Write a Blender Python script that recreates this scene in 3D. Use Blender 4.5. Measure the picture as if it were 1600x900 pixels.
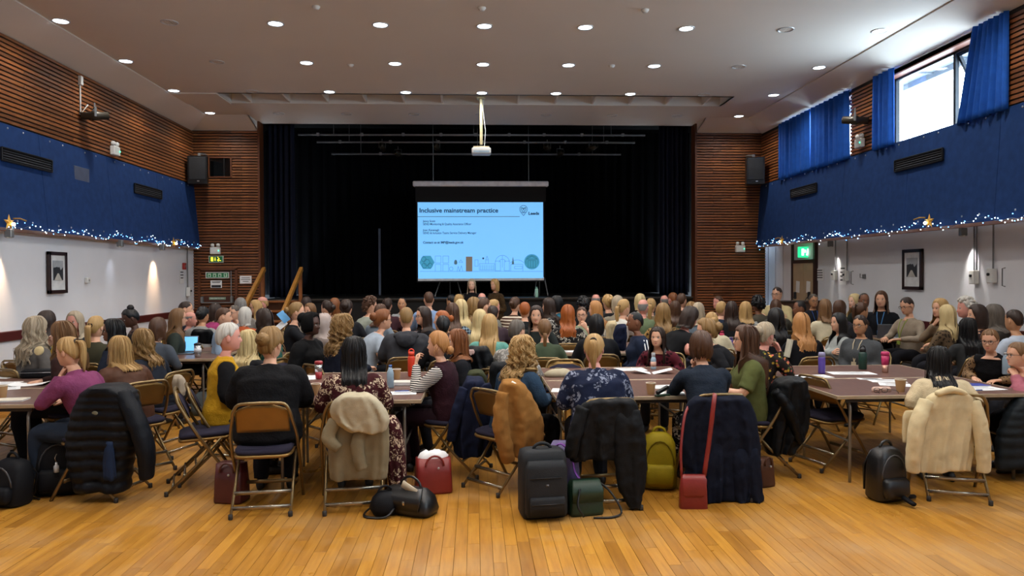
import bpy, bmesh, math, random
import numpy as np
from mathutils import Vector, Matrix, Euler
for o in list(bpy.data.objects): bpy.data.objects.remove(o)
scene = bpy.context.scene
COL = scene.collection
R = math.radians
random.seed(7); rng = np.random.default_rng(7)

# ---------------------------------------------------------------- camera
HC = 1.68; FPX = 1156.0
YAW = math.atan(58/FPX); PITCH = math.atan(19/FPX); ROLL = 0.0050
FW = Vector((math.sin(YAW)*math.cos(PITCH), math.cos(YAW)*math.cos(PITCH), -math.sin(PITCH)))
RT0 = Vector((math.cos(YAW), -math.sin(YAW), 0)); UP0 = RT0.cross(FW)
RT = RT0*math.cos(ROLL) - UP0*math.sin(ROLL)
UP = UP0*math.cos(ROLL) + RT0*math.sin(ROLL)
CAMP = Vector((0, 0, HC))
cam_d = bpy.data.cameras.new('camera'); cam = bpy.data.objects.new('camera', cam_d); COL.objects.link(cam)
cam_d.sensor_width = 36; cam_d.lens = 36*FPX/1600; cam_d.clip_start = 0.05; cam_d.clip_end = 200
M = Matrix((RT, UP, -FW)).transposed().to_4x4(); M.translation = CAMP
cam.matrix_world = M
scene.camera = cam
def ray(x, y): return FW*FPX + RT*(x-800) - UP*(y-450)
def W(x, y, Y):                                   # pixel -> point in the vertical plane Y
    d = ray(x, y); return CAMP + d*(Y/d.y)
def G(x, y, z=0.0):                               # pixel -> point at height z
    d = ray(x, y); return CAMP + d*((z-HC)/d.z)
def S(x, y, X):                                   # pixel -> point on a side wall at X
    d = ray(x, y); return CAMP + d*(X/d.x)

# ---------------------------------------------------------------- world and exposure
scene.view_settings.view_transform = 'Standard'; scene.view_settings.look = 'None'
scene.view_settings.gamma = 1; scene.view_settings.use_curve_mapping = False
scene.view_settings.exposure = 0.42
world = bpy.data.worlds.new('overcast_sky'); scene.world = world; world.use_nodes = True
bg = world.node_tree.nodes['Background']; bg.inputs[0].default_value = (0.74, 0.88, 1.0, 1); bg.inputs[1].default_value = 13.5

# the hall's main sizes, read off the photograph
YP = 16.3                                          # plane of the wooden walls beside the stage
XL = W(301, 300, YP).x; XR = W(1190, 300, YP).x; XLOW = XR + 0.42
WT = W(301, 204, YP).z; CZ = W(742, 192, YP).z
BT = W(302, 289, YP).z; BB = W(313, 387, YP).z
PLX = W(404, 300, YP).x; PRX = W(1088, 300, YP).x
SZ = W(600, 467, YP).z                             # stage floor height
YB = -4.0                                          # wall behind the camera
LAMP_W = 66.0                                       # downlight power
WINS = [(8.75, 11.35), (12.35, 15.15), (5.0, 7.6), (1.25, 3.85), (-2.5, 0.1)]   # window bays on the right wall
for (a, b) in WINS:                                # sampling portals in the window openings
    ld = bpy.data.lights.new('window_portal', 'AREA'); ld.shape = 'RECTANGLE'; ld.size = b-a; ld.size_y = WT-BT
    ld.cycles.is_portal = True
    lo = bpy.data.objects.new('window_portal', ld); COL.objects.link(lo)
    lo.location = (XR+0.28, (a+b)/2, (WT+BT)/2); lo.rotation_euler = (0, R(90), 0)
    lo.rotation_euler = Euler((R(90), 0, R(90)))

# ---------------------------------------------------------------- materials
def srgb(h):
    h = h.lstrip('#'); c = [int(h[i:i+2], 16)/255 for i in (0, 2, 4)]
    return tuple((x/12.92 if x <= .04045 else ((x+.055)/1.055)**2.4) for x in c) + (1,)
MATS = {}
def newmat(key):
    m = bpy.data.materials.new(key); m.use_nodes = True
    nt = m.node_tree; b = nt.nodes['Principled BSDF']
    MATS[key] = m
    return m, nt, b
def nd(nt, t, **kw):
    n = nt.nodes.new(t)
    for k, v in kw.items():
        if k in ('inp',):
            for i, val in v.items(): n.inputs[i].default_value = val
        else: setattr(n, k, v)
    return n
def ramp(nt, fac, stops, interp='LINEAR'):
    r = nt.nodes.new('ShaderNodeValToRGB'); r.color_ramp.interpolation = interp
    el = r.color_ramp.elements
    while len(el) > 1: el.remove(el[-1])
    el[0].position = stops[0][0]; el[0].color = stops[0][1]
    for p, c in stops[1:]:
        e = el.new(p); e.color = c
    nt.links.new(fac, r.inputs[0]); return r.outputs[0]
def mixc(nt, fac, a, b, mode='MIX'):
    m = nt.nodes.new('ShaderNodeMix'); m.data_type = 'RGBA'; m.blend_type = mode
    for s, v in ((0, fac), (6, a), (7, b)):
        if hasattr(v, 'is_output'): nt.links.new(v, m.inputs[s])
        else: m.inputs[s].default_value = v
    return m.outputs[2]
def objco(nt, scale=(1, 1, 1)):
    t = nt.nodes.new('ShaderNodeTexCoord'); mp = nt.nodes.new('ShaderNodeMapping'); mp.inputs['Scale'].default_value = scale
    nt.links.new(t.outputs['Object'], mp.inputs[0]); return mp.outputs[0]
def bump(nt, b, h, strength=.3, dist=.01):
    bn = nt.nodes.new('ShaderNodeBump'); bn.inputs['Strength'].default_value = strength; bn.inputs['Distance'].default_value = dist
    nt.links.new(h, bn.inputs['Height']); nt.links.new(bn.outputs[0], b.inputs['Normal'])
def noise(nt, co, scale, detail=3, rough=.5):
    n = nt.nodes.new('ShaderNodeTexNoise'); n.inputs['Scale'].default_value = scale; n.inputs['Detail'].default_value = detail
    n.inputs['Roughness'].default_value = rough
    if co is not None: nt.links.new(co, n.inputs['Vector'])
    return n.outputs[0]
def plain(key, col, rough=.5, metal=0, spec=.5, var=.12, nscale=8, bumps=0):
    if key in MATS: return MATS[key]
    m, nt, b = newmat(key); c = srgb(col) if isinstance(col, str) else col
    co = objco(nt); n = noise(nt, co, nscale)
    lo = tuple(x*(1-var) for x in c[:3])+(1,); hi = tuple(min(1, x*(1+var)) for x in c[:3])+(1,)
    nt.links.new(ramp(nt, n, [(.3, lo), (.7, hi)]), b.inputs['Base Color'])
    b.inputs['Roughness'].default_value = rough; b.inputs['Metallic'].default_value = metal
    b.inputs['Specular IOR Level'].default_value = spec
    if bumps: bump(nt, b, noise(nt, co, nscale*8), bumps, .004)
    return m
def emit(key, col, strength):
    if key in MATS: return MATS[key]
    m, nt, b = newmat(key); c = srgb(col)
    b.inputs['Base Color'].default_value = c; b.inputs['Emission Color'].default_value = c; b.inputs['Emission Strength'].default_value = strength
    return m

def fabric(key, col, kind='plain', col2='#ffffff', scale=1.0, rough=.85):
    """clothing cloth: plain weave, knit, stripes, floral, plaid, leopard, blocks"""
    if key in MATS: return MATS[key]
    m, nt, b = newmat(key); c1 = srgb(col); c2 = srgb(col2)
    b.inputs['Roughness'].default_value = rough; b.inputs['Specular IOR Level'].default_value = .14
    co = objco(nt); n = noise(nt, co, 9, 4)
    base = ramp(nt, n, [(.3, tuple(x*.85 for x in c1[:3])+(1,)), (.7, tuple(min(1, x*1.12) for x in c1[:3])+(1,))])
    if kind == 'stripes':
        w = nd(nt, 'ShaderNodeTexWave', wave_type='BANDS', bands_direction='Z'); w.inputs['Scale'].default_value = 9*scale; w.inputs['Distortion'].default_value = .5
        nt.links.new(co, w.inputs['Vector'])
        out = mixc(nt, ramp(nt, w.outputs['Fac'], [(.48, (0, 0, 0, 1)), (.54, (1, 1, 1, 1))]), base, c2)
    elif kind in ('floral', 'leopard'):
        wn = nd(nt, 'ShaderNodeTexNoise'); wn.inputs['Scale'].default_value = 16*scale
        nt.links.new(co, wn.inputs['Vector'])
        warp = mixc(nt, .10 if kind == 'floral' else .05, co, wn.outputs['Color'])
        v = nd(nt, 'ShaderNodeTexVoronoi'); v.inputs['Scale'].default_value = 13*scale if kind == 'floral' else 26*scale
        nt.links.new(warp, v.inputs['Vector'])
        v2 = nd(nt, 'ShaderNodeTexVoronoi'); v2.inputs['Scale'].default_value = 48*scale
        nt.links.new(warp, v2.inputs['Vector'])
        f1 = ramp(nt, v.outputs['Distance'], [(.0, (.2, .2, .2, 1)), (.10, (1, 1, 1, 1)), (.46 if kind == 'floral' else .36, (1, 1, 1, 1)), (.54 if kind == 'floral' else .42, (0, 0, 0, 1))])
        f2 = ramp(nt, v2.outputs['Distance'], [(.40, (1, 1, 1, 1)), (.56, (0.0, 0.0, 0.0, 1))])
        fac = mixc(nt, 1.0, f1, f2, 'MULTIPLY') if kind == 'floral' else f1
        out = mixc(nt, fac, base, c2)
    elif kind == 'plaid':
        w = nd(nt, 'ShaderNodeTexWave', bands_direction='Z'); w.inputs['Scale'].default_value = 5*scale
        w2 = nd(nt, 'ShaderNodeTexWave', bands_direction='X'); w2.inputs['Scale'].default_value = 5*scale
        nt.links.new(co, w.inputs['Vector']); nt.links.new(co, w2.inputs['Vector'])
        f = mixc(nt, .5, ramp(nt, w.outputs['Fac'], [(.6, (0, 0, 0, 1)), (.75, (1, 1, 1, 1))]), ramp(nt, w2.outputs['Fac'], [(.6, (0, 0, 0, 1)), (.75, (1, 1, 1, 1))]))
        out = mixc(nt, f, base, c2)
    elif kind == 'multi':
        v = nd(nt, 'ShaderNodeTexVoronoi'); v.inputs['Scale'].default_value = 30*scale; nt.links.new(co, v.inputs['Vector'])
        sep = nd(nt, 'ShaderNodeSeparateColor'); nt.links.new(v.outputs['Color'], sep.inputs[0])
        cc = ramp(nt, sep.outputs[0], [(0, srgb('#1d1a18')), (.35, srgb('#b99a3a')), (.5, srgb('#c8665a')), (.65, srgb('#4c5a34')), (.8, srgb('#d8a24a')), (.92, srgb('#211c1a'))], 'CONSTANT')
        f = ramp(nt, v.outputs['Distance'], [(.38, (1, 1, 1, 1)), (.5, (0, 0, 0, 1))])
        out = mixc(nt, f, base, cc)
    else: out = base
    nt.links.new(out, b.inputs['Base Color'])
    bs = {'knit': (70, .6), 'fluffy': (120, .9)}.get(kind, (160, .25))
    h = noise(nt, co, bs[0], 2)
    h2 = noise(nt, co, 14, 3)
    ad = nd(nt, 'ShaderNodeMath', operation='ADD'); nt.links.new(h, ad.inputs[0]); nt.links.new(h2, ad.inputs[1])
    bump(nt, b, ad.outputs[0], bs[1], .006)
    return m

# ---------------------------------------------------------------- mesh helpers
class MB:
    def __init__(s): s.v = []; s.f = []; s.m = []; s.uv = []
    def add(s, verts, faces, mat=0, uvs=None):
        off = len(s.v); s.v.extend([tuple(p) for p in verts])
        s.f.extend([tuple(i+off for i in f) for f in faces]); s.m.extend([mat]*len(faces))
        s.uv.extend(uvs if uvs is not None else [(0, 0)]*len(verts))
        return s
    def merge(s, o, mat=None, mx=None):
        vs = o.v if mx is None else [tuple(mx @ Vector(p)) for p in o.v]
        off = len(s.v); s.v.extend(vs); s.f.extend([tuple(i+off for i in f) for f in o.f])
        s.m.extend(o.m if mat is None else [mat]*len(o.f)); s.uv.extend(o.uv); return s
    def box(s, c, size, mat=0, rot=None, bev=0.0):
        hx, hy, hz = size[0]/2, size[1]/2, size[2]/2
        cs = [(x, y, z) for x in (-1, 1) for y in (-1, 1) for z in (-1, 1)]
        if bev <= 0:
            vs = [Vector((a*hx, b*hy, d*hz)) for a, b, d in cs]
            fs = [(0, 1, 3, 2), (4, 6, 7, 5), (0, 4, 5, 1), (2, 3, 7, 6), (0, 2, 6, 4), (1, 5, 7, 3)]
        else:
            b_ = min(bev, hx*.95, hy*.95, hz*.95); vs = []
            for a, b, d in cs:
                vs += [Vector((a*hx, b*(hy-b_), d*(hz-b_))), Vector((a*(hx-b_), b*hy, d*(hz-b_))), Vector((a*(hx-b_), b*(hy-b_), d*hz))]
            fs = []
            id_ = lambda c_, ax: cs.index(c_)*3+ax
            for ax in range(3):
                o1, o2 = (ax+1) % 3, (ax+2) % 3
                for sg in (-1, 1):
                    q = []
                    for p, r in ((-1, -1), (1, -1), (1, 1), (-1, 1)):
                        c_ = [0, 0, 0]; c_[ax] = sg; c_[o1] = p; c_[o2] = r; q.append(id_(tuple(c_), ax))
                    fs.append(tuple(q if sg > 0 else q[::-1]))
                for p in (-1, 1):
                    for r in (-1, 1):
                        c0 = [0, 0, 0]; c0[ax] = -1; c0[o1] = p; c0[o2] = r; c1 = list(c0); c1[ax] = 1
                        q = (id_(tuple(c0), o1), id_(tuple(c1), o1), id_(tuple(c1), o2), id_(tuple(c0), o2))
                        fs.append(q if p*r > 0 else q[::-1])
            for i, c_ in enumerate(cs):
                q = (i*3, i*3+1, i*3+2); fs.append(q if c_[0]*c_[1]*c_[2] > 0 else q[::-1])
        c = Vector(c)
        if rot is not None: vs = [rot @ v for v in vs]
        return s.add([v+c for v in vs], fs, mat)
    def loft(s, rings, mat=0, cap=True, closed=True, uv=False):
        n = len(rings[0]); vs = [p for r in rings for p in r]; fs = []
        m = n if closed else n-1
        for i in range(len(rings)-1):
            for j in range(m):
                k = (j+1) % n; fs.append((i*n+j, i*n+k, (i+1)*n+k, (i+1)*n+j))
        if cap and closed:
            fs.append(tuple(range(n-1, -1, -1))); fs.append(tuple((len(rings)-1)*n+j for j in range(n)))
        uvs = [(j/(n-1), i/(len(rings)-1)) for i in range(len(rings)) for j in range(n)] if uv else None
        return s.add(vs, fs, mat, uvs)
    def tube(s, path, rad, n=8, mat=0, cap=True, flat=1.0, uv=False, up=None):
        P = [Vector(p) for p in path]; rad = [rad]*len(P) if np.isscalar(rad) else list(rad)
        rings = []; u = None
        for i, p in enumerate(P):
            t = (P[min(i+1, len(P)-1)]-P[max(i-1, 0)])
            t = t.normalized() if t.length > 1e-9 else Vector((0, 0, 1))
            if u is None:
                ref = Vector(up) if up else (Vector((0, 0, 1)) if abs(t.z) < .9 else Vector((0, 1, 0)))
                u = (ref - t*ref.dot(t)).normalized()
            else:
                u = (u - t*u.dot(t)); u = u.normalized() if u.length > 1e-6 else t.orthogonal().normalized()
            w = t.cross(u)
            rings.append([p + (w*math.cos(2*math.pi*k/n) + u*math.sin(2*math.pi*k/n)*flat)*rad[i] for k in range(n)])
        return s.loft(rings, mat, cap, True, uv)
    def lathe(s, prof, c=(0, 0, 0), n=16, mat=0, cap=True, mats=None):
        c = Vector(c)
        rings = [[c+Vector((r*math.cos(2*math.pi*k/n), r*math.sin(2*math.pi*k/n), z)) for k in range(n)] for r, z in prof]
        st = len(s.f); s.loft(rings, mat, cap)
        if mats:
            for i, mm in enumerate(mats):
                for k in range(n): s.m[st+i*n+k] = mm
        return s
    def sphere(s, c, r, n=10, m=7, mat=0):
        c = Vector(c); r = Vector((r, r, r)) if np.isscalar(r) else Vector(r); rings = []
        for i in range(m+1):
            a = -math.pi/2+math.pi*(i+.02)/(m+.04)
            rings.append([c+Vector((r.x*math.cos(a)*math.cos(2*math.pi*k/n), r.y*math.cos(a)*math.sin(2*math.pi*k/n), r.z*math.sin(a))) for k in range(n)])
        return s.loft(rings, mat)
    def quad(s, a, b, c, d, mat=0): return s.add([a, b, c, d], [(0, 1, 2, 3)], mat)
    def mesh(s, name, smooth=False, fix=True):
        me = bpy.data.meshes.new(name); me.from_pydata(s.v, [], s.f); 
        me.polygons.foreach_set('material_index', s.m)
        if any(u != (0, 0) for u in s.uv[:400]) :
            ul = me.uv_layers.new(name='UVMap'); li = np.zeros(len(me.loops), dtype=np.int32); me.loops.foreach_get('vertex_index', li)
            ul.data.foreach_set('uv', np.array(s.uv, dtype=np.float32)[li].ravel())
        me.update()
        if fix:
            bm = bmesh.new(); bm.from_mesh(me); bmesh.ops.recalc_face_normals(bm, faces=bm.faces); bm.to_mesh(me); bm.free()
        if smooth: me.polygons.foreach_set('use_smooth', [True]*len(me.polygons))
        return me
    def build(s, name, mats, parent=None, smooth=False, fix=True):
        me = s.mesh(name, smooth, fix)
        return link(name, me, mats, parent)
def link(name, me, mats=None, parent=None, loc=None, rz=0, mx=None):
    o = bpy.data.objects.new(name, me); COL.objects.link(o)
    if mats is not None:
        mats = mats if isinstance(mats, (list, tuple)) else [mats]
        if len(me.materials) == 0:
            for m in mats: me.materials.append(m)
        else:
            for i, m in enumerate(mats):
                if i < len(o.material_slots) and me.materials[i] != m:
                    o.material_slots[i].link = 'OBJECT'; o.material_slots[i].material = m
    if parent is not None: o.parent = parent
    if loc is not None: o.location = loc
    if rz: o.rotation_euler = (0, 0, rz)
    if mx is not None: o.matrix_local = mx
    return o
def tag(o, label=None, cat=None, group=None, kind=None):
    if label: o['label'] = label
    if cat: o['category'] = cat
    if group: o['group'] = group
    if kind: o['kind'] = kind
    return o
def thing(name, loc, rz=0, label=None, cat=None, group=None):
    o = bpy.data.objects.new(name, None); COL.objects.link(o); o.location = loc; o.rotation_euler = (0, 0, rz)
    o.empty_display_size = .1
    return tag(o, label, cat, group)
def struct(o): o['kind'] = 'structure'; return o
def autosmooth(o, ang=40):
    me = o.data; bm = bmesh.new(); bm.from_mesh(me)
    for f in bm.faces: f.smooth = True
    for e in bm.edges:
        if len(e.link_faces) == 2 and e.calc_face_angle(0) > R(ang): e.smooth = False
    bm.to_mesh(me); bm.free(); return o
def text_mesh(txt, size, mat, name, parent=None, mx=None, align='LEFT', bold=0.0, extrude=0.0015, label=None):
    cu = bpy.data.curves.new('t', 'FONT'); cu.body = txt; cu.size = size; cu.align_x = align; cu.extrude = extrude; cu.offset = bold
    cu.resolution_u = 3
    ob = bpy.data.objects.new('t', cu); TMP.collection.objects.link(ob); VL = TMP.view_layers[0]; VL.update()
    me = bpy.data.meshes.new_from_object(ob.evaluated_get(VL.depsgraph)); bpy.data.objects.remove(ob); bpy.data.curves.remove(cu)
    me.materials.clear()
    o = link(name, me, mat, parent, mx=mx)
    if label: o['label'] = label
    return o
TMP = bpy.data.scenes.new('scratch')
# ================================================================= STRUCTURE
def wood_slat_mat():
    m, nt, b = newmat('wood_slat'); 
    oi = nd(nt, 'ShaderNodeObjectInfo'); co = objco(nt, (1.2, 1.2, 30))
    ad = nd(nt, 'ShaderNodeVectorMath', operation='ADD'); nt.links.new(co, ad.inputs[0]); nt.links.new(oi.outputs['Location'], ad.inputs[1])
    n = noise(nt, ad.outputs[0], 5, 5, .6)
    g = ramp(nt, n, [(.25, srgb('#57301a')), (.5, srgb('#7a4927')), (.75, srgb('#a06c3a'))])
    rv = ramp(nt, oi.outputs['Random'], [(0, (.62, .60, .58, 1)), (.5, (.95, .95, .95, 1)), (1, (1.25, 1.2, 1.12, 1))])
    nt.links.new(mixc(nt, 1.0, g, rv, 'MULTIPLY'), b.inputs['Base Color'])
    b.inputs['Roughness'].default_value = .42
    return m
M_SLAT = wood_slat_mat()
M_DARKWOOD = plain('dark_backing', '#1a100b', .8)
M_TRIMWOOD = plain('trim_wood', '#5d3218', .45, nscale=14)
M_PAINT = plain('white_paint', '#e3e5ea', .7, var=.03, nscale=1.5)
M_CEIL = plain('ceiling_paint', '#ded8d0', .75, var=.02, nscale=.8)
M_RED = plain('dado_red', '#4a1716', .4, nscale=3)
M_BLUE = fabric('bulkhead_blue', '#1c3766', rough=.9)
M_BLACK = plain('stage_black', '#060608', .85)
M_CURT = fabric('stage_curtain', '#05060a', rough=.95)
M_BLUECURT = fabric('window_curtain', '#1d52a8', rough=.7)
M_STEEL = plain('screw_steel', '#c6c8cc', .3, .9)
M_BLKMET = plain('black_metal', '#141416', .4, .2)
M_WHITEPL = plain('white_plastic', '#d9dad6', .4, var=.04)
M_GREYPIPE = plain('grey_pipe', '#7d7f80', .4, .5)
M_PAPER = plain('paper', '#e9ebec', .7, var=.03)

# ---- floor: maple planks running towards the stage
def plank_mat():
    m, nt, b = newmat('maple_plank')
    oi = nd(nt, 'ShaderNodeObjectInfo'); ge = nd(nt, 'ShaderNodeNewGeometry')
    ad0 = nd(nt, 'ShaderNodeMath', operation='ADD'); nt.links.new(oi.outputs['Random'], ad0.inputs[0]); nt.links.new(ge.outputs['Random Per Island'], ad0.inputs[1])
    fr = nd(nt, 'ShaderNodeMath', operation='FRACT'); nt.links.new(ad0.outputs[0], fr.inputs[0])
    rnd = fr.outputs[0]
    mp = nd(nt, 'ShaderNodeMapping'); mp.inputs['Scale'].default_value = (28, 2.2, 1)
    nt.links.new(ge.outputs['Position'], mp.inputs[0])
    off = nd(nt, 'ShaderNodeVectorMath', operation='ADD'); nt.links.new(mp.outputs[0], off.inputs[0])
    cb = nd(nt, 'ShaderNodeCombineXYZ'); mu = nd(nt, 'ShaderNodeMath', operation='MULTIPLY'); mu.inputs[1].default_value = 37; nt.links.new(rnd, mu.inputs[0]); nt.links.new(mu.outputs[0], cb.inputs[0]); nt.links.new(mu.outputs[0], cb.inputs[1])
    nt.links.new(cb.outputs[0], off.inputs[1])
    n = noise(nt, off.outputs[0], 1.0, 5, .6)
    grain = ramp(nt, n, [(.2, srgb('#8f6020')), (.5, srgb('#ae7a2c')), (.8, srgb('#c18f3e'))])
    tint = ramp(nt, rnd, [(0, (.74, .68, .60, 1)), (.25, (.92, .88, .84, 1)), (.6, (1.02, 1, .96, 1)), (1, (1.16, 1.15, 1.08, 1))])
    c = mixc(nt, 1.0, grain, tint, 'MULTIPLY')
    wear = noise(nt, ge.outputs['Position'], 1.1, 6, .65)
    c = mixc(nt, ramp(nt, wear, [(.48, (0, 0, 0, 1)), (.72, (.55, .55, .55, 1))]), c, srgb('#b59468'))
    nt.links.new(c, b.inputs['Base Color'])
    rr = ramp(nt, wear, [(.3, (.24, .24, .24, 1)), (.7, (.46, .46, .46, 1))]); nt.links.new(rr, b.inputs['Roughness'])
    bump(nt, b, n, .12, .002)
    return m
M_PLANK = plank_mat()
mb = MB(); mb.box(((XL+XLOW)/2, (YB+YP)/2, -.06), (XLOW-XL+.4, YP-YB+1.2, .1))
floor = struct(mb.build('floor', plain('floor_gap', '#2a1a0c', .8)))
PW = .078; PG = .0016
rows = []
x = XL
k = 0
while x < XLOW:
    y = YB - random.random()*1.2
    while y < YP+.3:
        L = random.choice((.6, .75, .9, 1.05, 1.2, 1.5)); rows.append((x, y, L)); y += L
    x += PW; k += 1
def vis(r):
    c = Vector((r[0]+PW/2, r[1]+r[2]/2, 0)); d = c-CAMP; dep = d.dot(FW)
    if dep < .5: return -1
    px = 800+FPX*d.dot(RT)/dep; py = 450-FPX*d.dot(UP)/dep
    if -20 < px < 1620 and py < 925: return 1/dep
    return -1
order = sorted(range(len(rows)), key=lambda i: -vis(rows[i]))
near = [i for i in order if vis(rows[i]) > 0][:296]; nearset = set(near)
plank_meshes = {}
for i in near:
    x, y, L = rows[i]
    if L not in plank_meshes:
        q = MB(); q.box((PW/2, L/2, -.006), (PW-PG, L-PG, .012), bev=.0012); plank_meshes[L] = q.mesh('plank')
    link('plank', plank_meshes[L], M_PLANK, floor, loc=(x, y, 0))
q = MB()
for i, (x, y, L) in enumerate(rows):
    if i in nearset: continue
    y0, y1 = max(y, YB), min(y+L, YP+.3)
    q.add([(x+PG/2, y0+PG/2, 0), (x+PW-PG/2, y0+PG/2, 0), (x+PW-PG/2, y1-PG/2, 0), (x+PG/2, y1-PG/2, 0)], [(0, 1, 2, 3)])
tag(q.build('plank_field', M_PLANK, floor, fix=False), kind='stuff')

# ---- slats
SP = .0605; SH = .040; ST = .022
slat_cache = {}
def slat(parent, axis, c, L):
    key = (axis, round(L, 2))
    if key not in slat_cache:
        q = MB(); q.box((0, 0, 0), (L-.006, ST, SH) if axis == 'x' else (ST, L-.006, SH), bev=.002); slat_cache[key] = q.mesh('slat')
    link('slat', slat_cache[key], M_SLAT, parent, loc=c)
def slat_area(parent, axis, fixed, a, b, z0, z1, joints):
    """horizontal slats covering [a,b] along the axis from z0 to z1; joints: list of possible break points cycled per row"""
    nrow = int((z1-z0)/SP)
    for r in range(nrow):
        z = z0+SP*(r+.5); cuts = [a]+sorted(j for j in joints[r % len(joints)] if a+.1 < j < b-.1)+[b]
        for p, s_ in zip(cuts[:-1], cuts[1:]):
            c = ((p+s_)/2, fixed, z) if axis == 'x' else (fixed, (p+s_)/2, z)
            slat(parent, axis, c, s_-p)

# ---- left wall
mb = MB(); mb.box((XL-.15, (YB+YP+.4)/2, WT/2+.2), (.3, YP-YB+.4, WT+.4)); wall_left = struct(mb.build('wall_left', M_PAINT))
mb = MB(); mb.box((XL+.004, (YB+YP)/2, (BT+WT)/2), (.008, YP-YB, WT-BT)); mb.build('slat_backing', M_DARKWOOD, wall_left)
slat_area(wall_left, 'y', XL+.008+ST/2, 5.2, YP, BT+.01, WT, [[7.9, 10.3, 12.7, 15.1], [6.7, 9.1, 11.5, 13.9], [8.5, 10.9, 13.3]])
mb = MB(); mb.box((XL+.02, (YB+YP)/2, .93), (.04, YP-YB, .13), bev=.01); struct(mb.build('trim_1', M_RED))
mb = MB(); mb.box((XL+.015, (YB+YP)/2, .21), (.03, YP-YB, .42), bev=.006); struct(mb.build('baseboard_left', M_RED))
# ---- right wall: lower plane set back under the bulkhead, upper plane with windows
mb = MB(); mb.box((XLOW+.15, (YB+17.3)/2, BB/2+.3), (.3, 17.3-YB, BB+.6)); wall_right = struct(mb.build('wall_right', M_PAINT))
mb = MB(); mb.box((XLOW-.02, (YB+13.8)/2, .90), (.04, 13.8-YB, .12), bev=.01); struct(mb.build('trim_2', M_RED))
mb = MB(); mb.box((XLOW-.015, (YB+14.4)/2, .10), (.03, 14.4-YB, .2), bev=.006); struct(mb.build('baseboard_right', M_RED))
WTOP = WT-.10
mb = MB()
solid = []; prev = YB
for a, b in sorted(WINS):
    solid.append((prev, a)); prev = b
solid.append((prev, YP+.3))
for a, b in solid: mb.box((XR+.16, (a+b)/2, (BT+WT)/2-.3), (.3, b-a, WT-BT+.6))
mb.box((XR+.16, (YB+YP)/2, (WT+WTOP)/2+.2), (.3, YP-YB, WT-WTOP+.4)); mb.box((XR+.16, (YB+YP)/2, BT-.35), (.3, YP-YB, .72))
wall_upper = struct(mb.build('wall_right_upper', M_PAINT))
mb = MB()
for a, b in solid: mb.box((XR+.006, (a+b)/2, (BT+WT)/2), (.008, b-a, WT-BT))
mb.build('slat_backing', M_DARKWOOD, wall_upper)
for a, b in solid:
    if b > 7: slat_area(wall_upper, 'y', XR+.002-ST/2, a, min(b, YP), BT+.01, WTOP+.06, [[]])
# window frames, glass, one open casement
def glass_mat():
    m, nt, b = newmat('window_glass')
    out = nt.nodes['Material Output']; tr = nd(nt, 'ShaderNodeBsdfTransparent'); tr.inputs[0].default_value = (.93, .96, .97, 1)
    gl = nd(nt, 'ShaderNodeBsdfGlossy'); gl.inputs['Roughness'].default_value = .02
    lw = nd(nt, 'ShaderNodeLayerWeight'); lw.inputs[0].default_value = .15
    fr = nd(nt, 'ShaderNodeMath', operation='MULTIPLY'); fr.inputs[1].default_value = .5; nt.links.new(lw.outputs['Facing'], fr.inputs[0])
    mx = nd(nt, 'ShaderNodeMixShader'); nt.links.new(fr.outputs[0], mx.inputs[0]); nt.links.new(tr.outputs[0], mx.inputs[1]); nt.links.new(gl.outputs[0], mx.inputs[2]); nt.links.new(mx.outputs[0], out.inputs[0])
    return m
M_GLASS = glass_mat(); M_FRAME = plain('window_frame', '#23282f', .4, .4)
for wi, (a, b) in enumerate(WINS[:3]):
    mb = MB(); X = XR+.20; z0, z1 = BT, WTOP; f = .05
    mid = a+(b-a)*.44
    for yy in (a+f/2, mid, b-f/2): mb.box((X, yy, (z0+z1)/2), (.06, f, z1-z0), bev=.004)
    for zz in (z0+f/2, z1-f/2): mb.box((X, (a+b)/2, zz), (.06, b-a, f), bev=.004)
    w = struct(mb.build('window_%d' % (wi+1), M_FRAME))
    q = MB(); q.box((X, (mid+b)/2, (z0+z1)/2), (.006, b-mid-f, z1-z0-2*f)); q.build('pane', M_GLASS, w)
    cs = thing('casement', (X, (a+mid)/2, z1-f), 0); cs.parent = w
    q = MB(); Hh = z1-z0-2*f; Wd = mid-a-f
    for sg in (-1, 1): q.box((0, sg*(Wd/2-.02), -Hh/2), (.045, .04, Hh), bev=.003)
    for zz in (-.02, -Hh+.02): q.box((0, 0, zz), (.045, Wd, .04), bev=.003)
    q.build('casement_frame', M_FRAME, cs)
    q = MB(); q.box((0, 0, -Hh/2), (.006, Wd-.06, Hh-.06)); q.build('pane', M_GLASS, cs)
    cs.rotation_euler = (0, R(-26 if wi == 0 else 0), 0)
    q = MB(); q.box((XR+.14, (a+b)/2, z1+.03), (.26, b-a, .09), bev=.01); q.build('window_head', plain('head_wood', '#7b4a3a', .5), w)
    q = MB(); q.box((XR+.15, (a+b)/2, z0-.012), (.28, b-a, .03), bev=.004); q.build('window_sill', M_TRIMWOOD, w)
# eaves of the roof outside, seen through the glass
mb = MB(); mb.box((XR+1.0, 9, WT+.44), (1.3, 18, .10)); 
for yy in np.arange(1, 18, .9): mb.box((XR+1.0, yy, WT+.375), (1.3, .02, .03))
mb.box((XR+1.68, 9, WT+.40), (.05, 18, .22))
tag(mb.build('roof_eaves', plain('eaves_grey', '#5f666e', .7)), 'grey panelled roof overhang outside the high window', 'roof')
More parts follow.
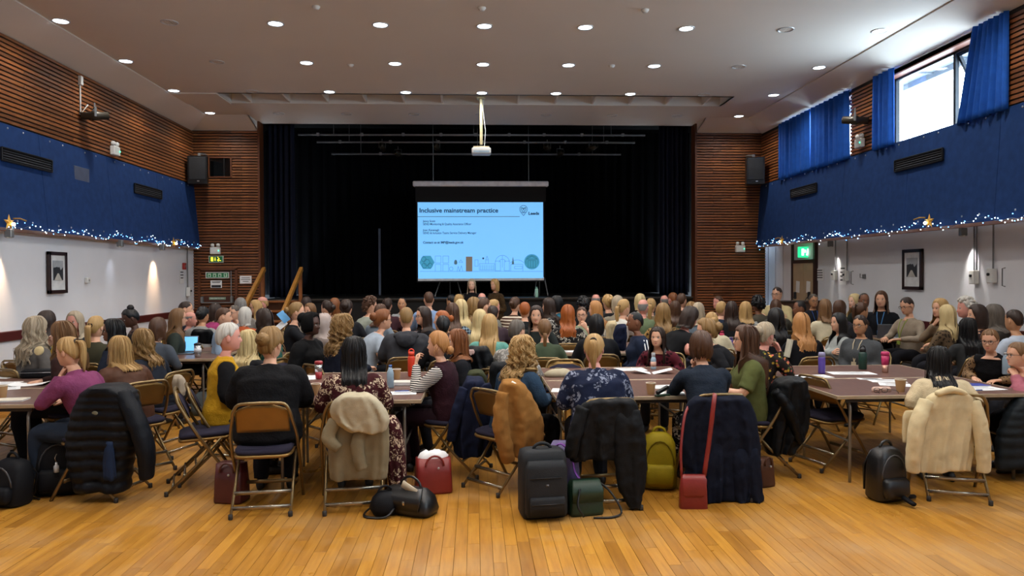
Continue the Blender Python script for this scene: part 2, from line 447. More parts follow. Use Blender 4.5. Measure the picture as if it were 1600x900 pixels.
# window curtains
def curtain(name, axis, fixed, a, b, z0, z1, folds, amp, mat, label, cat='curtain', group=None, seed=0, gather=None):
    r = np.random.default_rng(seed); n = max(24, int(folds*10)); rows_ = 14; vs = []; ph = r.random(4)*6
    for i in range(rows_+1):
        t = i/rows_; z = z1+(z0-z1)*t
        for j in range(n+1):
            u = j/n; g = 1.0
            if gather is not None: g = gather(t)
            al = a+(b-a)*(u if gather is None else g[0]+(g[1]-g[0])*u)
            d = amp*(math.sin(2*math.pi*folds*u+ph[0]+.5*math.sin(5*u+ph[1])+.35*t)+.4*math.sin(2*math.pi*folds*1.7*u+ph[2]+t))*(0.75+.4*t)
            vs.append((al, fixed+d, z) if axis == 'x' else (fixed+d, al, z))
    fs = [(i*(n+1)+j, i*(n+1)+j+1, (i+1)*(n+1)+j+1, (i+1)*(n+1)+j) for i in range(rows_) for j in range(n)]
    q = MB(); q.add(vs, fs); o = q.build(name, mat, smooth=True, fix=False)
    so = o.modifiers.new('thickness', 'SOLIDIFY'); so.thickness = .012
    return tag(o, label, cat, group)
XC = XR-.07
curtain('window_curtain', 'y', XC, 8.55, 9.35, BT-.03, WT-.03, 7, .035, M_BLUECURT, 'blue curtain drawn back beside the open casement, by the outer end of the bright window', seed=1, gather=lambda t: (0, .8+.0*t) if t < .02 else (0, .8+.4*t))
curtain('window_curtain', 'y', XC, 10.98, 11.55, BT-.03, WT-.03, 4, .035, M_BLUECURT, 'narrow blue curtain bunched between the bright window and the slatted pier', seed=2)
curtain('window_curtain', 'y', XC, 12.33, 13.72, BT-.03, WT-.03, 8, .03, M_BLUECURT, 'closed blue curtain half hanging next to the black spotlight', seed=3)
curtain('window_curtain', 'y', XC, 13.78, 15.2, BT-.03, WT-.03, 8, .03, M_BLUECURT, 'closed blue curtain half hanging nearest the wall loudspeaker', seed=4)

# ---- blue bulkheads with panels
def bulkhead(side):
    s = 1 if side == 'left' else -1; X0 = XL if side == 'left' else XR
    pb = .15 if side == 'left' else .12; pt = .03
    o = thing('wall_%s_bulkhead' % side, (0, 0, 0)); struct(o)
    back = X0-s*.02 if side == 'left' else XLOW
    y = YP; k = 0
    while y > 2.5:
        y0 = y-1.9; g = .004
        q = MB(); a, b = y0+g, y-g
        vs = [(X0+s*pt, a, BT), (X0+s*pb, a, BB), (X0+s*pt, b, BT), (X0+s*pb, b, BB)]
        th = .03*s
        vs += [(v[0]-th, v[1], v[2]) for v in vs]
        q.add(vs, [(0, 1, 3, 2), (4, 6, 7, 5), (0, 2, 6, 4), (1, 5, 7, 3), (0, 4, 5, 1), (2, 3, 7, 6)]); q.build('panel', M_BLUE, o)
        y = y0
    q = MB(); q.box(((X0+back)/2+s*pb/2-.0, (2.5+YP)/2, BB+.012), (abs(back-X0)+pb-.02, YP-2.5, .02)); q.build('soffit', M_PAINT, o)
    q = MB(); q.box((X0+s*(pb-.015), (2.5+YP)/2, BB-.022), (.03, YP-2.5, .05), bev=.004); q.build('edge_strip', plain('edge_brown', '#6b4a3c', .5), o)
    # screws in pairs along top and bottom
    q = MB()
    for yy in np.arange(YP-.35, 3, -.95):
        for d in (0, .33):
            for zz, xx in ((BT-.05, pt), (BB+.10, pb-.01)):
                t = (BT-zz)/(BT-BB); q.sphere((X0+s*(pt+(pb-pt)*t+.002), yy-d, zz), (.008, .014, .014), 8, 4)
    tag(q.build('screw', M_STEEL, o, smooth=True), kind='stuff')
    return o
blk_l = bulkhead('left'); blk_r = bulkhead('right')
def vent(px0, px1, side, parent):
    """long recessed grille in the bulkhead: px corners of its top left and bottom right"""
    s = 1 if side == 'left' else -1; X0 = XL+.07 if side == 'left' else XR-.06
    p = S(*px0, X0); r = S(*px1, X0); ya, yb = sorted((p.y, r.y)); zc = (p.z+r.z)/2; h = .16
    o = thing('air_vent', (X0+s*.018, (ya+yb)/2, zc))
    q = MB(); L = yb-ya
    for sg in (-1, 1): q.box((0, 0, sg*h/2), (.03, L, .02), bev=.003); q.box((0, sg*L/2, 0), (.03, .02, h), bev=.003)
    q.build('frame', M_BLKMET, o)
    q = MB(); q.box((-s*.012, 0, 0), (.006, L, h)); q.build('backing', M_BLACK, o)
    sl = None
    for i in range(4):
        if sl is None: q = MB(); q.box((0, 0, 0), (.02, L-.02, .006), rot=Matrix.Rotation(R(35*s), 3, 'Y')); sl = q.mesh('slat')
        link('slat', sl, plain('vent_grey', '#3b3f48', .5), o, loc=(-s*.001, 0, -h/2+h*(i+1)/5))
    return o
tag(vent((0, 233), (79, 266), 'left', None), 'long grey air vent in the blue bulkhead opposite the high window', 'vent')
tag(vent((209, 290), (251, 308), 'left', None), 'short dark air vent in the blue bulkhead over the framed picture wall', 'vent')
tag(vent((1237, 299), (1277, 297), 'right', None), 'air vent in the blue bulkhead below the closed curtains', 'vent')
tag(vent((1400, 256), (1475, 245), 'right', None), 'long air vent in the blue bulkhead below the bright window', 'vent')
p = S(127, 277, XL+.06); mb = MB(); mb.box(tuple(p), (.03, .42, .30), bev=.004)
tag(mb.build('cover_plate', plain('plate_grey', '#4a5268', .6)), 'plain grey cover plate on the blue bulkhead', 'plate')

# ---- wooden walls beside the stage
def slat_wall(name, x0, x1, jn, holes=()):
    mb = MB(); mb.box(((x0+x1)/2, YP+.12, WT/2+.2), (x1-x0, .2, WT+.4)); w = struct(mb.build(name, M_DARKWOOD))
    nrow = int(WT/SP)
    for r in range(nrow):
        z = SP*(r+.5); cuts = [x0]+[j for j in jn[r % len(jn)]]+[x1]
        for p, s_ in zip(cuts[:-1], cuts[1:]):
            segs = [(p, s_)]
            for hx0, hx1, hz0, hz1 in holes:
                if hz0 < z < hz1:
                    ns = []
                    for a, b in segs:
                        if a < hx0: ns.append((a, min(b, hx0)))
                        if b > hx1: ns.append((max(a, hx1), b))
                    segs = ns
            for a, b in segs:
                if b-a > .05: slat(w, 'x', ((a+b)/2, YP+.02-ST/2-.01, z), b-a)
    return w
wx = lambda px: W(px, 300, YP).x
wz = lambda py: W(350, py, YP).z
jl = [[wx(378)], [wx(362)], [wx(344), wx(378)], [wx(362)], [wx(378)], [wx(344)]]
hole = (wx(327), wx(362), wz(277), wz(246))
wall_sl = slat_wall('wall_stage_left', XL, PLX, jl, [hole])
xr_ = W(1196, 300, YP).x
jr = [[wx(1114)], [wx(1127)], [wx(1114), wx(1143)], [wx(1127)], [wx(1163)], [wx(1114)]]
wall_sr = slat_wall('wall_stage_right', PRX, xr_, jr)
mb = MB()
for X in (PLX+.02, PRX-.02): mb.box((X, YP+.1, CZ/2), (.045, .3, CZ))
struct(mb.build('trim_3', M_TRIMWOOD))
# control-room hatch with frame
h = hole; mb = MB(); t = .03
mb.box(((h[0]+h[1])/2, YP-.005, h[3]), (h[1]-h[0]+t, .05, t)); mb.box(((h[0]+h[1])/2, YP-.005, h[2]), (h[1]-h[0]+t, .05, t))
for xx in h[:2]: mb.box((xx, YP-.005, (h[2]+h[3])/2), (t, .05, h[3]-h[2]))
hatch = struct(mb.build('window_4', M_TRIMWOOD)); q = MB(); q.box(((h[0]+h[1])/2, YP+.012, (h[2]+h[3])/2), (h[1]-h[0], .01, h[3]-h[2])); q.build('pane', plain('dark_glass', '#08090a', .1), hatch)
q = MB(); q.box((h[0]+(h[1]-h[0])*.68, YP, (h[2]+h[3])/2), (.02, .02, h[3]-h[2])); q.build('mullion', M_BLKMET, hatch)
# ---- wall behind the camera
mb = MB(); mb.box(((XL+XLOW)/2, YB-.1, WT/2), (XLOW-XL+.6, .2, WT+.4)); struct(mb.build('wall_rear', M_PAINT))

# ---- ceiling with sloping cove and stage-light slot
CVX = .55; CVY = .7
X0, X1 = XL+CVX, XR-CVX; Yc = YP-CVY
s0 = W(745, 147.5, 12); d = ray(745, 148); YS0 = (CAMP+d*((CZ-HC)/d.z)).y; d = ray(745, 164); YS1 = (CAMP+d*((CZ-HC)/d.z)).y
d = ray(345, 150); SX0 = (CAMP+d*((CZ-HC)/d.z)).x; d = ray(1145, 152); SX1 = (CAMP+d*((CZ-HC)/d.z)).x
mb = MB()
def rect(a, b, c, d_, z=CZ): mb.quad((a, c, z), (b, c, z), (b, d_, z), (a, d_, z))
rect(X0, X1, YB, YS0); rect(X0, SX0, YS0, YS1); rect(SX1, X1, YS0, YS1); rect(X0, X1, YS1, Yc)
rect(PLX, PRX, Yc, YP+.25)
# sloping coves
mb.quad((XL-.02, YB, WT), (X0, YB, CZ), (X0, Yc, CZ), (XL-.02, YP, WT)); mb.quad((XR+.02, YB, WT), (X1, YB, CZ), (X1, Yc, CZ), (XR+.02, YP, WT))
mb.quad((XL, YP, WT), (X0, Yc, CZ), (PLX, Yc, CZ), (PLX, YP, WT)); mb.quad((XR, YP, WT), (X1, Yc, CZ), (PRX, Yc, CZ), (PRX, YP, WT))
mb.quad((PLX, Yc, CZ), (PLX, YP, WT), (PLX, YP+.1, CZ), (PLX, YP+.1, CZ)); mb.quad((PRX, Yc, CZ), (PRX, YP, WT), (PRX, YP+.1, CZ), (PRX, YP+.1, CZ))
# slot sides and top
ZT = CZ+.5
mb.quad((SX0, YS1, CZ), (SX1, YS1, CZ), (SX1, YS1, ZT), (SX0, YS1, ZT)); mb.quad((SX0, YS0, CZ), (SX1, YS0, CZ), (SX1, YS0, ZT), (SX0, YS0, ZT))
mb.quad((SX0, YS0, CZ), (SX0, YS1, CZ), (SX0, YS1, ZT), (SX0, YS0, ZT)); mb.quad((SX1, YS0, CZ), (SX1, YS1, CZ), (SX1, YS1, ZT), (SX1, YS0, ZT))
rect(SX0, SX1, YS0, YS1, ZT)
ceiling = struct(mb.build('ceiling', M_CEIL))
so = ceiling.modifiers.new('t', 'SOLIDIFY'); so.thickness = .02; so.offset = 1
q = MB(); q.box(((SX0+SX1)/2, YS0+.03, CZ+.03), (SX1-SX0, .06, .05)); q.build('slot_rail', M_BLKMET, ceiling)
fin = MB(); fin.add([(0, YS0+.06, CZ+.06), (0, YS1, CZ+.02), (0, YS1, CZ+.4), (0, YS0+.06, CZ+.4), (.03, YS0+.06, CZ+.06), (.03, YS1, CZ+.02), (.03, YS1, CZ+.4), (.03, YS0+.06, CZ+.4)], [(0, 1, 2, 3), (4, 7, 6, 5), (0, 4, 5, 1), (1, 5, 6, 2), (2, 6, 7, 3), (3, 7, 4, 0)])
fm = fin.mesh('slot_fin')
for i in range(13): link('slot_fin', fm, M_CEIL, ceiling, loc=(SX0+(SX1-SX0)*(i+.5)/13, 0, 0))
mb = MB(); mb.box(((XL+XR)/2, (YB+YP)/2, CZ+.75), (XR-XL+1.5, YP-YB+1.5, .05)); struct(mb.build('ceiling_roof', M_DARKWOOD))

# ---- stage
YSF = YP+.12; YSB = 21.0
mb = MB(); mb.box(((PLX+PRX)/2, (YSF+YSB)/2, SZ-.03), (PRX-PLX, YSB-YSF, .06), bev=.006)
stage = struct(mb.build('floor_stage', plain('stage_floor', '#15130f', .45)))
q = MB(); q.box(((PLX+PRX)/2, YSF-.012, SZ-.012), (PRX-PLX, .03, .03), bev=.004); q.build('stage_nosing', plain('nosing_grey', '#46423e', .4, .3), stage)
q = MB(); q.box(((PLX+PRX)/2, YSF+.05, SZ/2-.03), (PRX-PLX, .04, SZ-.06)); q.build('stage_front', M_BLACK, stage)
mb = MB(); mb.box(((PLX+PRX)/2, YSB+.1, 3.2), (PRX-PLX+2, .1, 7)); struct(mb.build('wall_stage_back', M_BLACK))
for nm, X in (('wall_stage_side_left', PLX-1.0), ('wall_stage_side_right', PRX+1.0)):
    mb = MB(); mb.box((X, (YP+YSB)/2+.2, 3.2), (.1, YSB-YP, 7)); struct(mb.build(nm, M_BLACK))
mb = MB(); mb.box(((xr_+XLOW)/2+.1, 17.35, 1.5), (XLOW-xr_+.9, .1, 3.2)); struct(mb.build('wall_recess_end', M_PAINT))
mb = MB(); mb.box((xr_-.02, YP+.6, 1.3), (.06, 1.0, 2.7)); struct(mb.build('wall_recess_side', M_PAINT))
mb = MB(); mb.box(((PLX+PRX)/2, (YP+YSB)/2+.3, CZ+.85), (PRX-PLX+2.2, YSB-YP, .08)); struct(mb.build('ceiling_stage', M_BLACK))
mb = MB(); mb.box(((PLX+PRX)/2, YP+.22, CZ+.45), (PRX-PLX+2.2, .06, .9)); struct(mb.build('wall_stage_header', M_BLACK))
xa, xb = PLX-.9, PRX+.9
curtain('stage_backcloth', 'x', 19.9, xa, xb, SZ+.02, CZ+.5, 46, .05, M_CURT, 'wide black pleated curtain across the back of the stage', 'curtain', seed=11)
M_CURT2 = fabric('stage_leg_curtain', '#171b2b', rough=.75)
curtain('stage_curtain', 'x', YP+.62, PLX+.03, PLX+.62, SZ+.03, CZ+.3, 5, .06, M_CURT2, 'dark stage curtain gathered by the stage steps', seed=12)
curtain('stage_curtain', 'x', YP+.62, PRX-.70, PRX-.03, SZ+.03, CZ+.3, 6, .06, M_CURT2, 'dark stage curtain gathered by the wall with the loudspeaker and no hatch', seed=13)
# pale blue-grey post standing before the back curtain
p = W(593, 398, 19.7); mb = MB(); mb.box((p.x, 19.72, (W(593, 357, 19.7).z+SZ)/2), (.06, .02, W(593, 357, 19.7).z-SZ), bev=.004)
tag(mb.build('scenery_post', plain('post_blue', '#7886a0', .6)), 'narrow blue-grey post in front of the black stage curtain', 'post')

# ---- stage steps and handrails
xs0, xs1 = W(411, 470, YP-.2).x, W(463, 470, YP-.2).x
steps = thing('stage_steps', ((xs0+xs1)/2, YSF-.02, 0), label='wooden steps climbing to the stage between two handrails', cat='steps')
NS = 6
M_STEP = plain('step_wood', '#8a5226', .4, nscale=10)
for i in range(NS):
    q = MB(); z = SZ*(NS-i)/(NS+0.0)-.02; q.box((0, -.15-i*.27, z-.02), (xs1-xs0, .30, .04), bev=.006); q.build('tread', M_STEP, steps)
    q = MB(); q.box((0, -.02-i*.27, (z-.04)/2), (xs1-xs0-.04, .03, z-.04)); q.build('riser', plain('riser_wood', '#6e4120', .5), steps)
for sx in (-1, 1):
    r_ = thing('handrail', ((xs0+xs1)/2+sx*((xs1-xs0)/2+.05), YSF-.02, 0), label='sloping wooden handrail on the steps side %s' % ('next to the fire exit' if sx < 0 else 'next to the stage'), cat='handrail')
    q = MB(); q.box((0, -.12, (SZ+.62)/2), (.07, .07, SZ+.62), bev=.005); q.build('post', M_STEP, r_)
    q = MB(); q.box((0, -1.5, .48), (.07, .07, .96), bev=.005); q.build('post', M_STEP, r_)
    a = Vector((0, -.02, SZ+.67)); b = Vector((0, -1.75, .90)); dr = (b-a)
    q = MB(); q.box(tuple((a+b)/2), (.075, dr.length, .10), bev=.01, rot=Matrix.Rotation(math.atan2(a.z-b.z, a.y-b.y), 3, 'X')); q.build('rail', plain('rail_wood', '#a5712f', .4, nscale=12), r_)
# ================================================================= FIXTURES
M_LAMP = emit('lamp_glow', '#e8f4ff', 9)
M_RING = plain('lamp_ring', '#cfd2d4', .3, .3)
M_REFL = plain('lamp_reflector', '#9fb0bb', .18, .95)
def lathe_mesh(prof, n=20):
    q = MB(); q.lathe(prof, n=n, cap=False); return q.mesh('x', True)
ring_me = lathe_mesh([(.115, 0), (.113, -.008), (.098, -.010), (.092, 0), (.090, .02)]); refl_me = lathe_mesh([(.092, 0.0), (.085, .03), (.06, .075), (.03, .085)])
q = MB(); q.lathe([(.001, -.003), (.088, -.003), (.088, .0)], n=20); lamp_me = q.mesh('lamp', True)
q = MB()
for i in range(4): q.box(((i-1.5)*.035, 0, .02), (.006, .15, .04))
louv_me = q.mesh('louvre')
lit = []
def downlight(x, y, z, on, label, group):
    o = thing('ceiling_downlight', (x, y, z), label=label, cat='light', group=group)
    link('trim_ring', ring_me, M_RING, o); link('reflector', refl_me, M_REFL, o)
    if on:
        link('lamp', lamp_me, M_LAMP, o)
        ld = bpy.data.lights.new('downlight_beam', 'SPOT'); ld.energy = LAMP_W; ld.spot_size = R(150); ld.spot_blend = .9; ld.shadow_soft_size = .07; ld.color = (1.0, .95, .89)
        lo = bpy.data.objects.new('downlight_beam', ld); COL.objects.link(lo); lo.parent = o; lo.location = (0, 0, -.03)
    else: link('louvre', louv_me, M_REFL, o)
rowsL = [(41, [(95, 34, 1), (265, 36, 0), (430, 38, 1), (593, 40, 1), (755, 41, 1), (913, 43, 1), (1071, 44, 1), (1225, 44.5, 0), (1378, 45, 1)]),
         (100, [(198, 96.5, 1), (339, 98, 0), (479, 99, 1), (617, 100, 1), (754, 100.5, 1), (887, 102, 1), (1021, 102, 1), (1155, 103, 0), (1283, 104, 1)]),
         (145, [(272, 142, 1), (396, 145, 0), (514, 144, 1), (635, 145.5, 1), (752, 146, 1), (870, 146, 1), (986, 146, 1), (1102, 146.5, 0), (1212, 147, 1)]),
         (180, [(330, 177, 1), (440, 178, 0), (544, 178, 0), (648, 179, 0), (754, 179, 0), (854, 180, 0), (959, 180, 0), (1062, 180, 0), (1157, 180, 1)])]
colx = [[], [], [], [], [], [], [], [], []]; rowy = []
for r, (_, L) in enumerate(rowsL):
    ys = [G(x, y, CZ).y for x, y, _o in L]; rowy.append(sum(ys)/len(ys))
    for i, (x, y, _o) in enumerate(L): colx[i].append(G(x, y, CZ).x)
cx = [sum(c)/len(c) for c in colx]
cx[0] = max(cx[0], XL+CVX+.13); cx[8] = min(cx[8], XR-CVX-.13)
for r, (_, L) in enumerate(rowsL):
    yy = rowy[r] if r != 2 else min(rowy[2], YS0-.14)
    for i, (x, y, on) in enumerate(L):
        rn = ['over the tables', 'two rows in front of the slot', 'along the edge of the ceiling slot', 'along the stage opening'][r]
        downlight(cx[i], yy, CZ, on, ('lit round ceiling downlight %s' if on else 'unlit round ceiling downlight with louvres, %s') % rn, 'ceiling downlights '+('lit ' if on else 'unlit ')+rn)
sp = rowy[1]-rowy[0]
for k in range(1, 5):
    for i in range(0, 9):
        if i in (1, 7): continue
        downlight(cx[i], rowy[0]-sp*k, CZ, True, 'lit round ceiling downlight over the open floor near the rear wall', 'ceiling downlights over the open floor')
# smoke detectors
q = MB(); q.lathe([(.05, 0), (.048, -.015), (.035, -.03), (.030, -.04), (.015, -.042), (.001, -.042)], n=14); det = q.mesh('smoke_detector', True)
for x, y in ((494, 10), (753, 12), (1008, 15), (548, 101), (956, 102)):
    tag(link('smoke_detector', det, M_WHITEPL, loc=G(x, y, CZ)), 'small white smoke detector on the ceiling', 'smoke detector', 'smoke detectors')

# wall-washing spots under the bulkheads
def wallspot(p, aim, col, power, label):
    o = thing('wall_spotlight', p, label=label, cat='light')
    q = MB(); q.box((0, 0, 0), (.09, .07, .11), bev=.008); q.build('housing', M_GREYPIPE, o)
    q = MB(); q.lathe([(.001, -.062), (.03, -.062), (.034, -.05)], n=12); q.build('lens', plain('lens_glass', '#d8d2c4', .2), o)
    ld = bpy.data.lights.new('wall_beam', 'SPOT'); ld.energy = power; ld.spot_size = R(52); ld.spot_blend = .9; ld.shadow_soft_size = .03; ld.color = col
    lo = bpy.data.objects.new('wall_beam', ld); COL.objects.link(lo); lo.parent = o; lo.location = (0, 0, -.075)
    lo.rotation_euler = (Vector(aim)).to_track_quat('-Z', 'Y').to_euler()
wl = S(249, 384, XL+.12)
wallspot((XL+.17, wl.y, BB-.07), (-.33, 0, -1), (1, .62, .34), 60, 'small wall spotlight under the blue bulkhead near the fire exit, warm beam')
wl = S(8, 362, XL+.12); wallspot((XL+.17, wl.y, BB-.07), (-.33, 0, -1), (1, .66, .4), 50, 'small wall spotlight under the blue bulkhead beyond the framed picture, warm beam')
wl = S(183, 378, XL+.12)
wallspot((XL+.17, wl.y, BB-.07), (-.33, 0, -1), (.8, .88, 1), 3, 'small dim wall spotlight over the white wall switch')
wl = S(1300, 376, XLOW-.12); wallspot((XLOW-.15, wl.y, BB-.07), (.3, 0, -1), (1, .93, .85), 16, 'small wall spotlight over the wall notices by the side doors')
wl = S(1508, 354, XLOW-.12); wallspot((XLOW-.15, wl.y, BB-.07), (.3, .0, -1), (1, .95, .88), 26, 'small wall spotlight between the framed picture and the cable boxes')

# fairy lights along both bulkheads
def fairy(side, x0, pr, label):
    s = 1 if side == 'left' else -1; o = thing('fairy_lights', (0, 0, 0), label=label, cat='string lights')
    r = np.random.default_rng(3 if s > 0 else 4); X = x0+s*(pr+.03)
    ys = np.arange(5.0, YP-.05, .055); zs = BB+.015+.03*np.sin(ys*5.1)+.02*np.sin(ys*13.7)
    q = MB(); q.tube([(X, y, z) for y, z in zip(ys, zs)], .003, 4); q.build('cable', plain('wire_clear', '#27405c', .4), o)
    for j, (nm, m) in enumerate((('bulbs', emit('fairy_blue', '#5fa8ff', 7)), ('bulbs', emit('fairy_white', '#dff2ff', 9)))):
        q = MB()
        for y, z in zip(ys, zs):
            if r.random() < .5: q.sphere((X+s*.008, y+r.normal()*.012, z+r.normal()*.03), .0065, 6, 4)
        tag(q.build(nm, m, o, smooth=True), kind='stuff')
    return o
fairy('left', XL, .15, 'blue-white fairy lights strung along the bulkhead opposite the windows')
fairy('right', XR, .12, 'blue-white fairy lights strung along the bulkhead under the windows')
M_GOLD = plain('gold_star', '#caa04a', .3, .8); M_WARM = emit('warm_bulb', '#ffd9a0', 25)
def star(p, s, label):
    o = thing('star_decoration', p, label=label, cat='star')
    q = MB(); n = 10; pts = []
    for k in range(n):
        a = math.pi/2+k*math.pi*2/n; rr = .11 if k % 2 == 0 else .045; pts.append((0, rr*math.cos(a), rr*math.sin(a)))
    vs = [(s*.03, 0, 0), (0, 0, 0)]+pts
    q.add(vs, [(0, 2+k, 2+(k+1) % n) for k in range(n)]+[(1, 2+(k+1) % n, 2+k) for k in range(n)]); q.build('star', M_GOLD, o)
    q = MB(); q.sphere((s*.045, .02, -.02), .022, 10, 6); q.build('bulb', M_WARM, o, smooth=True)
    q = MB(); q.tube([(0, .1, .06), (0, .22, .07), (0, .36, .05)], .01, 6); q.build('garland', M_GOLD, o)
for px, side, lb in (((14, 348), 1, 'gold star with warm bulb on the bulkhead, above the framed picture'), ((271, 379), 1, 'gold star with warm bulb on the bulkhead, by the fire exit corner'), ((1222, 376), -1, 'gold star with warm bulb on the bulkhead, above the side doors'), ((1452, 346), -1, 'gold star with warm bulb on the bulkhead, above the framed picture on that wall')):
    X = XL+.2 if side > 0 else XR-.18; star(tuple(S(*px, X)), side, lb)

# loudspeakers
def speaker(px, label, mirror):
    p = W(*px, YP-.35); o = thing('loudspeaker', p, R(8*mirror), label, 'loudspeaker')
    q = MB(); pr = [(-.19, -.17), (.19, -.17), (.15, .17), (-.15, .17)]
    q.loft([[(x, y, z) for x, y in pr] for z in (-.29, .29)]); q.build('cabinet', M_BLKMET, o)
    q = MB(); q.box((0, -.176, .03), (.33, .015, .46), bev=.006); q.build('grille', plain('grille', '#26282b', .6, .3, bumps=.5), o)
    q = MB(); q.box((.02, -.186, -.235), (.045, .006, .02)); q.build('badge', M_STEEL, o)
    q = MB(); q.box((0, .05, .33), (.05, .05, .1)); q.tube([(0, .05, .36), (.08*mirror, .2, .38), (.10*mirror, .34, .38)], .018, 8); q.build('bracket', M_GREYPIPE, o)
speaker((311, 267), 'black loudspeaker on the slatted wall beside the dark hatch', 1); speaker((1178, 268), 'black loudspeaker on the slatted wall beside the closed curtains', -1)
# theatre lanterns on the side walls
def lantern(p, rz, label):
    o = thing('theatre_lantern', p, rz, label, 'spotlight')
    q = MB(); pr = [(.03, -.20), (.06, -.19), (.065, -.06), (.075, -.05), (.075, .04), (.058, .05), (.058, .20), (.05, .20), (.045, .15)]
    q.lathe(pr, n=16, cap=False); me = q.mesh('barrel', True); b = link('barrel', me, plain('lantern_black', '#3a352c', .4, .4), o); b.rotation_euler = (R(97), 0, 0)
    q = MB(); q.lathe([(.001, .16), (.05, .16)], n=14, cap=False); l = link('lens', q.mesh('lens'), plain('lens_glass', '#d8d2c4', .2), o); l.rotation_euler = (R(97), 0, 0)
    q = MB()
    for sg in (-1, 1): q.box((sg*.085, 0, .05), (.008, .03, .14))
    q.box((0, 0, .12), (.18, .03, .01)); q.box((0, 0, .16), (.02, .02, .08)); q.build('yoke', M_GREYPIPE, o)
    return o
pl = S(148, 181, XL+.2); lantern(pl, R(-55), 'grey theatre lantern on the slatted wall opposite the windows')
q = MB(); a = S(124, 126, XL+.03); q.box((XL+.05, a.y, a.z), (.05, .07, .14), bev=.006); q.tube([(XL+.04, a.y, a.z), (XL+.04, a.y, pl.z), (XL+.10, pl.y, pl.z+.17)], .012, 8)
tag(q.build('lantern_socket', M_WHITEPL), 'small white cable socket above the theatre lantern on the plain slatted wall', 'socket')
pl = S(1336, 188, XR-.22); lantern(pl, R(60), 'dark theatre lantern on the slatted pier between the curtains')
# emergency twin lights
def twinlight(p, rz, label):
    o = thing('emergency_light', p, rz, label, 'emergency light')
    q = MB(); q.box((0, 0, 0), (.21, .08, .15), bev=.012); q.build('case', M_WHITEPL, o)
    for sg in (-1, 1):
        q = MB(); q.lathe([(.035, 0), (.04, .05), (.02, .07)], c=(sg*.06, 0, .085), n=12); h_ = q.build('lamp_head', M_WHITEPL, o, smooth=True)
    q = MB(); q.sphere((.08, -.042, 0), .012, 8, 5); q.build('indicator', emit('led_green', '#38e0a0', 4), o)
a = S(178, 236, XL+.05); twinlight((XL+.07, a.y, a.z), R(90), 'white twin-head emergency light on top of the bulkhead, below the grey lantern')
a = S(1345, 224, XR-.05); twinlight((XR-.07, a.y, a.z), R(-90), 'white twin-head emergency light on the slatted pier below the dark lantern')
a = W(338, 392, YP); twinlight((a.x, YP-.06, a.z), 0, 'white twin-head emergency light above the yellow and green exit sign')
a = W(1155, 389, YP); twinlight((a.x, YP-.06, a.z), 0, 'white twin-head emergency light on the slatted wall by the side doors')
# exit signs, notices, pictures: flat prints on boards
M_GREEN = plain('sign_green', '#1f7a4a', .5); M_INK = plain('ink', '#20242c', .7); M_YEL = emit('sign_yellow', '#e9d83a', 1.2); M_GLOWG = emit('sign_glow_green', '#22b877', 1.6); M_WGLOW = emit('sign_glow_white', '#d8fff0', 1.5)
def board(name, c, w, h, axis, mat, label, cat, th=.02, frame=None):
    """axis 'y': faces -y; '+x'/'-x': faces along x"""
    rz = {'y': 0, '+x': R(90), '-x': R(-90)}[axis]
    o = thing(name, c, rz, label, cat)
    q = MB(); q.box((0, 0, 0), (w, th, h), bev=.003); q.build('panel', mat, o)
    if frame:
        q = MB(); t = frame[0]
        for sg in (-1, 1): q.box((sg*(w/2), -.004, 0), (t, th+.02, h+t), bev=.003); q.box((0, -.004, sg*h/2), (w+t, th+.02, t), bev=.003)
        q.build('frame', frame[1], o)
    return o
def lines(o, rows_, w, h, th=.02, mat=None, name='print'):
    q = MB()
    for z, l in rows_: q.box((0, -th/2-.001, z*h), (w*l, .002, h*.07))
    q.build(name, mat or M_INK, o)
def wy(px, py): return W(px, py, YP-.02)
e = board('exit_sign', (wy(338, 405).x, YP-.03, wy(338, 405).z), .31, .15, 'y', plain('sign_frame', '#b9c4b8', .5), 'yellow and green running-man exit sign over the slatted fire exit', 'exit sign', .03)
q = MB(); q.box((0, -.017, 0), (.28, .004, .12)); q.build('sign_face', M_GREEN, e)
q = MB(); q.box((-.08, -.021, 0), (.05, .003, .09)); q.box((-.015, -.021, .01), (.012, .003, .06)); q.add([(-.035, -.022, -.01), (.005, -.022, -.01), (-.015, -.022, -.04)], [(0, 1, 2)])
q.box((.06, -.021, .0), (.02, .003, .05), rot=Matrix.Rotation(R(25), 3, 'Y')); q.box((.045, -.021, -.03), (.014, .003, .05), rot=Matrix.Rotation(R(-35), 3, 'Y')); q.box((.085, -.021, -.025), (.05, .003, .013), rot=Matrix.Rotation(R(20), 3, 'Y')); q.sphere((.045, -.021, .04), (.012, .003, .012), 8, 4)
q.build('symbol', M_YEL, e)
e = board('exit_sign', (wy(340, 430).x, YP-.025, wy(340, 430).z), .48, .12, 'y', M_GREEN, 'long green fire-assembly sign on the slatted fire exit', 'exit sign', .01, (.012, M_PAPER))
q = MB()
for i, k in enumerate((-.17, -.06, .05, .17)):
    q.box((k, -.007, 0), (.07, .002, .075))
tag(q.build('symbol', plain('sign_pale', '#b9d6c2', .6), e), kind='stuff')
q = MB()
for k in (-.17, -.06, .05): q.box((k, -.009, -.01), (.03, .002, .04))
q.add([(.14, -.0095, 0), (.20, -.0095, 0), (.17, -.0095, .035)], [(0, 1, 2)]); q.box((.17, -.009, -.015), (.02, .002, .03)); q.build('symbol_detail', M_GREEN, e)
e = board('notice', (wy(338, 444).x, YP-.025, wy(338, 444).z), .24, .16, 'y', M_PAPER, 'white notice with a dark band on the fire exit', 'notice', .006); lines(e, [(.35, .8), (.22, .7)], .24, .16, .006)
q = MB(); q.box((0, -.004, -.045), (.2, .002, .05)); q.build('band', M_INK, e)
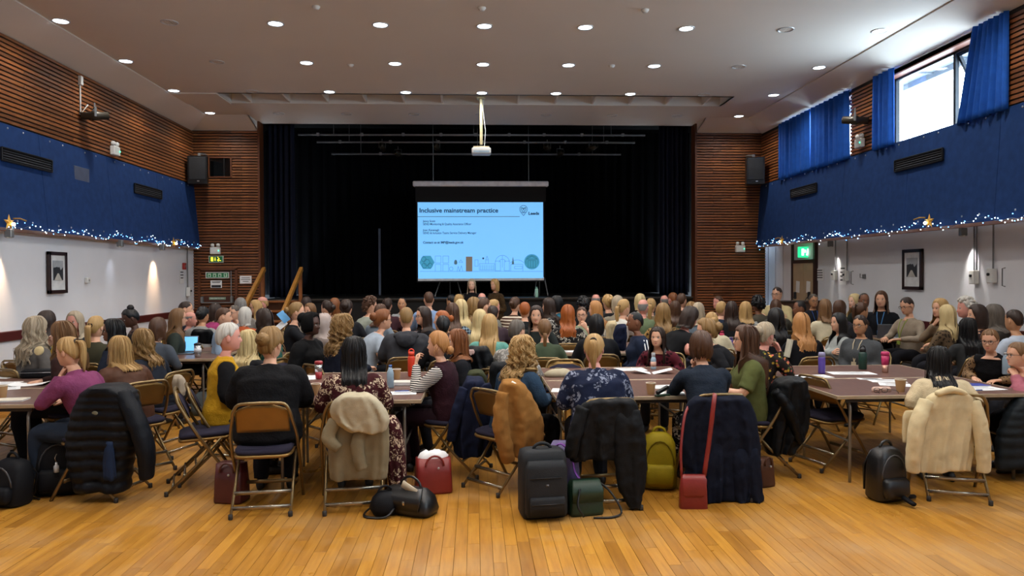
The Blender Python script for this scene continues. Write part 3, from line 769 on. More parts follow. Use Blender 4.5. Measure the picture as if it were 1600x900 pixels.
e = board('notice', (wy(384, 437).x, YP-.025, wy(384, 437).z), .25, .17, 'y', M_PAPER, 'white paper notice taped to the slats between the fire exit and handrail', 'notice', .006); lines(e, [(.25, .7), (.02, .8), (-.22, .5)], .25, .17, .006)
# fire exit door in the slatted wall
fx0, fx1, fz1 = wy(311, 420).x, wy(369, 420).x, wy(340, 420).z
mb = MB()
for xx in (fx0, fx1): mb.box((xx, YP-.01, fz1/2), (.05, .06, fz1))
mb.box(((fx0+fx1)/2, YP-.01, fz1), (fx1-fx0+.05, .06, .05)); door = struct(mb.build('door_1', M_TRIMWOOD))
q = MB(); zz = wy(340, 467).z; q.box(((fx0+fx1)/2, YP-.03, zz), (fx1-fx0-.12, .03, .14)); q.build('kick_panel', plain('push_panel', '#4a2412', .4), door)
q = MB(); q.tube([(fx0+.08, YP-.11, zz-.08), (fx1-.08, YP-.11, zz-.08)], .014, 8); 
for xx in (fx0+.08, fx1-.08): q.box((xx, YP-.07, zz-.02), (.05, .10, .14), bev=.008)
q.tube([(fx1-.10, YP-.05, zz), (fx1-.10, YP-.05, fz1-.05)], .012, 8); q.build('push_bar', M_GREYPIPE, door)
q = MB(); q.box(((fx0+fx1)/2, YP-.05, zz+.01), (.35, .006, .055)); q.build('push_sign', plain('push_sign', '#7f9a86', .5), door)
text_mesh('PUSH BAR TO OPEN', .032, M_PAPER, 'lettering', door, Matrix.Translation(((fx0+fx1)/2, YP-.055, zz)) @ Matrix.Rotation(R(90), 4, 'X'), 'CENTER')
# left wall things
def picture(c, axis, w, h, label):
    o = board('framed_picture', c, w, h, axis, plain('mount_white', '#d9dbdc', .6), label, 'picture', .02, (.05, plain('frame_wood', '#2d1510', .35)))
    q = MB(); q.box((0, -.013, .03), (w*.62, .004, h*.52)); q.build('photo', plain('photo_sky', '#a9adb2', .6), o)
    q = MB(); r = random.Random(5)
    xs = np.linspace(-.3, .3, 9)*w; top = [(.06+.10*r.random())*h for _ in xs]
    for i in range(8): q.add([(xs[i], -.0165, -.2*h), (xs[i+1], -.0165, -.2*h), (xs[i+1], -.0165, top[i+1]), (xs[i], -.0165, top[i])], [(0, 1, 2, 3)])
    q.build('photo_buildings', plain('photo_dark', '#2c2e33', .6), o)
    q = MB(); q.add([(-.25*w, -.017, -.2*h), (.22*w, -.017, -.2*h), (.03*w, -.017, -.02*h), (-.05*w, -.017, -.02*h)], [(0, 1, 2, 3)]); q.build('photo_road', plain('photo_road', '#b9b6ae', .6), o)
a = S(86, 426, XL); picture((XL+.03, a.y, a.z), '+x', .42, .55, 'dark framed black-and-white street photograph on the blue-lit white wall')
a = S(1429, 421, XLOW); picture((XLOW-.03, a.y, a.z), '-x', .46, .58, 'brown framed black-and-white photograph on the wall with cable boxes')
def smallbox(px, X, dims, name, label, cat, mat=M_WHITEPL):
    a = S(*px, X); o = thing(name, a, 0, label, cat); q = MB(); q.box((0, 0, 0), dims, bev=.008); q.build('case', mat, o)
    q = MB(); s = 1 if X < 0 else -1; q.box((s*dims[0]/2, 0, 0), (.008, dims[1]*.35, dims[2]*.35), bev=.002); q.build('button', plain('button_grey', '#8a8c8e', .5), o); return o
smallbox((137, 438), XL+.03, (.05, .09, .09), 'wall_switch', 'small white switch on the wall beside the dark framed picture', 'switch')
smallbox((288, 416), XL+.03, (.05, .10, .14), 'fire_call_point', 'small red fire call point near the slatted fire exit', 'alarm', plain('alarm_red', '#9b2a26', .5))
a = S(284, 432, XL+.01); e = board('notice', tuple(a), .22, .30, '+x', M_PAPER, 'pale paper notice below the red fire call point', 'notice', .006); lines(e, [(.3, .7), (.1, .7), (-.1, .6)], .22, .3, .006)
def conduit(px, X, z1, label, twin=False):
    s = 1 if X < 0 else -1
    a = S(*px, X); o = thing('cable_box', a, 0, label, 'cable box'); q = MB(); q.box((s*.04, 0, 0), (.08, .11, .19), bev=.01); q.build('box', M_WHITEPL, o)
    q = MB(); q.lathe([(.02, 0), (.02, .02), (.001, .021)], n=10); k = link('knob', q.mesh('knob', True), M_BLKMET, o, loc=(s*.08, 0, .02)); k.rotation_euler = (0, R(90*s), 0)
    q = MB()
    for d in ((-.025, .025) if twin else (0,)): q.tube([(s*.02, d, .09), (s*.02, d, z1-a.z)], .012, 6)
    q.build('conduit', M_GREYPIPE, o)
conduit((1526, 433), XLOW-.01, BB, 'white cable box with twin conduits, beside the wall spotlight', True); conduit((1554, 431), XLOW-.01, BB, 'white cable box with one conduit and a black knob near the wall bracket')
conduit((1307, 430), XLOW-.01, BB, 'small white cable box on one conduit beside the door notice'); conduit((1325, 431), XLOW-.01, BB, 'small white cable box beside the tall paper notice')
conduit((292, 456), XL+.01, BB, 'small grey cable box on a conduit in the corner by the fire exit')
for px, lb in (((1573, 433), 'thin metal bracket on the wall past the cable boxes'), ((1335, 434), 'thin metal bracket on the wall beside the tall paper notice')):
    a = S(*px, XLOW-.02); q = MB(); q.tube([(-.02, 0, .12), (-.06, 0, .11), (-.06, 0, -.11), (-.02, 0, -.12)], .008, 6); o = q.build('wall_bracket', M_GREYPIPE); o.location = a; tag(o, lb, 'bracket')
a = S(1350, 432, XLOW-.02); q = MB(); q.box((0, 0, 0), (.03, .08, .08), bev=.006); q.tube([(-.02, 0, -.02), (-.07, 0, -.02), (-.07, 0, .05)], .008, 6); o = q.build('coat_hook', M_GREYPIPE); o.location = a; tag(o, 'small metal hook on the wall below the side bulkhead', 'hook')
for px, w, h, lb in (((1281, 429), .34, .24, 'white notice on the wall just beside the side doors'), ((1317, 430), .26, .36, 'tall white notice with black lines between two cable boxes')):
    a = S(*px, XLOW-.01); e = board('notice', tuple(a), w, h, '-x', M_PAPER, lb, 'notice', .006); lines(e, [(.35, .6), (.15, .7), (-.05, .7), (-.25, .7)], w, h, .006)
# side doors in the right wall, with a panelled strip beside them
yd0, yd1 = S(1276, 440, XLOW).y, S(1243, 440, XLOW).y; zd = S(1260, 410, XLOW).z
mb = MB()
for yy in (yd0-.02, yd1+.03): mb.box((XLOW-.03, yy, zd/2+.2), (.08, .07, zd+.4))
mb.box((XLOW-.03, (yd0+yd1)/2, zd+.02), (.08, yd1-yd0, .07)); door2 = struct(mb.build('door_2', plain('door_frame', '#3a1d14', .5)))
M_DOOR = plain('door_tan', '#b09a7c', .5, nscale=3)
for i in range(2):
    w_ = (yd1-yd0)/2; q = MB(); q.box((XLOW-.03, yd0+w_*(i+.5), zd/2), (.05, w_-.012, zd-.02), bev=.004); lf = q.build('door_leaf', M_DOOR, door2)
    q = MB(); q.box((XLOW-.06, yd0+w_*(i+.5), 1.42), (.004, .17, .24), rot=Matrix.Rotation(R(4), 3, 'X')); q.build('paper_notice', M_PAPER, lf)
q = MB(); q.box((XLOW-.02, (yd0+yd1)/2, zd+.27), (.03, yd1-yd0, .42)); q.build('over_panel', M_PAINT, door2)
a = S(1257, 394, XLOW-.1); e = board('exit_sign', tuple(a), .26, .22, 'y', M_GLOWG, 'glowing green exit sign above the tan side doors', 'exit sign', .06)
q = MB(); q.box((-.05, -.032, 0), (.05, .004, .14)); q.box((.05, -.032, 0), (.04, .004, .14), rot=Matrix.Rotation(R(12), 3, 'Y')); q.box((0, -.032, .02), (.03, .004, .06)); q.build('symbol', M_WGLOW, e)
yw0 = yd1+.09; n = 4; wd = (17.25-yw0)/n
pan = struct(thing('trim_4', (XLOW-.03, yw0, 0)))
for i in range(n): q = MB(); q.box((0, wd*(i+.5), BB/2), (.05, wd-.05, BB), bev=.004); q.build('panel', M_PAINT, pan)
q = MB(); q.box((.012, wd*n/2, BB/2), (.01, wd*n, BB)); q.build('gap_backing', plain('gap_brown', '#3a1712', .6), pan)
# lectern / desk with microphones beside the doors
a = W(1250, 472, 14.2)
o = thing('reception_desk', (a.x, 14.2, 0), 0, 'dark wooden desk with two small microphones before the side doors', 'desk')
q = MB(); q.box((0, 0, a.z/2), (.8, .45, a.z), bev=.01); q.build('body', plain('desk_wood', '#4a3020', .5), o); q = MB(); q.box((0, 0, a.z+.015), (.86, .5, .03), bev=.006); q.build('top', plain('desk_top', '#2b2019', .4), o)
for x in (-.1, .18):
    q = MB(); q.tube([(x-.08, 0, a.z+.03), (x-.04, 0, a.z+.09), (x, -.02, a.z+.12)], .008, 6); q.box((x+.0, 0, a.z+.13), (.05, .05, .14), bev=.01); q.build('microphone', M_BLKMET, o)

# projector on a pole
pp = W(752, 237, 0.1); d = ray(752, 152); pc = CAMP+d*((CZ-HC)/d.z); YPJ = pc.y; pz = W(752, 237, YPJ).z
o = thing('projector', (W(752, 237, YPJ).x, YPJ, pz), 0, 'white ceiling projector hanging on a long pole over the tables', 'projector')
q = MB(); q.box((0, 0, 0), (.36, .30, .11), bev=.02); q.build('body', M_WHITEPL, o)
q = MB(); q.lathe([(.04, 0), (.04, .03), (.03, .035), (.001, .03)], n=14); l = link('lens', q.mesh('lens', True), plain('lens_blue', '#5f86a8', .1), o, loc=(.02, .15, -.01)); l.rotation_euler = (R(-90), 0, 0)
q = MB(); q.box((0, -.152, -.02), (.30, .006, .04)); q.build('vent_strip', plain('vent_strip', '#9ab0bf', .5), o)
q = MB(); q.box((0, 0, .075), (.30, .2, .03), bev=.006); q.build('mount_plate', plain('mount_cream', '#c9bfa0', .4, .3), o)
q = MB(); q.box((0, 0, (CZ-pz)/2+.08), (.055, .055, CZ-pz-.1), bev=.008); q.box((0, 0, CZ-pz-.02), (.16, .16, .03), bev=.004); q.build('pole', plain('pole_cream', '#cfc49c', .35, .3), o)
q = MB(); q.tube([(.06, 0, .10), (.08, 0, .4), (.035, 0, .8), (.04, 0, CZ-pz-.05)], .006, 6); q.build('cable', M_PAPER, o)

# stage lighting bars with lamps
M_BAR = plain('bar_steel', '#8a8b8e', .4, .2)
def lbar(y, x0, x1, py, label, nl):
    p0, p1 = W(x0, py, y), W(x1, py+1, y); o = thing('lighting_bar', (0, 0, 0), 0, label, 'lighting bar')
    q = MB(); q.tube([p0, p1], .022, 8); q.build('pipe', M_BAR, o, smooth=True)
    for i in range(nl):
        t = (i+.5)/nl+.02*math.sin(i*7); p = p0.lerp(p1, t); q = MB(); q.box((p.x, p.y, p.z+.01), (.07, .06, .07), bev=.008); q.build('clamp', M_BAR, o)
    for t in (.1, .5, .9):
        p = p0.lerp(p1, t); q = MB(); q.tube([p, (p.x, p.y, CZ+.8)], .006, 5); q.build('hanger', M_BAR, o)
lbar(17.2, 466, 1008, 210.5, 'long steel lighting bar hanging highest over the front of the stage', 9); lbar(18.0, 495, 992, 222, 'steel lighting bar hanging in the middle over the stage', 7); lbar(18.8, 518, 970, 240.5, 'lowest steel lighting bar hanging deep over the stage', 3)
for i, (x, y, yy) in enumerate(((597, 228, 18.0), (682, 228, 18.0), (855, 229, 18.0), (925, 229, 18.0), (622, 239, 18.8), (875, 238, 18.8))):
    lantern(W(x, y+2, yy), R(180+random.uniform(-25, 25)), 'black theatre lantern hanging from the %s stage lighting bar' % ('middle' if yy < 18.5 else 'lowest')).__setitem__('group', 'stage lanterns on the bar at %s' % ('middle' if yy < 18.5 else 'low'))

# ---- projection screen and slide
YSC = 17.6
def sp_(x, y, dy=0.0): p = W(x, y, YSC); return Vector((p.x, YSC-dy, p.z))
A, B = sp_(652, 315), sp_(850, 438)
o = thing('projection_screen', ((A.x+B.x)/2, YSC, B.z), 0, 'large hanging projection screen showing a pale blue slide', 'screen')
def scr(px, py, dy): v = sp_(px, py, dy); return v-o.location
q = MB(); a, b = scr(645, 283, 0), scr(857, 291.5, 0); q.box(((a.x+b.x)/2, .03, (a.z+b.z)/2), (b.x-a.x, .14, a.z-b.z), bev=.02); q.build('case', plain('case_grey', '#eeeef6', .5), o)
q = MB(); a, b = scr(649, 291, 0), scr(853, 315, 0); q.box(((a.x+b.x)/2, .01, (a.z+b.z)/2), (b.x-a.x, .008, a.z-b.z)); q.build('black_drop', M_BLACK, o)
q = MB(); a, b = scr(650, 314, 0), scr(851.5, 440, 0); q.box(((a.x+b.x)/2, .012, (a.z+b.z)/2), (b.x-a.x, .006, a.z-b.z)); q.build('black_border', M_BLACK, o)
q = MB(); a, b = scr(653, 434, 0), scr(850, 438, 0); q.box(((a.x+b.x)/2, .004, (a.z+b.z)/2), (b.x-a.x, .004, a.z-b.z)); q.build('bare_fabric', plain('screen_fabric', '#e0e0e0', .7), o)
M_SLIDE = emit('slide_blue', '#72b8ee', .72); M_SL2 = emit('slide_teal', '#3b93b5', .55); M_SLB = emit('slide_brown', '#7f7263', .4); M_SLG = emit('slide_olive', '#4d7280', .35); M_SLT = emit('slide_text', '#1c4a66', .35); M_SLL = emit('slide_line', '#3c7fb0', .6)
q = MB(); a, b = scr(652.5, 316, 0), scr(849, 434.5, 0); q.box(((a.x+b.x)/2, 0, (a.z+b.z)/2), (b.x-a.x, .004, a.z-b.z)); slide = q.build('slide', M_SLIDE, o)
q = MB(); a, b = scr(652.5, 338, 0), scr(812, 339, 0); q.box(((a.x+b.x)/2, -.003, (a.z+b.z)/2), (b.x-a.x, .002, .012)); q.build('title_rule', M_SLG, slide)
pm = (scr(752, 400, 0)-scr(751, 400, 0)).length
def stext(t, px, py, hpx, bold=0.0, wpx=None):
    me = text_mesh(t, hpx*pm, M_SLT, 'lettering', slide, None, bold=bold)
    p = scr(px, py, 0); w = max(v.co.x for v in me.data.vertices)
    k = (wpx*pm/w) if wpx else 1
    me.matrix_local = Matrix.Translation((p.x, -.004, p.z)) @ Matrix.Rotation(R(90), 4, 'X') @ Matrix.Diagonal((k, 1, 1, 1))
stext('Inclusive mainstream practice', 655, 332, 9.6, .004, 123)
stext('Jenny Scott', 661, 347, 4.6, .001, 19); stext('SEND Monitoring & Quality Assurance Officer', 661, 351.7, 4.6, .001, 75)
stext('Joan Kavanagh', 661, 361, 4.6, .001, 25); stext('SEND & Inclusion Teams Service Delivery Manager', 661, 365.6, 4.6, .001, 83)
stext('Contact us at IMP@leeds.gov.uk', 661, 380.5, 4.8, .0025, 63); stext('Leeds', 825.5, 335.5, 6.2, .004, 17)
def poly(pts, mat, name, dy=-.0035):
    q = MB(); q.add([scr(x, y, 0)+Vector((0, dy, 0)) for x, y in pts], [tuple(range(len(pts)))]); q.build(name, mat, slide, fix=False)
poly([(667+12*math.cos(k*math.pi/3), 410+12*math.sin(k*math.pi/3)) for k in range(6)], M_SL2, 'hexagon_tile')
poly([(728, 401), (738, 401), (738, 424.5), (728, 424.5)], M_SLB, 'brown_block')
poly([(831+12*math.cos(k*math.pi/12), 409+12*math.sin(k*math.pi/12)) for k in range(24)], M_SL2, 'round_emblem')
poly([(712+2.6*math.cos(k*math.pi/6), 411+2.6*math.sin(k*math.pi/6)*(1 if math.sin(k*math.pi/6) > 0 else 2)) for k in range(12)], M_SLG, 'leaf_mark'); poly([(799.5, 413), (803.5, 413), (801.5, 401)], M_SLG, 'tree_mark')
poly([(755+1.5*math.cos(k*math.pi/6), 403.7+1.5*math.sin(k*math.pi/6)) for k in range(12)], M_SLT, 'dot_mark')
def strokes(paths, mat, name, w=.0035):
    q = MB()
    for pth in paths:
        P = [scr(x, y, 0)+Vector((0, -.004, 0)) for x, y in pth]
        for u, v in zip(P[:-1], P[1:]):
            dd = (v-u); nn = Vector((-dd.z, 0, dd.x)); nn = nn.normalized()*w if nn.length else nn
            q.add([u-nn, v-nn, v+nn, u+nn], [(0, 1, 2, 3)])
    q.build(name, mat, slide, fix=False)
bx = lambda x0, y0, x1, y1: [(x0, y0), (x1, y0), (x1, y1), (x0, y1), (x0, y0)]
arc = lambda cx_, cy_, r, a0, a1, n=10: [(cx_+r*math.cos(R(a0+(a1-a0)*k/n)), cy_+r*math.sin(R(a0+(a1-a0)*k/n))) for k in range(n+1)]
L = [[(656, 424), (848, 424)], bx(680, 400, 689, 411), bx(692, 400, 701, 411), bx(680, 413, 689, 424), bx(692, 413, 701, 424), bx(742, 406, 747, 416), bx(749, 412, 773, 422), bx(759, 406, 763, 412), [(759, 406), (761, 400), (763, 406)],
     arc(785, 410, 11, 180, 360), [(774, 410), (774, 424)], [(796, 410), (796, 424)], [(785, 399), (785, 418)], arc(785, 410, 5, 180, 360), bx(798, 413, 817, 424), [(804, 416), (816, 416), (816, 420), (804, 420), (804, 416)], arc(808, 420, 14, 220, 320), bx(774, 408, 782, 423), bx(788, 408, 796, 423), arc(705, 420, 3, 0, 360), [(714, 424), (716, 416), (718, 424), (721, 415), (723, 424)], [(717, 410), (720, 406), (723, 410), (717, 410)]]
for k in range(8): L.append([(751+k*2.8, 414), (751+k*2.8, 422)])
strokes(L, M_SLL, 'skyline_drawing', .004)
L = [arc(667, 410, 5, 0, 360, 6), arc(662, 405, 4, 0, 360, 6), arc(672, 415, 4, 0, 360, 6), arc(663, 415, 4, 0, 360, 6), [(823, 405), (831, 400), (839, 405), (823, 405)], bx(825, 407, 837, 418), [(829, 407), (829, 418)], [(833, 407), (833, 418)], arc(831, 409, 9.5, 160, 380)]
strokes(L, emit('slide_line_dark', '#22688c', .4), 'emblem_drawing', .005)
pin = [(818+6*math.cos(R(a)), 327+6*math.sin(R(a))) for a in range(150, 391, 20)]+[(818, 337), (818+6*math.cos(R(150)), 327+6*math.sin(R(150)))]
strokes([pin, arc(815.8, 327, 1.8, 0, 360, 8), arc(820.2, 327, 1.8, 0, 360, 8), [(814, 324), (818, 325.5), (822, 324)], [(816, 330), (818, 331.5), (820, 330)], [(815, 331), (818, 333), (821, 331)]], M_SLT, 'pin_logo', .006)
q = MB()
for x in (677, 826): p = scr(x, 284, 0); q.tube([p, (p.x, 0, CZ+.8-o.location.z)], .008, 5)
q.build('hanging_wire', M_GREYPIPE, o)
# tripod stands behind the screen
for xs, lb in (((680, 703, 722), 'thin grey tripod stand under the screen beside the longer-haired presenter'), ((834, 844, 855), 'thin grey tripod stand under the screen beside the green bottle')):
    o = thing('tripod_stand', (W(xs[1], 466, YSC+.5).x, YSC+.5, SZ), 0, lb, 'stand')
    top = Vector((0, 0, 1.0))
    for i, x in enumerate(xs):
        f = Vector((W(x, 466, YSC+.5).x-o.location.x, (-.2, .25, -.2)[i], 0)); q = MB(); q.tube([f, f.lerp(top, .5), Vector((f.x*.35, 0, 1.0))], .014, 6); q.build('leg', M_GREYPIPE, o)
    q = MB(); q.tube([(0, 0, .9), (0, 0, 1.6)], .016, 8); q.build('pole', M_GREYPIPE, o)
a = W(838.5, 465.5, YSF+.25)
o = thing('water_bottle', (a.x, YSF+.25, SZ), 0, 'mint green bottle standing on the stage edge', 'bottle'); q = MB(); q.lathe([(.035, 0), (.038, .02), (.038, .17), (.028, .20)], n=14); q.build('body', plain('mint', '#a8d6c2', .4), o, smooth=True); q = MB(); q.lathe([(.024, .20), (.024, .24), (.001, .242)], n=12); q.build('cap', plain('mint_cap', '#7fae9c', .4), o, smooth=True)
# ================================================================= CHAIRS AND TABLES
M_BRONZE = plain('chair_bronze', '#84704e', .36, .8, var=.08)
M_BRPAN = plain('chair_pan', '#8a6b3a', .40, .65, var=.08)
M_CHROME = plain('chair_chrome', '#a39a8a', .25, .9)
M_PAD = fabric('chair_pad', '#2b2939')
M_RUB = plain('rubber', '#2a2521', .7)
def catmull(P, n):
    P = [np.array(p, float) for p in P]; Q = [2*P[0]-P[1]]+P+[2*P[-1]-P[-2]]; out = []
    segs = len(P)-1
    for k in range(n+1):
        t = k/n*segs; i = min(int(t), segs-1); u = t-i
        a, b, c, d = Q[i:i+4]
        out.append(.5*((2*b)+(c-a)*u+(2*a-5*b+4*c-d)*u*u+(3*b-a-3*c+d)*u**3))
    return out
def chair_meshes():
    c = {}
    H = .79; w = .215
    def side(s):    # from front foot to top corner
        return [(s*.235, .25, .0), (s*.235, .12, .22), (s*.232, -.03, .44), (s*.225, -.10, .56), (s*.205, -.155, .66), (s*.195, -.185, H-.07)]
    top = [(.165, -.195, H-.015), (.10, -.205, H), (-.10, -.205, H), (-.165, -.195, H-.015)]
    pth = catmull(side(1), 14)[:-1]+catmull([side(1)[-1]]+top+[side(-1)[-1]], 12)+catmull(side(-1), 14)[::-1][1:]
    q = MB(); q.tube(pth, .0125, 8, up=(1, 0, 0)); c['frame'] = q.mesh('back_frame', True)
    q = MB(); rings = []
    for i in range(9):
        t = i/8; z = .57+(H-.015-.57)*t; yb = -.115-.085*t
        hw = .185 if t < .75 else .185-.10*((t-.75)/.25)**2
        rings.append([(hw*math.sin(R(a)), yb-.018*math.cos(R(a))+.012, z) for a in np.linspace(-90, 90, 9)]+[(hw*math.sin(R(a)), yb-.018*math.cos(R(a))+.018, z) for a in np.linspace(90, -90, 9)])
    q.loft(rings); c['backrest'] = q.mesh('backrest', True)
    q = MB(); rings = []
    for i in range(7):
        t = i/6; z = .585+(H-.04-.585)*t; yb = -.112-.078*t; e = 1-abs(2*t-1)**4*.8
        hw = .172 if t < .75 else .172-.09*((t-.75)/.25)**2
        rings.append([(hw*math.sin(R(a)), yb-.018*math.cos(R(a))+.019, z) for a in np.linspace(-90, 90, 9)]+[(hw*math.sin(R(a)), yb-.018*math.cos(R(a))+.02+.02*e*math.cos(R(a))**.4, z) for a in np.linspace(88, -88, 9)])
    q.loft(rings); c['back_pad'] = q.mesh('back_pad', True)
    def seat(z0, z1, f, rad):
        q = MB(); rings = []
        for z, k in ((z0, .97), (z0+(z1-z0)*.3, 1.0), (z0+(z1-z0)*.7, 1.0), (z1, .92)):
            ring = []
            for a in range(0, 360, 12):
                ca, sa = math.cos(R(a)), math.sin(R(a)); e = .35
                ring.append((.205*k*f*math.copysign(abs(ca)**e, ca), .02+.205*k*f*math.copysign(abs(sa)**e, sa), z+.012*math.sin(R(a))))
            rings.append(ring)
        q.loft(rings); return q.mesh('seat', True)
    c['seat_pan'] = seat(.405, .43, 1.0, .02); c['seat_pad'] = seat(.43, .465, .97, .03)
    q = MB(); q.tube([(0, .13, .42), (0, -.05, .22), (0, -.27, 0.012)], .011, 8); c['leg'] = q.mesh('leg', True)
    q = MB(); q.tube([(-.2, 0, 0), (.2, 0, 0)], .009, 8, flat=1.6); c['bar'] = q.mesh('crossbar', True)
    q = MB(); q.lathe([(.013, 0), (.016, .004), (.016, .035), (.013, .036)], n=10); c['foot'] = q.mesh('foot', True)
    # compact version for the crowd: legs and bars in one frame mesh
    q = MB(); q.tube(pth[::2], .0125, 5, up=(1, 0, 0))
    for s in (-1, 1): q.tube([(s*.2, .13, .42), (s*.2, -.27, .0)], .011, 5)
    for y, z in ((-.2, .08), (-.13, .15)): q.tube([(-.2, y, z), (.2, y, z)], .009, 5)
    c['lowframe'] = q.mesh('chair_frame', True)
    return c
CH = chair_meshes()
CHAIRS = {}
def chair(loc, rz, label, group=None, far=False):
    CHAIRS[label] = (Vector((loc[0], loc[1], 0)), rz)
    o = thing('folding_chair', (loc[0], loc[1], 0), rz, label, 'chair', group)
    if far:
        link('chair_frame', CH['lowframe'], M_BRONZE, o); link('backrest', CH['backrest'], M_BRPAN, o); link('seat', CH['seat_pad'], M_PAD, o); return o
    link('back_frame', CH['frame'], M_BRONZE, o); link('backrest', CH['backrest'], M_BRPAN, o); link('back_pad', CH['back_pad'], M_PAD, o)
    st = link('seat_pan', CH['seat_pan'], M_BRPAN, o); link('seat_pad', CH['seat_pad'], M_PAD, o)
    for s in (-1, 1):
        l = link('leg', CH['leg'], M_BRONZE, o, loc=(s*.2, 0, 0)); link('foot_cap', CH['foot'], M_RUB, l, loc=(0, -.268, 0))
    for y, z in ((-.222, .062), (-.14, .145)): link('crossbar', CH['bar'], M_CHROME, o, loc=(0, y, z))
    link('crossbar', CH['bar'], M_BRONZE, o, loc=(0, .17, .14))
    return o
def table_mat():
    m, nt, b = newmat('table_laminate'); co = objco(nt, (30, 2, 2)); n = noise(nt, co, 2.2, 5, .6)
    nt.links.new(ramp(nt, n, [(.25, srgb('#4e3733')), (.55, srgb('#66493f')), (.8, srgb('#785849'))]), b.inputs['Base Color']); b.inputs['Roughness'].default_value = .33
    return m
M_TABLE = table_mat(); M_EDGE = plain('table_edge', '#a8977e', .4, .3); M_TLEG = plain('table_leg', '#8d8880', .35, .7)
TZ = .71
TABLES = []
def table(x0, x1, y0, y1, label, group=None, rz=0, far=False):
    cx_, cy_ = (x0+x1)/2, (y0+y1)/2; L, D = x1-x0, y1-y0
    o = thing('folding_table', (cx_, cy_, 0), rz, label, 'table', group); TABLES.append((x0, x1, y0, y1))
    q = MB(); q.box((0, 0, TZ-.0105), (L-.012, D-.012, .021), bev=.002); q.build('tabletop', M_TABLE, o)
    q = MB()
    for s in (-1, 1): q.box((s*(L/2-.003), 0, TZ-.013), (.008, D, .03), bev=.003); q.box((0, s*(D/2-.003), TZ-.013), (L, .008, .03), bev=.003)
    q.build('edge_trim', M_EDGE, o)
    for sx in (-1, 1):
        for sy in (-1, 1):
            q = MB(); xx = sx*(L/2-.14); yy = sy*(D/2-.07)
            q.tube(catmull([(xx, yy-sy*.09, TZ-.03), (xx, yy-sy*.05, TZ-.05), (xx, yy, TZ-.10), (xx, yy, TZ-.3), (xx, yy, 0)], 10), .0125, 8); q.build('leg', M_TLEG, o, smooth=True)
        q = MB(); q.tube([(sx*(L/2-.14), -(D/2-.07), .33), (sx*(L/2-.14), D/2-.07, .33)], .009, 6); q.build('stretcher', M_TLEG, o)
    for s in (-1, 1): q = MB(); q.box((0, s*(D/2-.06), TZ-.04), (L-.2, .02, .04)); q.build('apron', plain('apron_dark', '#2a2320', .6), o)
    return o
T1 = G(65, 632, TZ); ytA = G(560, 633, TZ).y+.2; ytB = G(1040, 626, TZ).y+.2; ytD = G(1335, 627, TZ).y+.24
tA = table(G(400, 633, TZ).x, G(655, 633, TZ).x, ytA, ytA+0.86, 'brown folding table with red travel mug and notebooks, by the maroon floral dress')
table(G(400, 633, TZ).x, G(655, 633, TZ).x, ytA+0.86+.007, ytA+1.72, 'brown folding table pushed behind the red travel mug table')
table(G(872, 627, TZ).x, G(1165, 627, TZ).x, ytB, ytB+0.95, 'brown folding table with paper cup and stapler, before the navy sweater')
table(G(872, 627, TZ).x, G(1165, 627, TZ).x, ytB+0.95+.007, ytB+1.90, 'brown folding table with open booklet, before the red patterned jumper')
table(T1.x-1.8, T1.x, T1.y, T1.y+.86, 'brown folding table with paper cup and notebook, before the magenta jumper')
table(T1.x-1.8, T1.x, T1.y+.867, T1.y+1.72, 'brown folding table with black pencil case, behind the magenta jumper')
dx = G(1332, 627, TZ).x
table(dx, dx+1.65, ytD, ytD+0.97, 'brown folding table with pink glasses case, before the cream jacket')
table(dx, dx+1.65, ytD+0.97+.007, ytD+1.94, 'brown folding table with purple, green and pink bottles')
yE = G(310, 561, TZ).y; xE = G(332, 561, TZ).x
table(xE-1.5, xE, yE, yE+.75, 'brown folding table with open laptop and steel cup'); table(xE-1.5, xE, yE+.757, yE+1.5, 'brown folding table behind the laptop table', 'tables')
yF = G(585, 556, TZ).y; xF = G(604, 556, TZ).x
table(xF-1.5, xF, yF, yF+.75, 'brown folding table with two paper cups, beside the hooded grey jacket'); table(xF-1.5, xF, yF+.757, yF+1.5, 'brown folding table behind the two paper cups')
yG = G(890, 553, TZ).y; xG = G(868, 553, TZ).x
table(xG, xG+1.4, yG, yG+.75, 'brown folding table with papers between the green shirt and navy tracksuit'); table(xG, xG+1.4, yG+.757, yG+1.5, 'brown folding table behind the papers, before the sage green top')
yH = G(1140, 553, TZ).y; xH = G(1128, 553, TZ).x
table(xH, xH+1.5, yH, yH+.75, 'brown folding table with pink and blue bottles'); table(xH, xH+1.5, yH+.757, yH+1.5, 'brown folding table behind the strawberry blonde hair')
xI = W(1385, 520, 10.6).x
table(xI, min(xI+1.0, XLOW-.15), 10.6, 11.35, 'brown folding table stacked with papers beside the man typing on a laptop')
yJ = 12.6
for k, (px0, px1, yy) in enumerate(((400, 480, 12.4), (560, 640, 12.7), (700, 780, 12.6), (860, 950, 12.5), (1010, 1100, 12.5), (1150, 1240, 12.4))):
    a, b = W(px0, 500, yy).x, W(px1, 500, yy).x; table(a, max(b, a+1.3), yy, yy+.75, 'brown folding table in the row closest to the stage', 'tables in the row closest to the stage', far=True)
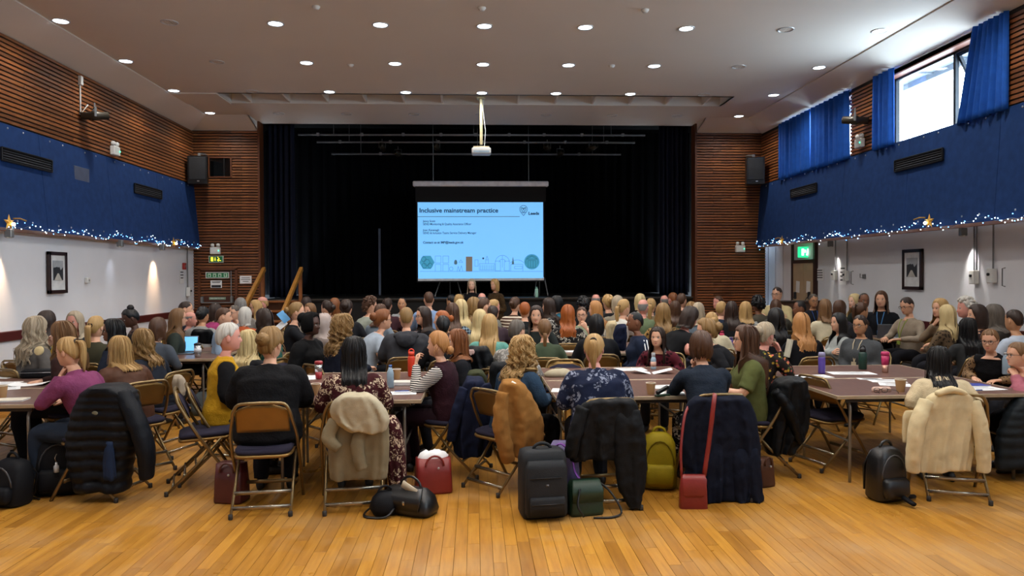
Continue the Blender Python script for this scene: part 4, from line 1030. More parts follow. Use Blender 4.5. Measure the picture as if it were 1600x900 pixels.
# ================================================================= PEOPLE
def remesh(mb, voxel, smooth=4, disp=0.0, dscale=.1, name='m'):
    me = mb.mesh(name, False, True)
    ob = bpy.data.objects.new('t', me); TMP.collection.objects.link(ob)
    r = ob.modifiers.new('r', 'REMESH'); r.mode = 'VOXEL'; r.voxel_size = voxel; r.use_smooth_shade = True
    if smooth: s = ob.modifiers.new('s', 'SMOOTH'); s.factor = .5; s.iterations = smooth
    if disp:
        tex = bpy.data.textures.get('folds%.2f' % dscale) or bpy.data.textures.new('folds%.2f' % dscale, 'CLOUDS'); tex.noise_scale = dscale; tex.noise_depth = 2
        d = ob.modifiers.new('d', 'DISPLACE'); d.texture = tex; d.strength = disp; d.mid_level = .5; d.texture_coords = 'LOCAL'
    VL = TMP.view_layers[0]; VL.update()
    out = bpy.data.meshes.new_from_object(ob.evaluated_get(VL.depsgraph)); bpy.data.objects.remove(ob); bpy.data.meshes.remove(me)
    out.polygons.foreach_set('use_smooth', [True]*len(out.polygons)); out.materials.clear()
    return out
def read(me):
    v = np.empty(len(me.vertices)*3, np.float32); me.vertices.foreach_get('co', v)
    return v.reshape(-1, 3), [tuple(p.vertices) for p in me.polygons]

# ---- head: rings from crown to neck, with facial relief
HP = [(.120, .004, .004, .004), (.116, .026, .034, .034), (.106, .042, .056, .058), (.09, .056, .073, .078), (.07, .066, .083, .092), (.045, .073, .089, .100), (.02, .0755, .091, .103), (-.005, .0755, .090, .102), (-.03, .073, .089, .096), (-.055, .069, .088, .084), (-.075, .063, .086, .072), (-.092, .055, .083, .064), (-.105, .046, .077, .059), (-.113, .040, .062, .057), (-.12, .044, .040, .057), (-.135, .049, .032, .058), (-.16, .052, .034, .060), (-.185, .058, .040, .066), (-.205, .085, .052, .078), (-.225, .11, .06, .085)]
def head_mb(hi=True):
    na = 44 if hi else 22; zs = []
    hz = np.array([h[0] for h in HP]); 
    tt = np.linspace(0, len(HP)-1, 58 if hi else 26)
    q = MB(); rings = []
    for t in tt:
        i = min(int(t), len(HP)-2); u = t-i; z, w, f, b = [HP[i][k]*(1-u)+HP[i+1][k]*u for k in range(4)]
        sh = -.012*max(0, min(1, (-.10-z)/.05))
        ring = []
        for k in range(na):
            u_ = k/na*2-1; a = math.pi*(u_*.62+.38*u_**3)     # azimuth, denser at the face
            sa, ca = math.sin(a), math.cos(a); d = f if ca > 0 else b
            x = w*math.copysign(abs(sa)**.9, sa); y = d*math.copysign(abs(ca)**.9, ca)+sh
            if ca > 0 and z > -.115:
                ax = abs(x); g = lambda cx_, cz_, sx, sz: math.exp(-((ax-cx_)/sx)**2-((z-cz_)/sz)**2)
                nz = max(0, min(1, (.012-z)/.05)) if z > -.040 else max(0, 1-(-.040-z)/.012)
                y += .024*nz*math.exp(-(ax/(.008+.008*nz))**2)
                y += -.009*g(.031, .0, .016, .014)+.005*g(.028, .022, .022, .008)+.004*g(.0, -.064, .022, .006)-.004*g(0, -.0705, .022, .003)+.004*g(0, -.077, .018, .005)+.006*g(0, -.1, .02, .012)+.004*g(.042, -.03, .02, .02)
            ring.append((x, y, z))
        rings.append(ring)
    q.loft(rings, 0)
    q.tube([(-.021, .0805, -.0695), (-.010, .0895, -.0665), (0, .0915, -.0675), (.010, .0895, -.0665), (.021, .0805, -.0695)], [.001, .0030, .0032, .0030, .001], 6, 1)
    q.tube([(-.020, .080, -.0700), (-.010, .0885, -.0735), (0, .0905, -.0745), (.010, .0885, -.0735), (.020, .080, -.0700)], [.001, .0032, .0038, .0032, .001], 6, 1)
    for s in (-1, 1):                          # eyes, brows, ears
        q.sphere((s*.031, .0735, .000), (.0145, .0105, .0085), 12, 8, 2)
        q.sphere((s*.031, .0812, .000), (.0068, .0042, .0068), 8, 5, 3)
        q.tube([(s*.016, .087, .018), (s*.030, .087, .023), (s*.046, .076, .018)], [.0025, .0036, .002], 5, 4)
        q.tube([(s*.017, .081, .006), (s*.031, .0858, .0095), (s*.046, .076, .004)], [.001, .0022, .0015], 5, 3)
        R_ = []
        for i in range(6):
            t = i/5; rr = math.sin(math.pi*(t*.9+.08))
            R_.append([(s*(.073+.012*t+.006*math.cos(k*math.pi/4)*0), -.012+.019*rr*math.cos(k*math.pi/4), -.012+.032*rr*math.sin(k*math.pi/4)) for k in range(8)])
        q.loft(R_, 0)
    return q
HEADS = {True: head_mb(True), False: head_mb(False)}

def hand_mb(curl, hi):
    """right hand, wrist at origin, fingers along +y, back of hand +z, thumb on -x"""
    q = MB(); rings = []
    for y, w, h, z in ((-.03, .024, .019, 0), (0, .026, .018, 0), (.03, .036, .016, 0), (.06, .041, .014, 0), (.088, .040, .011, 0), (.096, .034, .008, 0)):
        rings.append([(w*math.copysign(abs(math.cos(a))**.8, math.cos(a)), y, z+h*math.sin(a)) for a in np.linspace(0, 2*math.pi, 13)[:-1]])
    q.loft(rings)
    for bx_, L, by, sp_a in ((-.030, .070, .088, 5), (-.010, .080, .093, 1), (.011, .074, .091, -3), (.030, .058, .084, -8)):
        p = Vector((bx_, by-.01, 0)); path = [p.copy()]; ang = 0
        for j, seg in enumerate((.45, .32, .23)):
            ang += curl[j]; d = Vector((-math.sin(R(sp_a))*math.cos(R(ang)), math.cos(R(ang)), -math.sin(R(ang)))); p = p+d*L*seg*1.12; path.append(p.copy())
        pp_ = catmull(path, 8 if hi else 4); q.tube(pp_, list(np.linspace(.0092, .0066, len(pp_)))[:-1]+[.004], 8 if hi else 5)
    tc = curl[0]*.5
    pth = [Vector((-.022, .018, -.004)), Vector((-.043, .045, -.012-.0002*tc)), Vector((-.052+tc*.0003, .072, -.018-.0004*tc)), Vector((-.046+tc*.0006, .094, -.022-.0005*tc))]
    pp_ = catmull(pth, 8 if hi else 4); q.tube(pp_, list(np.linspace(.013, .008, len(pp_)))[:-1]+[.005], 8 if hi else 5)
    return q
HANDS = {}
for nm, cu in (('relaxed', (18, 28, 18)), ('flat', (6, 8, 4)), ('fist', (62, 75, 40)), ('hold', (38, 48, 28))):
    lo = hand_mb(cu, False); HANDS[nm, False] = lo
    me = remesh(hand_mb(cu, True), .0042, 2); v, f = read(me); h_ = MB(); h_.add([tuple(p) for p in v], f); HANDS[nm, True] = h_; bpy.data.meshes.remove(me)

# ---- arm poses: (elbow, wrist, hand) for the right side; left side mirrored
ARM = {
    'table': ((.27, .15, .775), (.13, .37, .765), 'relaxed'), 'lap': ((.25, .02, .74), (.08, .24, .63), 'relaxed'),
    'chin': ((.20, .30, .78), (.045, .25, 1.015), 'fist'), 'write': ((.26, .16, .775), (.06, .37, .775), 'hold'),
    'cross': ((.25, .10, .76), (-.10, .19, .84), 'relaxed'), 'raise': ((.25, .24, .82), (.10, .30, 1.03), 'hold'),
    'down': ((.25, .0, .72), (.27, .10, .50), 'relaxed'), 'reach': ((.30, .25, .86), (.36, .50, .84), 'flat'), 'hipst': ((.25, -.02, 1.08), (.06, .20, 1.10), 'hold'), 'clasp': ((.22, .26, .775), (.03, .30, .95), 'fist')}
TOR = [(-.06, .150, .10, .11), (0, .188, .13, .145), (.10, .185, .14, .13), (.22, .160, .125, .105), (.34, .170, .13, .105), (.42, .182, .125, .112), (.48, .180, .10, .105), (.52, .145, .072, .09), (.55, .085, .055, .075), (.572, .064, .050, .064)]
BODYC = {}
def make_body(key, hi, w=1.0, lean=8, arms=('table', 'table'), hy=0, hp=0, sleeve=1.0, stand=False, loose=0.0, bust=1.0, skirt=False, hem=0.0, headoff=(0, 0)):
    """returns dict of meshes body/top/lower/shoes and the head matrix; hy head yaw (left +), hp head pitch (down +)"""
    if key in BODYC: return BODYC[key]
    zh = .91 if stand else .50
    H0 = Vector((0, 0, zh)); La = R(lean)
    def spine(t):
        a = La*min(1, .35+t*1.3); return H0+Vector((0, math.sin(a)*t+.0, math.cos(a)*t))
    def dirv(t): return (spine(t+.01)-spine(t-.01)).normalized()
    rings = []; skin_r = []
    for t, hw, hf, hb in TOR:
        c = spine(t); d = dirv(max(t, 0)); fwd = Vector((0, d.z, -d.y))
        bu = .022*bust*math.exp(-((t-.37)/.05)**2)
        k = w if t < .45 else (w*.5+.5)
        lo = loose if t < .45 else loose*.4
        ring = []; rs = []
        for j in range(28):
            a = 2*math.pi*j/28; sa, ca = math.sin(a), math.cos(a)
            X = (hw*k+lo)*math.copysign(abs(sa)**.85, sa); dd = (hf*k+bu+lo) if ca > 0 else (hb*k+lo)
            p = c+Vector((1, 0, 0))*X+fwd*dd*math.copysign(abs(ca)**.85, ca); ring.append(p); rs.append(c+(p-c)*.9)
        rings.append(ring); skin_r.append(rs)
    if hem:                                       # long tops reach below the hip
        base = [Vector((p.x*1.06, p.y*1.1, p.z-hem)) for p in rings[0]]; rings = [base]+rings
    top = MB(); top.loft(rings)
    body = MB(); body.loft([[tuple(p) for p in r] for r in skin_r], 0)
    nk = spine(.572); hm = Matrix.Translation(nk+Vector((headoff[0], .022+.16*math.sin(La*.55)+headoff[1], .165))) @ Matrix.Rotation(R(hy), 4, 'Z') @ Matrix.Rotation(R(-hp), 4, 'X')
    for s, am in ((1, arms[0]), (-1, arms[1])):
        e, wr, hn = ARM[am] if isinstance(am, str) else am
        E = Vector((s*e[0], e[1], e[2])); Wr = Vector((s*wr[0], wr[1], wr[2]))
        if am == 'chin': Wr = hm.translation+Vector((s*.05, .045, -.215)); E = Vector((s*.22, Wr.y+.03, .79))
        if am == 'clasp': Wr = hm.translation+Vector((s*.035, .10, -.20)); E = Vector((s*.22, Wr.y+.02, .785))
        Sh = spine(.475)+Vector((s*.165*(w*.5+.5), 0, .0)); Si = spine(.47)+Vector((s*.10, 0, 0))
        pth = [Si, Sh, Sh.lerp(E, .45)+Vector((s*.012, -.005, 0)), E, E.lerp(Wr, .5), Wr]
        n = 20; cp = catmull(pth, n); rad = np.interp(np.linspace(0, 5, n+1), [0, 1, 2, 3, 4, 5], [.060, .066, .056, .049, .045, .036])
        kk = .55*w+.45
        m = max(4, int(round(n*(.2+.8*sleeve))))
        sr = [r_*kk+loose*.6+.006 for r_ in rad[:m+1]]
        top.tube(cp[:m+1], sr, 14 if hi else 9)
        body.tube(cp, [r_*.86*kk for r_ in rad[:-3]]+[.031, .027, .024], 10 if hi else 7, 0)
        yv = (Vector(cp[-1])-Vector(cp[-4])).normalized()
        if am in ('chin', 'clasp', 'raise'): yv = (yv+Vector((-s*.25, .05, .3))).normalized()
        up = Vector((0, 0, 1)) if abs(yv.z) < .75 else Vector((s*.35, 1, .2))
        if am == 'cross': up = Vector((0, 1, .3))
        zv = (up-yv*up.dot(yv)).normalized(); xv = yv.cross(zv)
        if s < 0: mx = Matrix((-xv, yv, zv)).transposed().to_4x4()
        else: mx = Matrix((xv, yv, zv)).transposed().to_4x4()
        mx.translation = Wr+yv*.012
        body.merge(HANDS[hn, hi], 0, mx)
    # head
    hd = HEADS[hi]; hc_ = hm.translation
    v = np.array([tuple(p) for p in hd.v]); Rm = np.array(hm.to_3x3())
    full = v @ Rm.T+np.array(hc_); 
    # the neck below the chin blends to the unrotated chest
    t0 = np.clip((-.115-v[:, 2])/.08, 0, 1)[:, None]; tor = v+np.array(nk)+np.array((0, .012, .175))
    full = full*(1-t0)+tor*t0
    body.add([tuple(p) for p in full], hd.f, 0); body.m[-len(hd.f):] = hd.m
    # legs
    low = MB(); sho = {1: MB(), -1: MB()}
    if not stand:
        pel = []
        for y, rx, rz in ((-.13, .13, .06), (-.10, .18, .085), (0, .195, .10), (.10, .195, .09), (.18, .18, .08)): pel.append([(rx*w*math.cos(a), y, .525+rz*math.sin(a)) for a in np.linspace(0, 2*math.pi, 19)[:-1]])
        low.loft(pel)
        for s in (-1, 1):
            P = [(s*.09, .02, .525), (s*.105, .22, .53), (s*.115, .43, .525), (s*.118, .455, .42), (s*.118, .43, .25), (s*.12, .40, .08)]
            if skirt: P[3:] = [(s*.115, .45, .44), (s*.11, .42, .30), (s*.11, .40, .12)]
            n = 16; cp = catmull(P, n); rad = np.interp(np.linspace(0, 5, n+1), range(6), [.095, .088, .072, .068, .058, .050])
            low.tube(cp, [r_*(w*.6+.4)+(.03 if skirt else .004) for r_ in rad], 12 if hi else 8)
            rg = []
            for y, hw, hz in ((.33, .025, .03), (.36, .036, .045), (.42, .038, .05), (.48, .042, .035), (.54, .040, .026), (.58, .022, .016)): rg.append([(s*.12+hw*math.cos(a), y, max(.002, hz+hz*.98*math.sin(a))) for a in np.linspace(0, 2*math.pi, 13)[:-1]])
            sho[s].loft(rg)
    else:
        pel = []
        for z, rx, ry in ((1.0, .16, .11), (.92, .185, .13), (.84, .185, .135), (.78, .175, .125)): pel.append([(rx*w*math.cos(a), ry*w*math.sin(a), z) for a in np.linspace(0, 2*math.pi, 19)[:-1]])
        low.loft(pel)
        for s in (-1, 1):
            cp = catmull([(s*.09, 0, .86), (s*.095, .01, .48), (s*.10, -.01, .07)], 12); low.tube(cp, list(np.linspace(.09, .05, 13)), 12)
            rg = []
            for y, hw, hz in ((-.09, .025, .03), (-.05, .036, .045), (.02, .038, .05), (.08, .042, .035), (.14, .040, .026), (.18, .022, .016)): rg.append([(s*.10+hw*math.cos(a), y, max(.002, hz+hz*.98*math.sin(a))) for a in np.linspace(0, 2*math.pi, 13)[:-1]])
            sho[s].loft(rg)
    vx = .0125 if hi else .022
    res = {'top': remesh(top, vx, 5, .016 if hi else .012, .075, 'top'), 'lower': remesh(low, vx*1.3, 4, .012, .08, 'lower'), 'shoe': [sho[1].mesh('shoe', True), sho[-1].mesh('shoe', True)], 'body': body.mesh('body', True), 'hm': hm, 'zh': hm.translation.z}
    BODYC[key] = res
    return res

# ---- hair
def hair_mesh(style, hi, seed, bk=.17):
    r = np.random.default_rng(seed)
    st = dict(L=.0, vol=.012, open=62, wave=0., wf=0., groove=.0028, flare=.03, hl=34, back=-38, sidee=-8, jit=.01, curl=0., tail=None, bun=None, thin=False)
    st.update({'short': dict(back=-34, sidee=4, vol=.010), 'man': dict(back=-28, sidee=10, vol=.007, hl=30), 'crop': dict(back=-26, sidee=10, vol=.003, hl=28, groove=.001), 'bob': dict(L=.135, vol=.018, flare=-.03), 'sbob': dict(L=.085, vol=.020, flare=-.05, open=70), 'lob': dict(L=.20, vol=.017), 'long': dict(L=.32, vol=.016, jit=.025), 'wavy': dict(L=.34, vol=.022, wave=.014, wf=9, jit=.03), 'vlong': dict(L=.46, vol=.016, jit=.04), 'curly': dict(L=.26, vol=.030, wave=.018, wf=16, groove=.006, jit=.03, curl=1), 'afro': dict(back=-40, sidee=-14, vol=.035, groove=.006, curl=2), 'curlshort': dict(back=-38, sidee=0, vol=.022, groove=.005, curl=2), 'pony': dict(back=-36, sidee=-4, vol=.010, tail=(.30, .030)), 'hpony': dict(back=-36, sidee=-4, vol=.010, tail=(.26, .028, 1)), 'lpony': dict(back=-40, sidee=-8, vol=.011, tail=(.24, .022, -1)), 'bun': dict(back=-36, sidee=-4, vol=.010, bun=(.045, .02)), 'hbun': dict(back=-36, sidee=-2, vol=.010, bun=(.045, .11)), 'updo': dict(back=-40, sidee=-6, vol=.018, groove=.005, bun=(.055, .045)), 'lbun': dict(back=-42, sidee=-8, vol=.012, bun=(.042, -.055)), 'thin': dict(back=-28, sidee=4, vol=.004, hl=60, thin=True)}.get(style, {}))
    na = 88 if hi else 40; nc = 12 if hi else 8; nfall = 16 if hi else 8
    ph = r.random(6)*6.28; fr = np.array([11, 17, 29, 41])*(1 if hi else .5)
    def gro(a, v): return st['groove']*(math.sin(fr[0]*a+ph[0]+1.5*v)+.7*math.sin(fr[1]*a+ph[1]-v)+.6*math.sin(fr[2]*a+ph[2])+.4*math.sin(fr[3]*a+ph[3]))
    vol = st['vol']; st['groove'] = min(st['groove'], vol*.28) if st['curl'] == 0 else st['groove']
    def cap(a, e, off=0.0):
        ce, se = math.cos(e), math.sin(e); ce = abs(ce)**.86; rx = .0775+vol+off; ry = .093+.003+vol*.8+off+(.006+vol*.2)*(.5-.5*math.cos(a)); rz = .119+vol+off
        return np.array((rx*ce*math.sin(a), ry*ce*math.cos(a)-.004, rz*se+.004))
    def sm(x, a, b): t = min(1, max(0, (x-a)/(b-a))); return t*t*(3-2*t)
    lenj = r.normal(size=na+1)*st['jit']; lenj[-1] = lenj[0]
    def endz(a):                                  # where the strand at azimuth a ends
        d = abs(math.degrees(a))
        front = st['hl']+10*math.cos(2*a)*0
        if st['L'] > 0: return None if d > st['open'] else front-(front-(-10))*sm(d, 30, st['open'])
        side = st['sidee']; bk = st['back']
        if d < 48: return front-4*sm(d, 0, 48)
        if d < 82: return front-4+(side-front+4)*sm(d, 48, 82)
        if d < 105: return side+8*math.sin((d-82)/23*math.pi)
        return side+(bk-side)*sm(d, 105, 150)
    q = MB(); grid = []; e_rel = R(-8)
    if st['thin']: top_e = R(18)
    for j in range(na+1):
        a = -math.pi+2*math.pi*j/na; ez = endz(a); col = []
        e1 = e_rel if ez is None else R(ez); e0 = R(89) if not st['thin'] else R(22)
        if st['thin'] and abs(a) < R(70): e1 = e0-.01
        for i in range(nc+1):
            v = i/nc; e = e0+(e1-e0)*v; off = gro(a, v)*min(1, v*2.5)
            if st['curl'] == 2: off += .012*math.sin(9*a+ph[4]+6*math.sin(5*e))*math.sin(11*e+ph[5])+r.normal()*.004
            if i == nc and ez is not None: off -= vol*.75
            col.append(cap(a, e, off))
        base = col[-1].copy(); d = abs(math.degrees(a)); fall = 0 if ez is not None else 1
        L = st['L']*(sm(d, st['open']-2, st['open']+26)*.35+.65)+lenj[j] if fall else 0
        for i in range(1, nfall+1):
            v = i/nfall; p = base.copy()
            if fall:
                z = base[2]-(L-.0+base[2]*0)*v; k = 1+st['flare']*v*2
                p = np.array((base[0]*k, base[1]*k, z))
                p += np.array((math.sin(a), math.cos(a), 0))*gro(a, 1+v)*1.3
                if st['wave']: p += np.array((math.cos(a), -math.sin(a), 0))*st['wave']*math.sin(st['wf']*6.28*(L*v)+3*math.sin(3*a+ph[4])+ph[5])*min(1, v*3)+np.array((math.sin(a), math.cos(a), 0))*st['wave']*.8*math.cos(st['wf']*6.28*L*v+7*a)
                if st['L'] < .15: p[:2] *= 1-.10*v**3
                if z < -.13:
                    X = min(.99, abs(p[0])/.25); yy = p[1]+.03; lim = (bk if yy <= .02 else .115)*math.sqrt(1-X*X)*sm(-z, .10, .21)
                    if abs(yy) < lim: p[1] = (lim if (yy > .02) else -lim)-.03+gro(a, v)
                if v > .97: p[:2] *= .985
            else: p[2] -= .0001*i
            col.append(p)
        grid.append(col)
    nr = len(grid[0]); vs = [tuple(grid[j][i]) for i in range(nr) for j in range(na+1)]
    fs = [(i*(na+1)+j, i*(na+1)+j+1, (i+1)*(na+1)+j+1, (i+1)*(na+1)+j) for i in range(nr-1) for j in range(na) if not (i >= nc and endz(-math.pi+2*math.pi*(j+.5)/na) is not None)]
    q.add(vs, fs, 0, [(j/na*3, .02+i/nr) for i in range(nr) for j in range(na+1)])
    def lock(path, rad, n=5):
        q.tube(path, rad, n, uv=True)
    if st['tail']:
        L, rr = st['tail'][:2]; hh = st['tail'][2] if len(st['tail']) > 2 else 0
        z0 = {0: .02, 1: .075, -1: -.05}[hh]; y0 = {0: -.112, 1: -.095, -1: -.10}[hh]
        P = [(0, y0+.02, z0), (0, y0-.028, z0+.004), (0.005, y0-.045, z0-.05), (.0, y0-.035, z0-L*.6), (.01, y0-.02, z0-L)]
        cp = catmull(P, 16); rad = np.interp(np.linspace(0, 1, 17), [0, .12, .35, .75, 1], [rr*.6, rr*.75, rr*1.1, rr, rr*.25])
        rings = []; nn = 20
        for i, c in enumerate(cp): rings.append([tuple(c+np.array((math.cos(a), math.sin(a)*.7, 0 if i > 2 else math.sin(a)*.7))*(rad[i]*(1+.12*math.sin(5*a+ph[0])+.10*math.sin(9*a+ph[1]+i*.3)))) for a in np.linspace(0, 2*math.pi, nn+1)[:-1]])
        q.loft(rings, 0, uv=True)
        if hi:
            for k in range(16):
                a = r.random()*6.28; f_ = .8+.3*r.random(); lock([tuple(c+np.array((math.cos(a)*rad[i]*f_, math.sin(a)*rad[i]*.7*f_, 0))) for i, c in enumerate(cp)][2:], list(np.linspace(.005, .002, 15)), 4)
        q.tube([tuple(cp[1]+np.array((math.cos(a)*rr*.8, 0, math.sin(a)*rr*.8))) for a in np.linspace(0, 6.28, 13)], rr*.28, 6, 1)
    if st['bun']:
        br, bz = st['bun']; by = -.115 if bz < .1 else -.05; rings = []; m = 9; n = 20
        cy = np.array((0, by-br*.3, bz)) if bz < .1 else np.array((0, by, .13))
        for i in range(m+1):
            e = -math.pi/2+math.pi*(i+.05)/(m+.1); rings.append([tuple(cy+np.array((math.cos(e)*math.cos(a), math.sin(e)*.8 if bz < .1 else math.cos(e)*math.sin(a), math.cos(e)*math.sin(a) if bz < .1 else math.sin(e)*.85))*br*(1+.10*math.sin(4*a+3*e*2+ph[0])+.06*math.sin(9*a-5*e+ph[1]))) for a in np.linspace(0, 2*math.pi, n+1)[:-1]])
        q.loft(rings, 0, uv=True)
        if style in ('updo', 'lbun') and hi:
            for k in range(14):
                a = (-1 if k % 2 else 1)*R(r.uniform(70, 150)); p = cap(a, R(r.uniform(-25, 0)), .004); lock([p, p+np.array((.01*math.sin(a), .01, -.03)), p+np.array((.015*math.sin(a), .02*r.normal(), -.07))], [.003, .0025, .001], 4)
    if st['L'] > .12 and hi:
        for k in range(70 if st['curl'] else 46):
            j = r.integers(0, na); a = -math.pi+2*math.pi*j/na
            if endz(a) is not None: continue
            col = grid[j][3:]; o_ = np.array((math.sin(a), math.cos(a), 0))*(.003+.006*r.random()); tv = np.array((math.cos(a), -math.sin(a), 0)); pz = r.random()*6.28
            amp = (.016 if st['curl'] else st['wave']*.8+.003); fq = 70 if st['curl'] else 25
            P = [c+o_+tv*amp*math.sin(pz+i*.0+c[2]*fq)*min(1, i/6)+o_*2*math.cos(pz+c[2]*fq)*(1 if st['curl'] else .2) for i, c in enumerate(col)]
            lock(P, list(np.linspace(.006 if st['curl'] else .0045, .0015, len(P))), 4)
    if st['curl'] == 2:
        for k in range(150 if hi else 60):
            a = r.uniform(-math.pi, math.pi); ez = endz(a); e = R(r.uniform((ez if ez is not None else -10)+4, 85)); p = cap(a, e, .002); q.sphere(tuple(p), (.013+.008*r.random())*(1 if hi else 1.2), 7, 4)
    return q.mesh('hair', True)
HAIRC = {}
def hijab_mesh(hi, wrap=False):
    q = MB(); na = 40; rings = []; r = np.random.default_rng(9)
    prof = [(.137, .008, .008), (.128, .05, .06), (.10, .078, .098), (.05, .092, .118), (0, .094, .122), (-.05, .088, .112), (-.10, .080, .100)] 
    if not wrap: prof += [(-.14, .085, .10), (-.18, .12, .115), (-.22, .17, .135), (-.27, .20, .15)]
    else: prof[-1] = (-.085, .070, .085)
    for i, (z, w, d) in enumerate(prof):
        ring = []
        for k in range(na):
            a = -math.pi+2*math.pi*k/na; fo = abs(a)
            yy = d*math.cos(a); lim = .056 if z > .06 else .045
            if wrap: lim = .09 if z > .05 else .0
            if -.105 < z < .085 and fo < R(52): yy = min(yy, lim)
            g = 1+.03*math.sin(7*a+i)+.02*math.sin(13*a+2*i)
            ring.append((w*math.sin(a)*g, yy*g if yy > 0 else yy*g, z+.012*math.sin(2*a+i)))
        rings.append(ring)
    q.loft(rings, 0)
    if wrap: q.sphere((0, -.10, .07), (.075, .06, .065), 14, 8)
    return q.mesh('hijab', True)
def get_hair(style, hi, seed, bk=.17):
    bk = round(bk/.015)*.015 if style in ('lob', 'long', 'wavy', 'vlong', 'curly', 'bob') else .17
    k = (style, hi, seed, bk)
    if k not in HAIRC: HAIRC[k] = hijab_mesh(hi, style == 'wrap') if style in ('hijab', 'wrap') else hair_mesh(style, hi, seed, bk)
    return HAIRC[k]
def hair_mat(key, c1, c2):
    m, nt, b = newmat('hair_'+key); uv = nd(nt, 'ShaderNodeUVMap'); mp = nd(nt, 'ShaderNodeMapping'); mp.inputs['Scale'].default_value = (55, 2.0, 1); nt.links.new(uv.outputs[0], mp.inputs[0])
    n = noise(nt, mp.outputs[0], 1.6, 4, .6); c = ramp(nt, n, [(.28, srgb(c1)), (.72, srgb(c2))])
    nt.links.new(c, b.inputs['Base Color']); b.inputs['Roughness'].default_value = .45; b.inputs['Specular IOR Level'].default_value = .35
    b.inputs['Anisotropic'].default_value = .4
    bump(nt, b, n, .5, .004); return m
HAIRM = {k: hair_mat(k, *v) for k, v in dict(blonde=('#7d5c34', '#c9a56b'), dkblonde=('#57401f', '#a07c4b'), paleblonde=('#9c8458', '#dcc894'), ltbrown=('#4b321e', '#86623d'), brown=('#2b1a11', '#5b3c27'), dkbrown=('#170f0b', '#38251b'), black=('#050506', '#181618'), ginger=('#6b2f10', '#b06126'), auburn=('#4b2412', '#91582b'), grey=('#4c4a48', '#928f8b'), white=('#8d8880', '#dcd8d0'), straw=('#80502a', '#c99358'), greyblonde=('#75695a', '#bfae92'), greybrown=('#332c26', '#6b6259')).items()}
SKIN = {k: plain('skin_'+k, v, .5, var=.05, nscale=20) for k, v in dict(light='#d2a083', pale='#dcae96', tan='#b88763', brown='#7a4d34', dark='#4a2d20', pink='#cf9080').items()}
LIPS = {'dark': plain('lips_dark', '#5a2d2a', .4), 'brown': plain('lips_brown', '#7d4640', .4)}; LIP = plain('lips', '#b5655c', .4)
M_EYEW = plain('eye_white', '#d8d4cf', .3, var=.01); M_IRIS = plain('iris', '#2a211b', .2)
M_SHOE = plain('shoe_black', '#141314', .5)
q = MB()
for s in (-1, 1):
    ring = [(s*.033+.024*math.copysign(abs(math.cos(a))**.7, math.cos(a)), .096-.16*abs(s*.033+.024*math.cos(a))**1.5, -.003+.019*math.copysign(abs(math.sin(a))**.7, math.sin(a))) for a in np.linspace(0, 2*math.pi, 19)]
    q.tube(ring, .0022, 5); q.tube([(s*.057, .088, .004), (s*.078, .05, .006), (s*.08, -.01, .004), (s*.078, -.025, -.012)], .0022, 5)
q.tube([(-.01, .097, .002), (0, .099, .005), (.01, .097, .002)], .002, 5); GLASS_ME = q.mesh('glasses', True)
M_SPEC = plain('spectacle_frame', '#1d1a1a', .3)
q = MB()
for s in (-1, 1): q.tube([(s*.05, .04, -.19), (s*.045, .085, -.24), (s*.03, .125, -.34), (0, .14, -.47)], .006, 5)
q.box((0, .15, -.51), (.06, .008, .09)); LANY = q.mesh('lanyard')
PEOPLE = []; MODE = 'collect'; REC = []; DS = {}
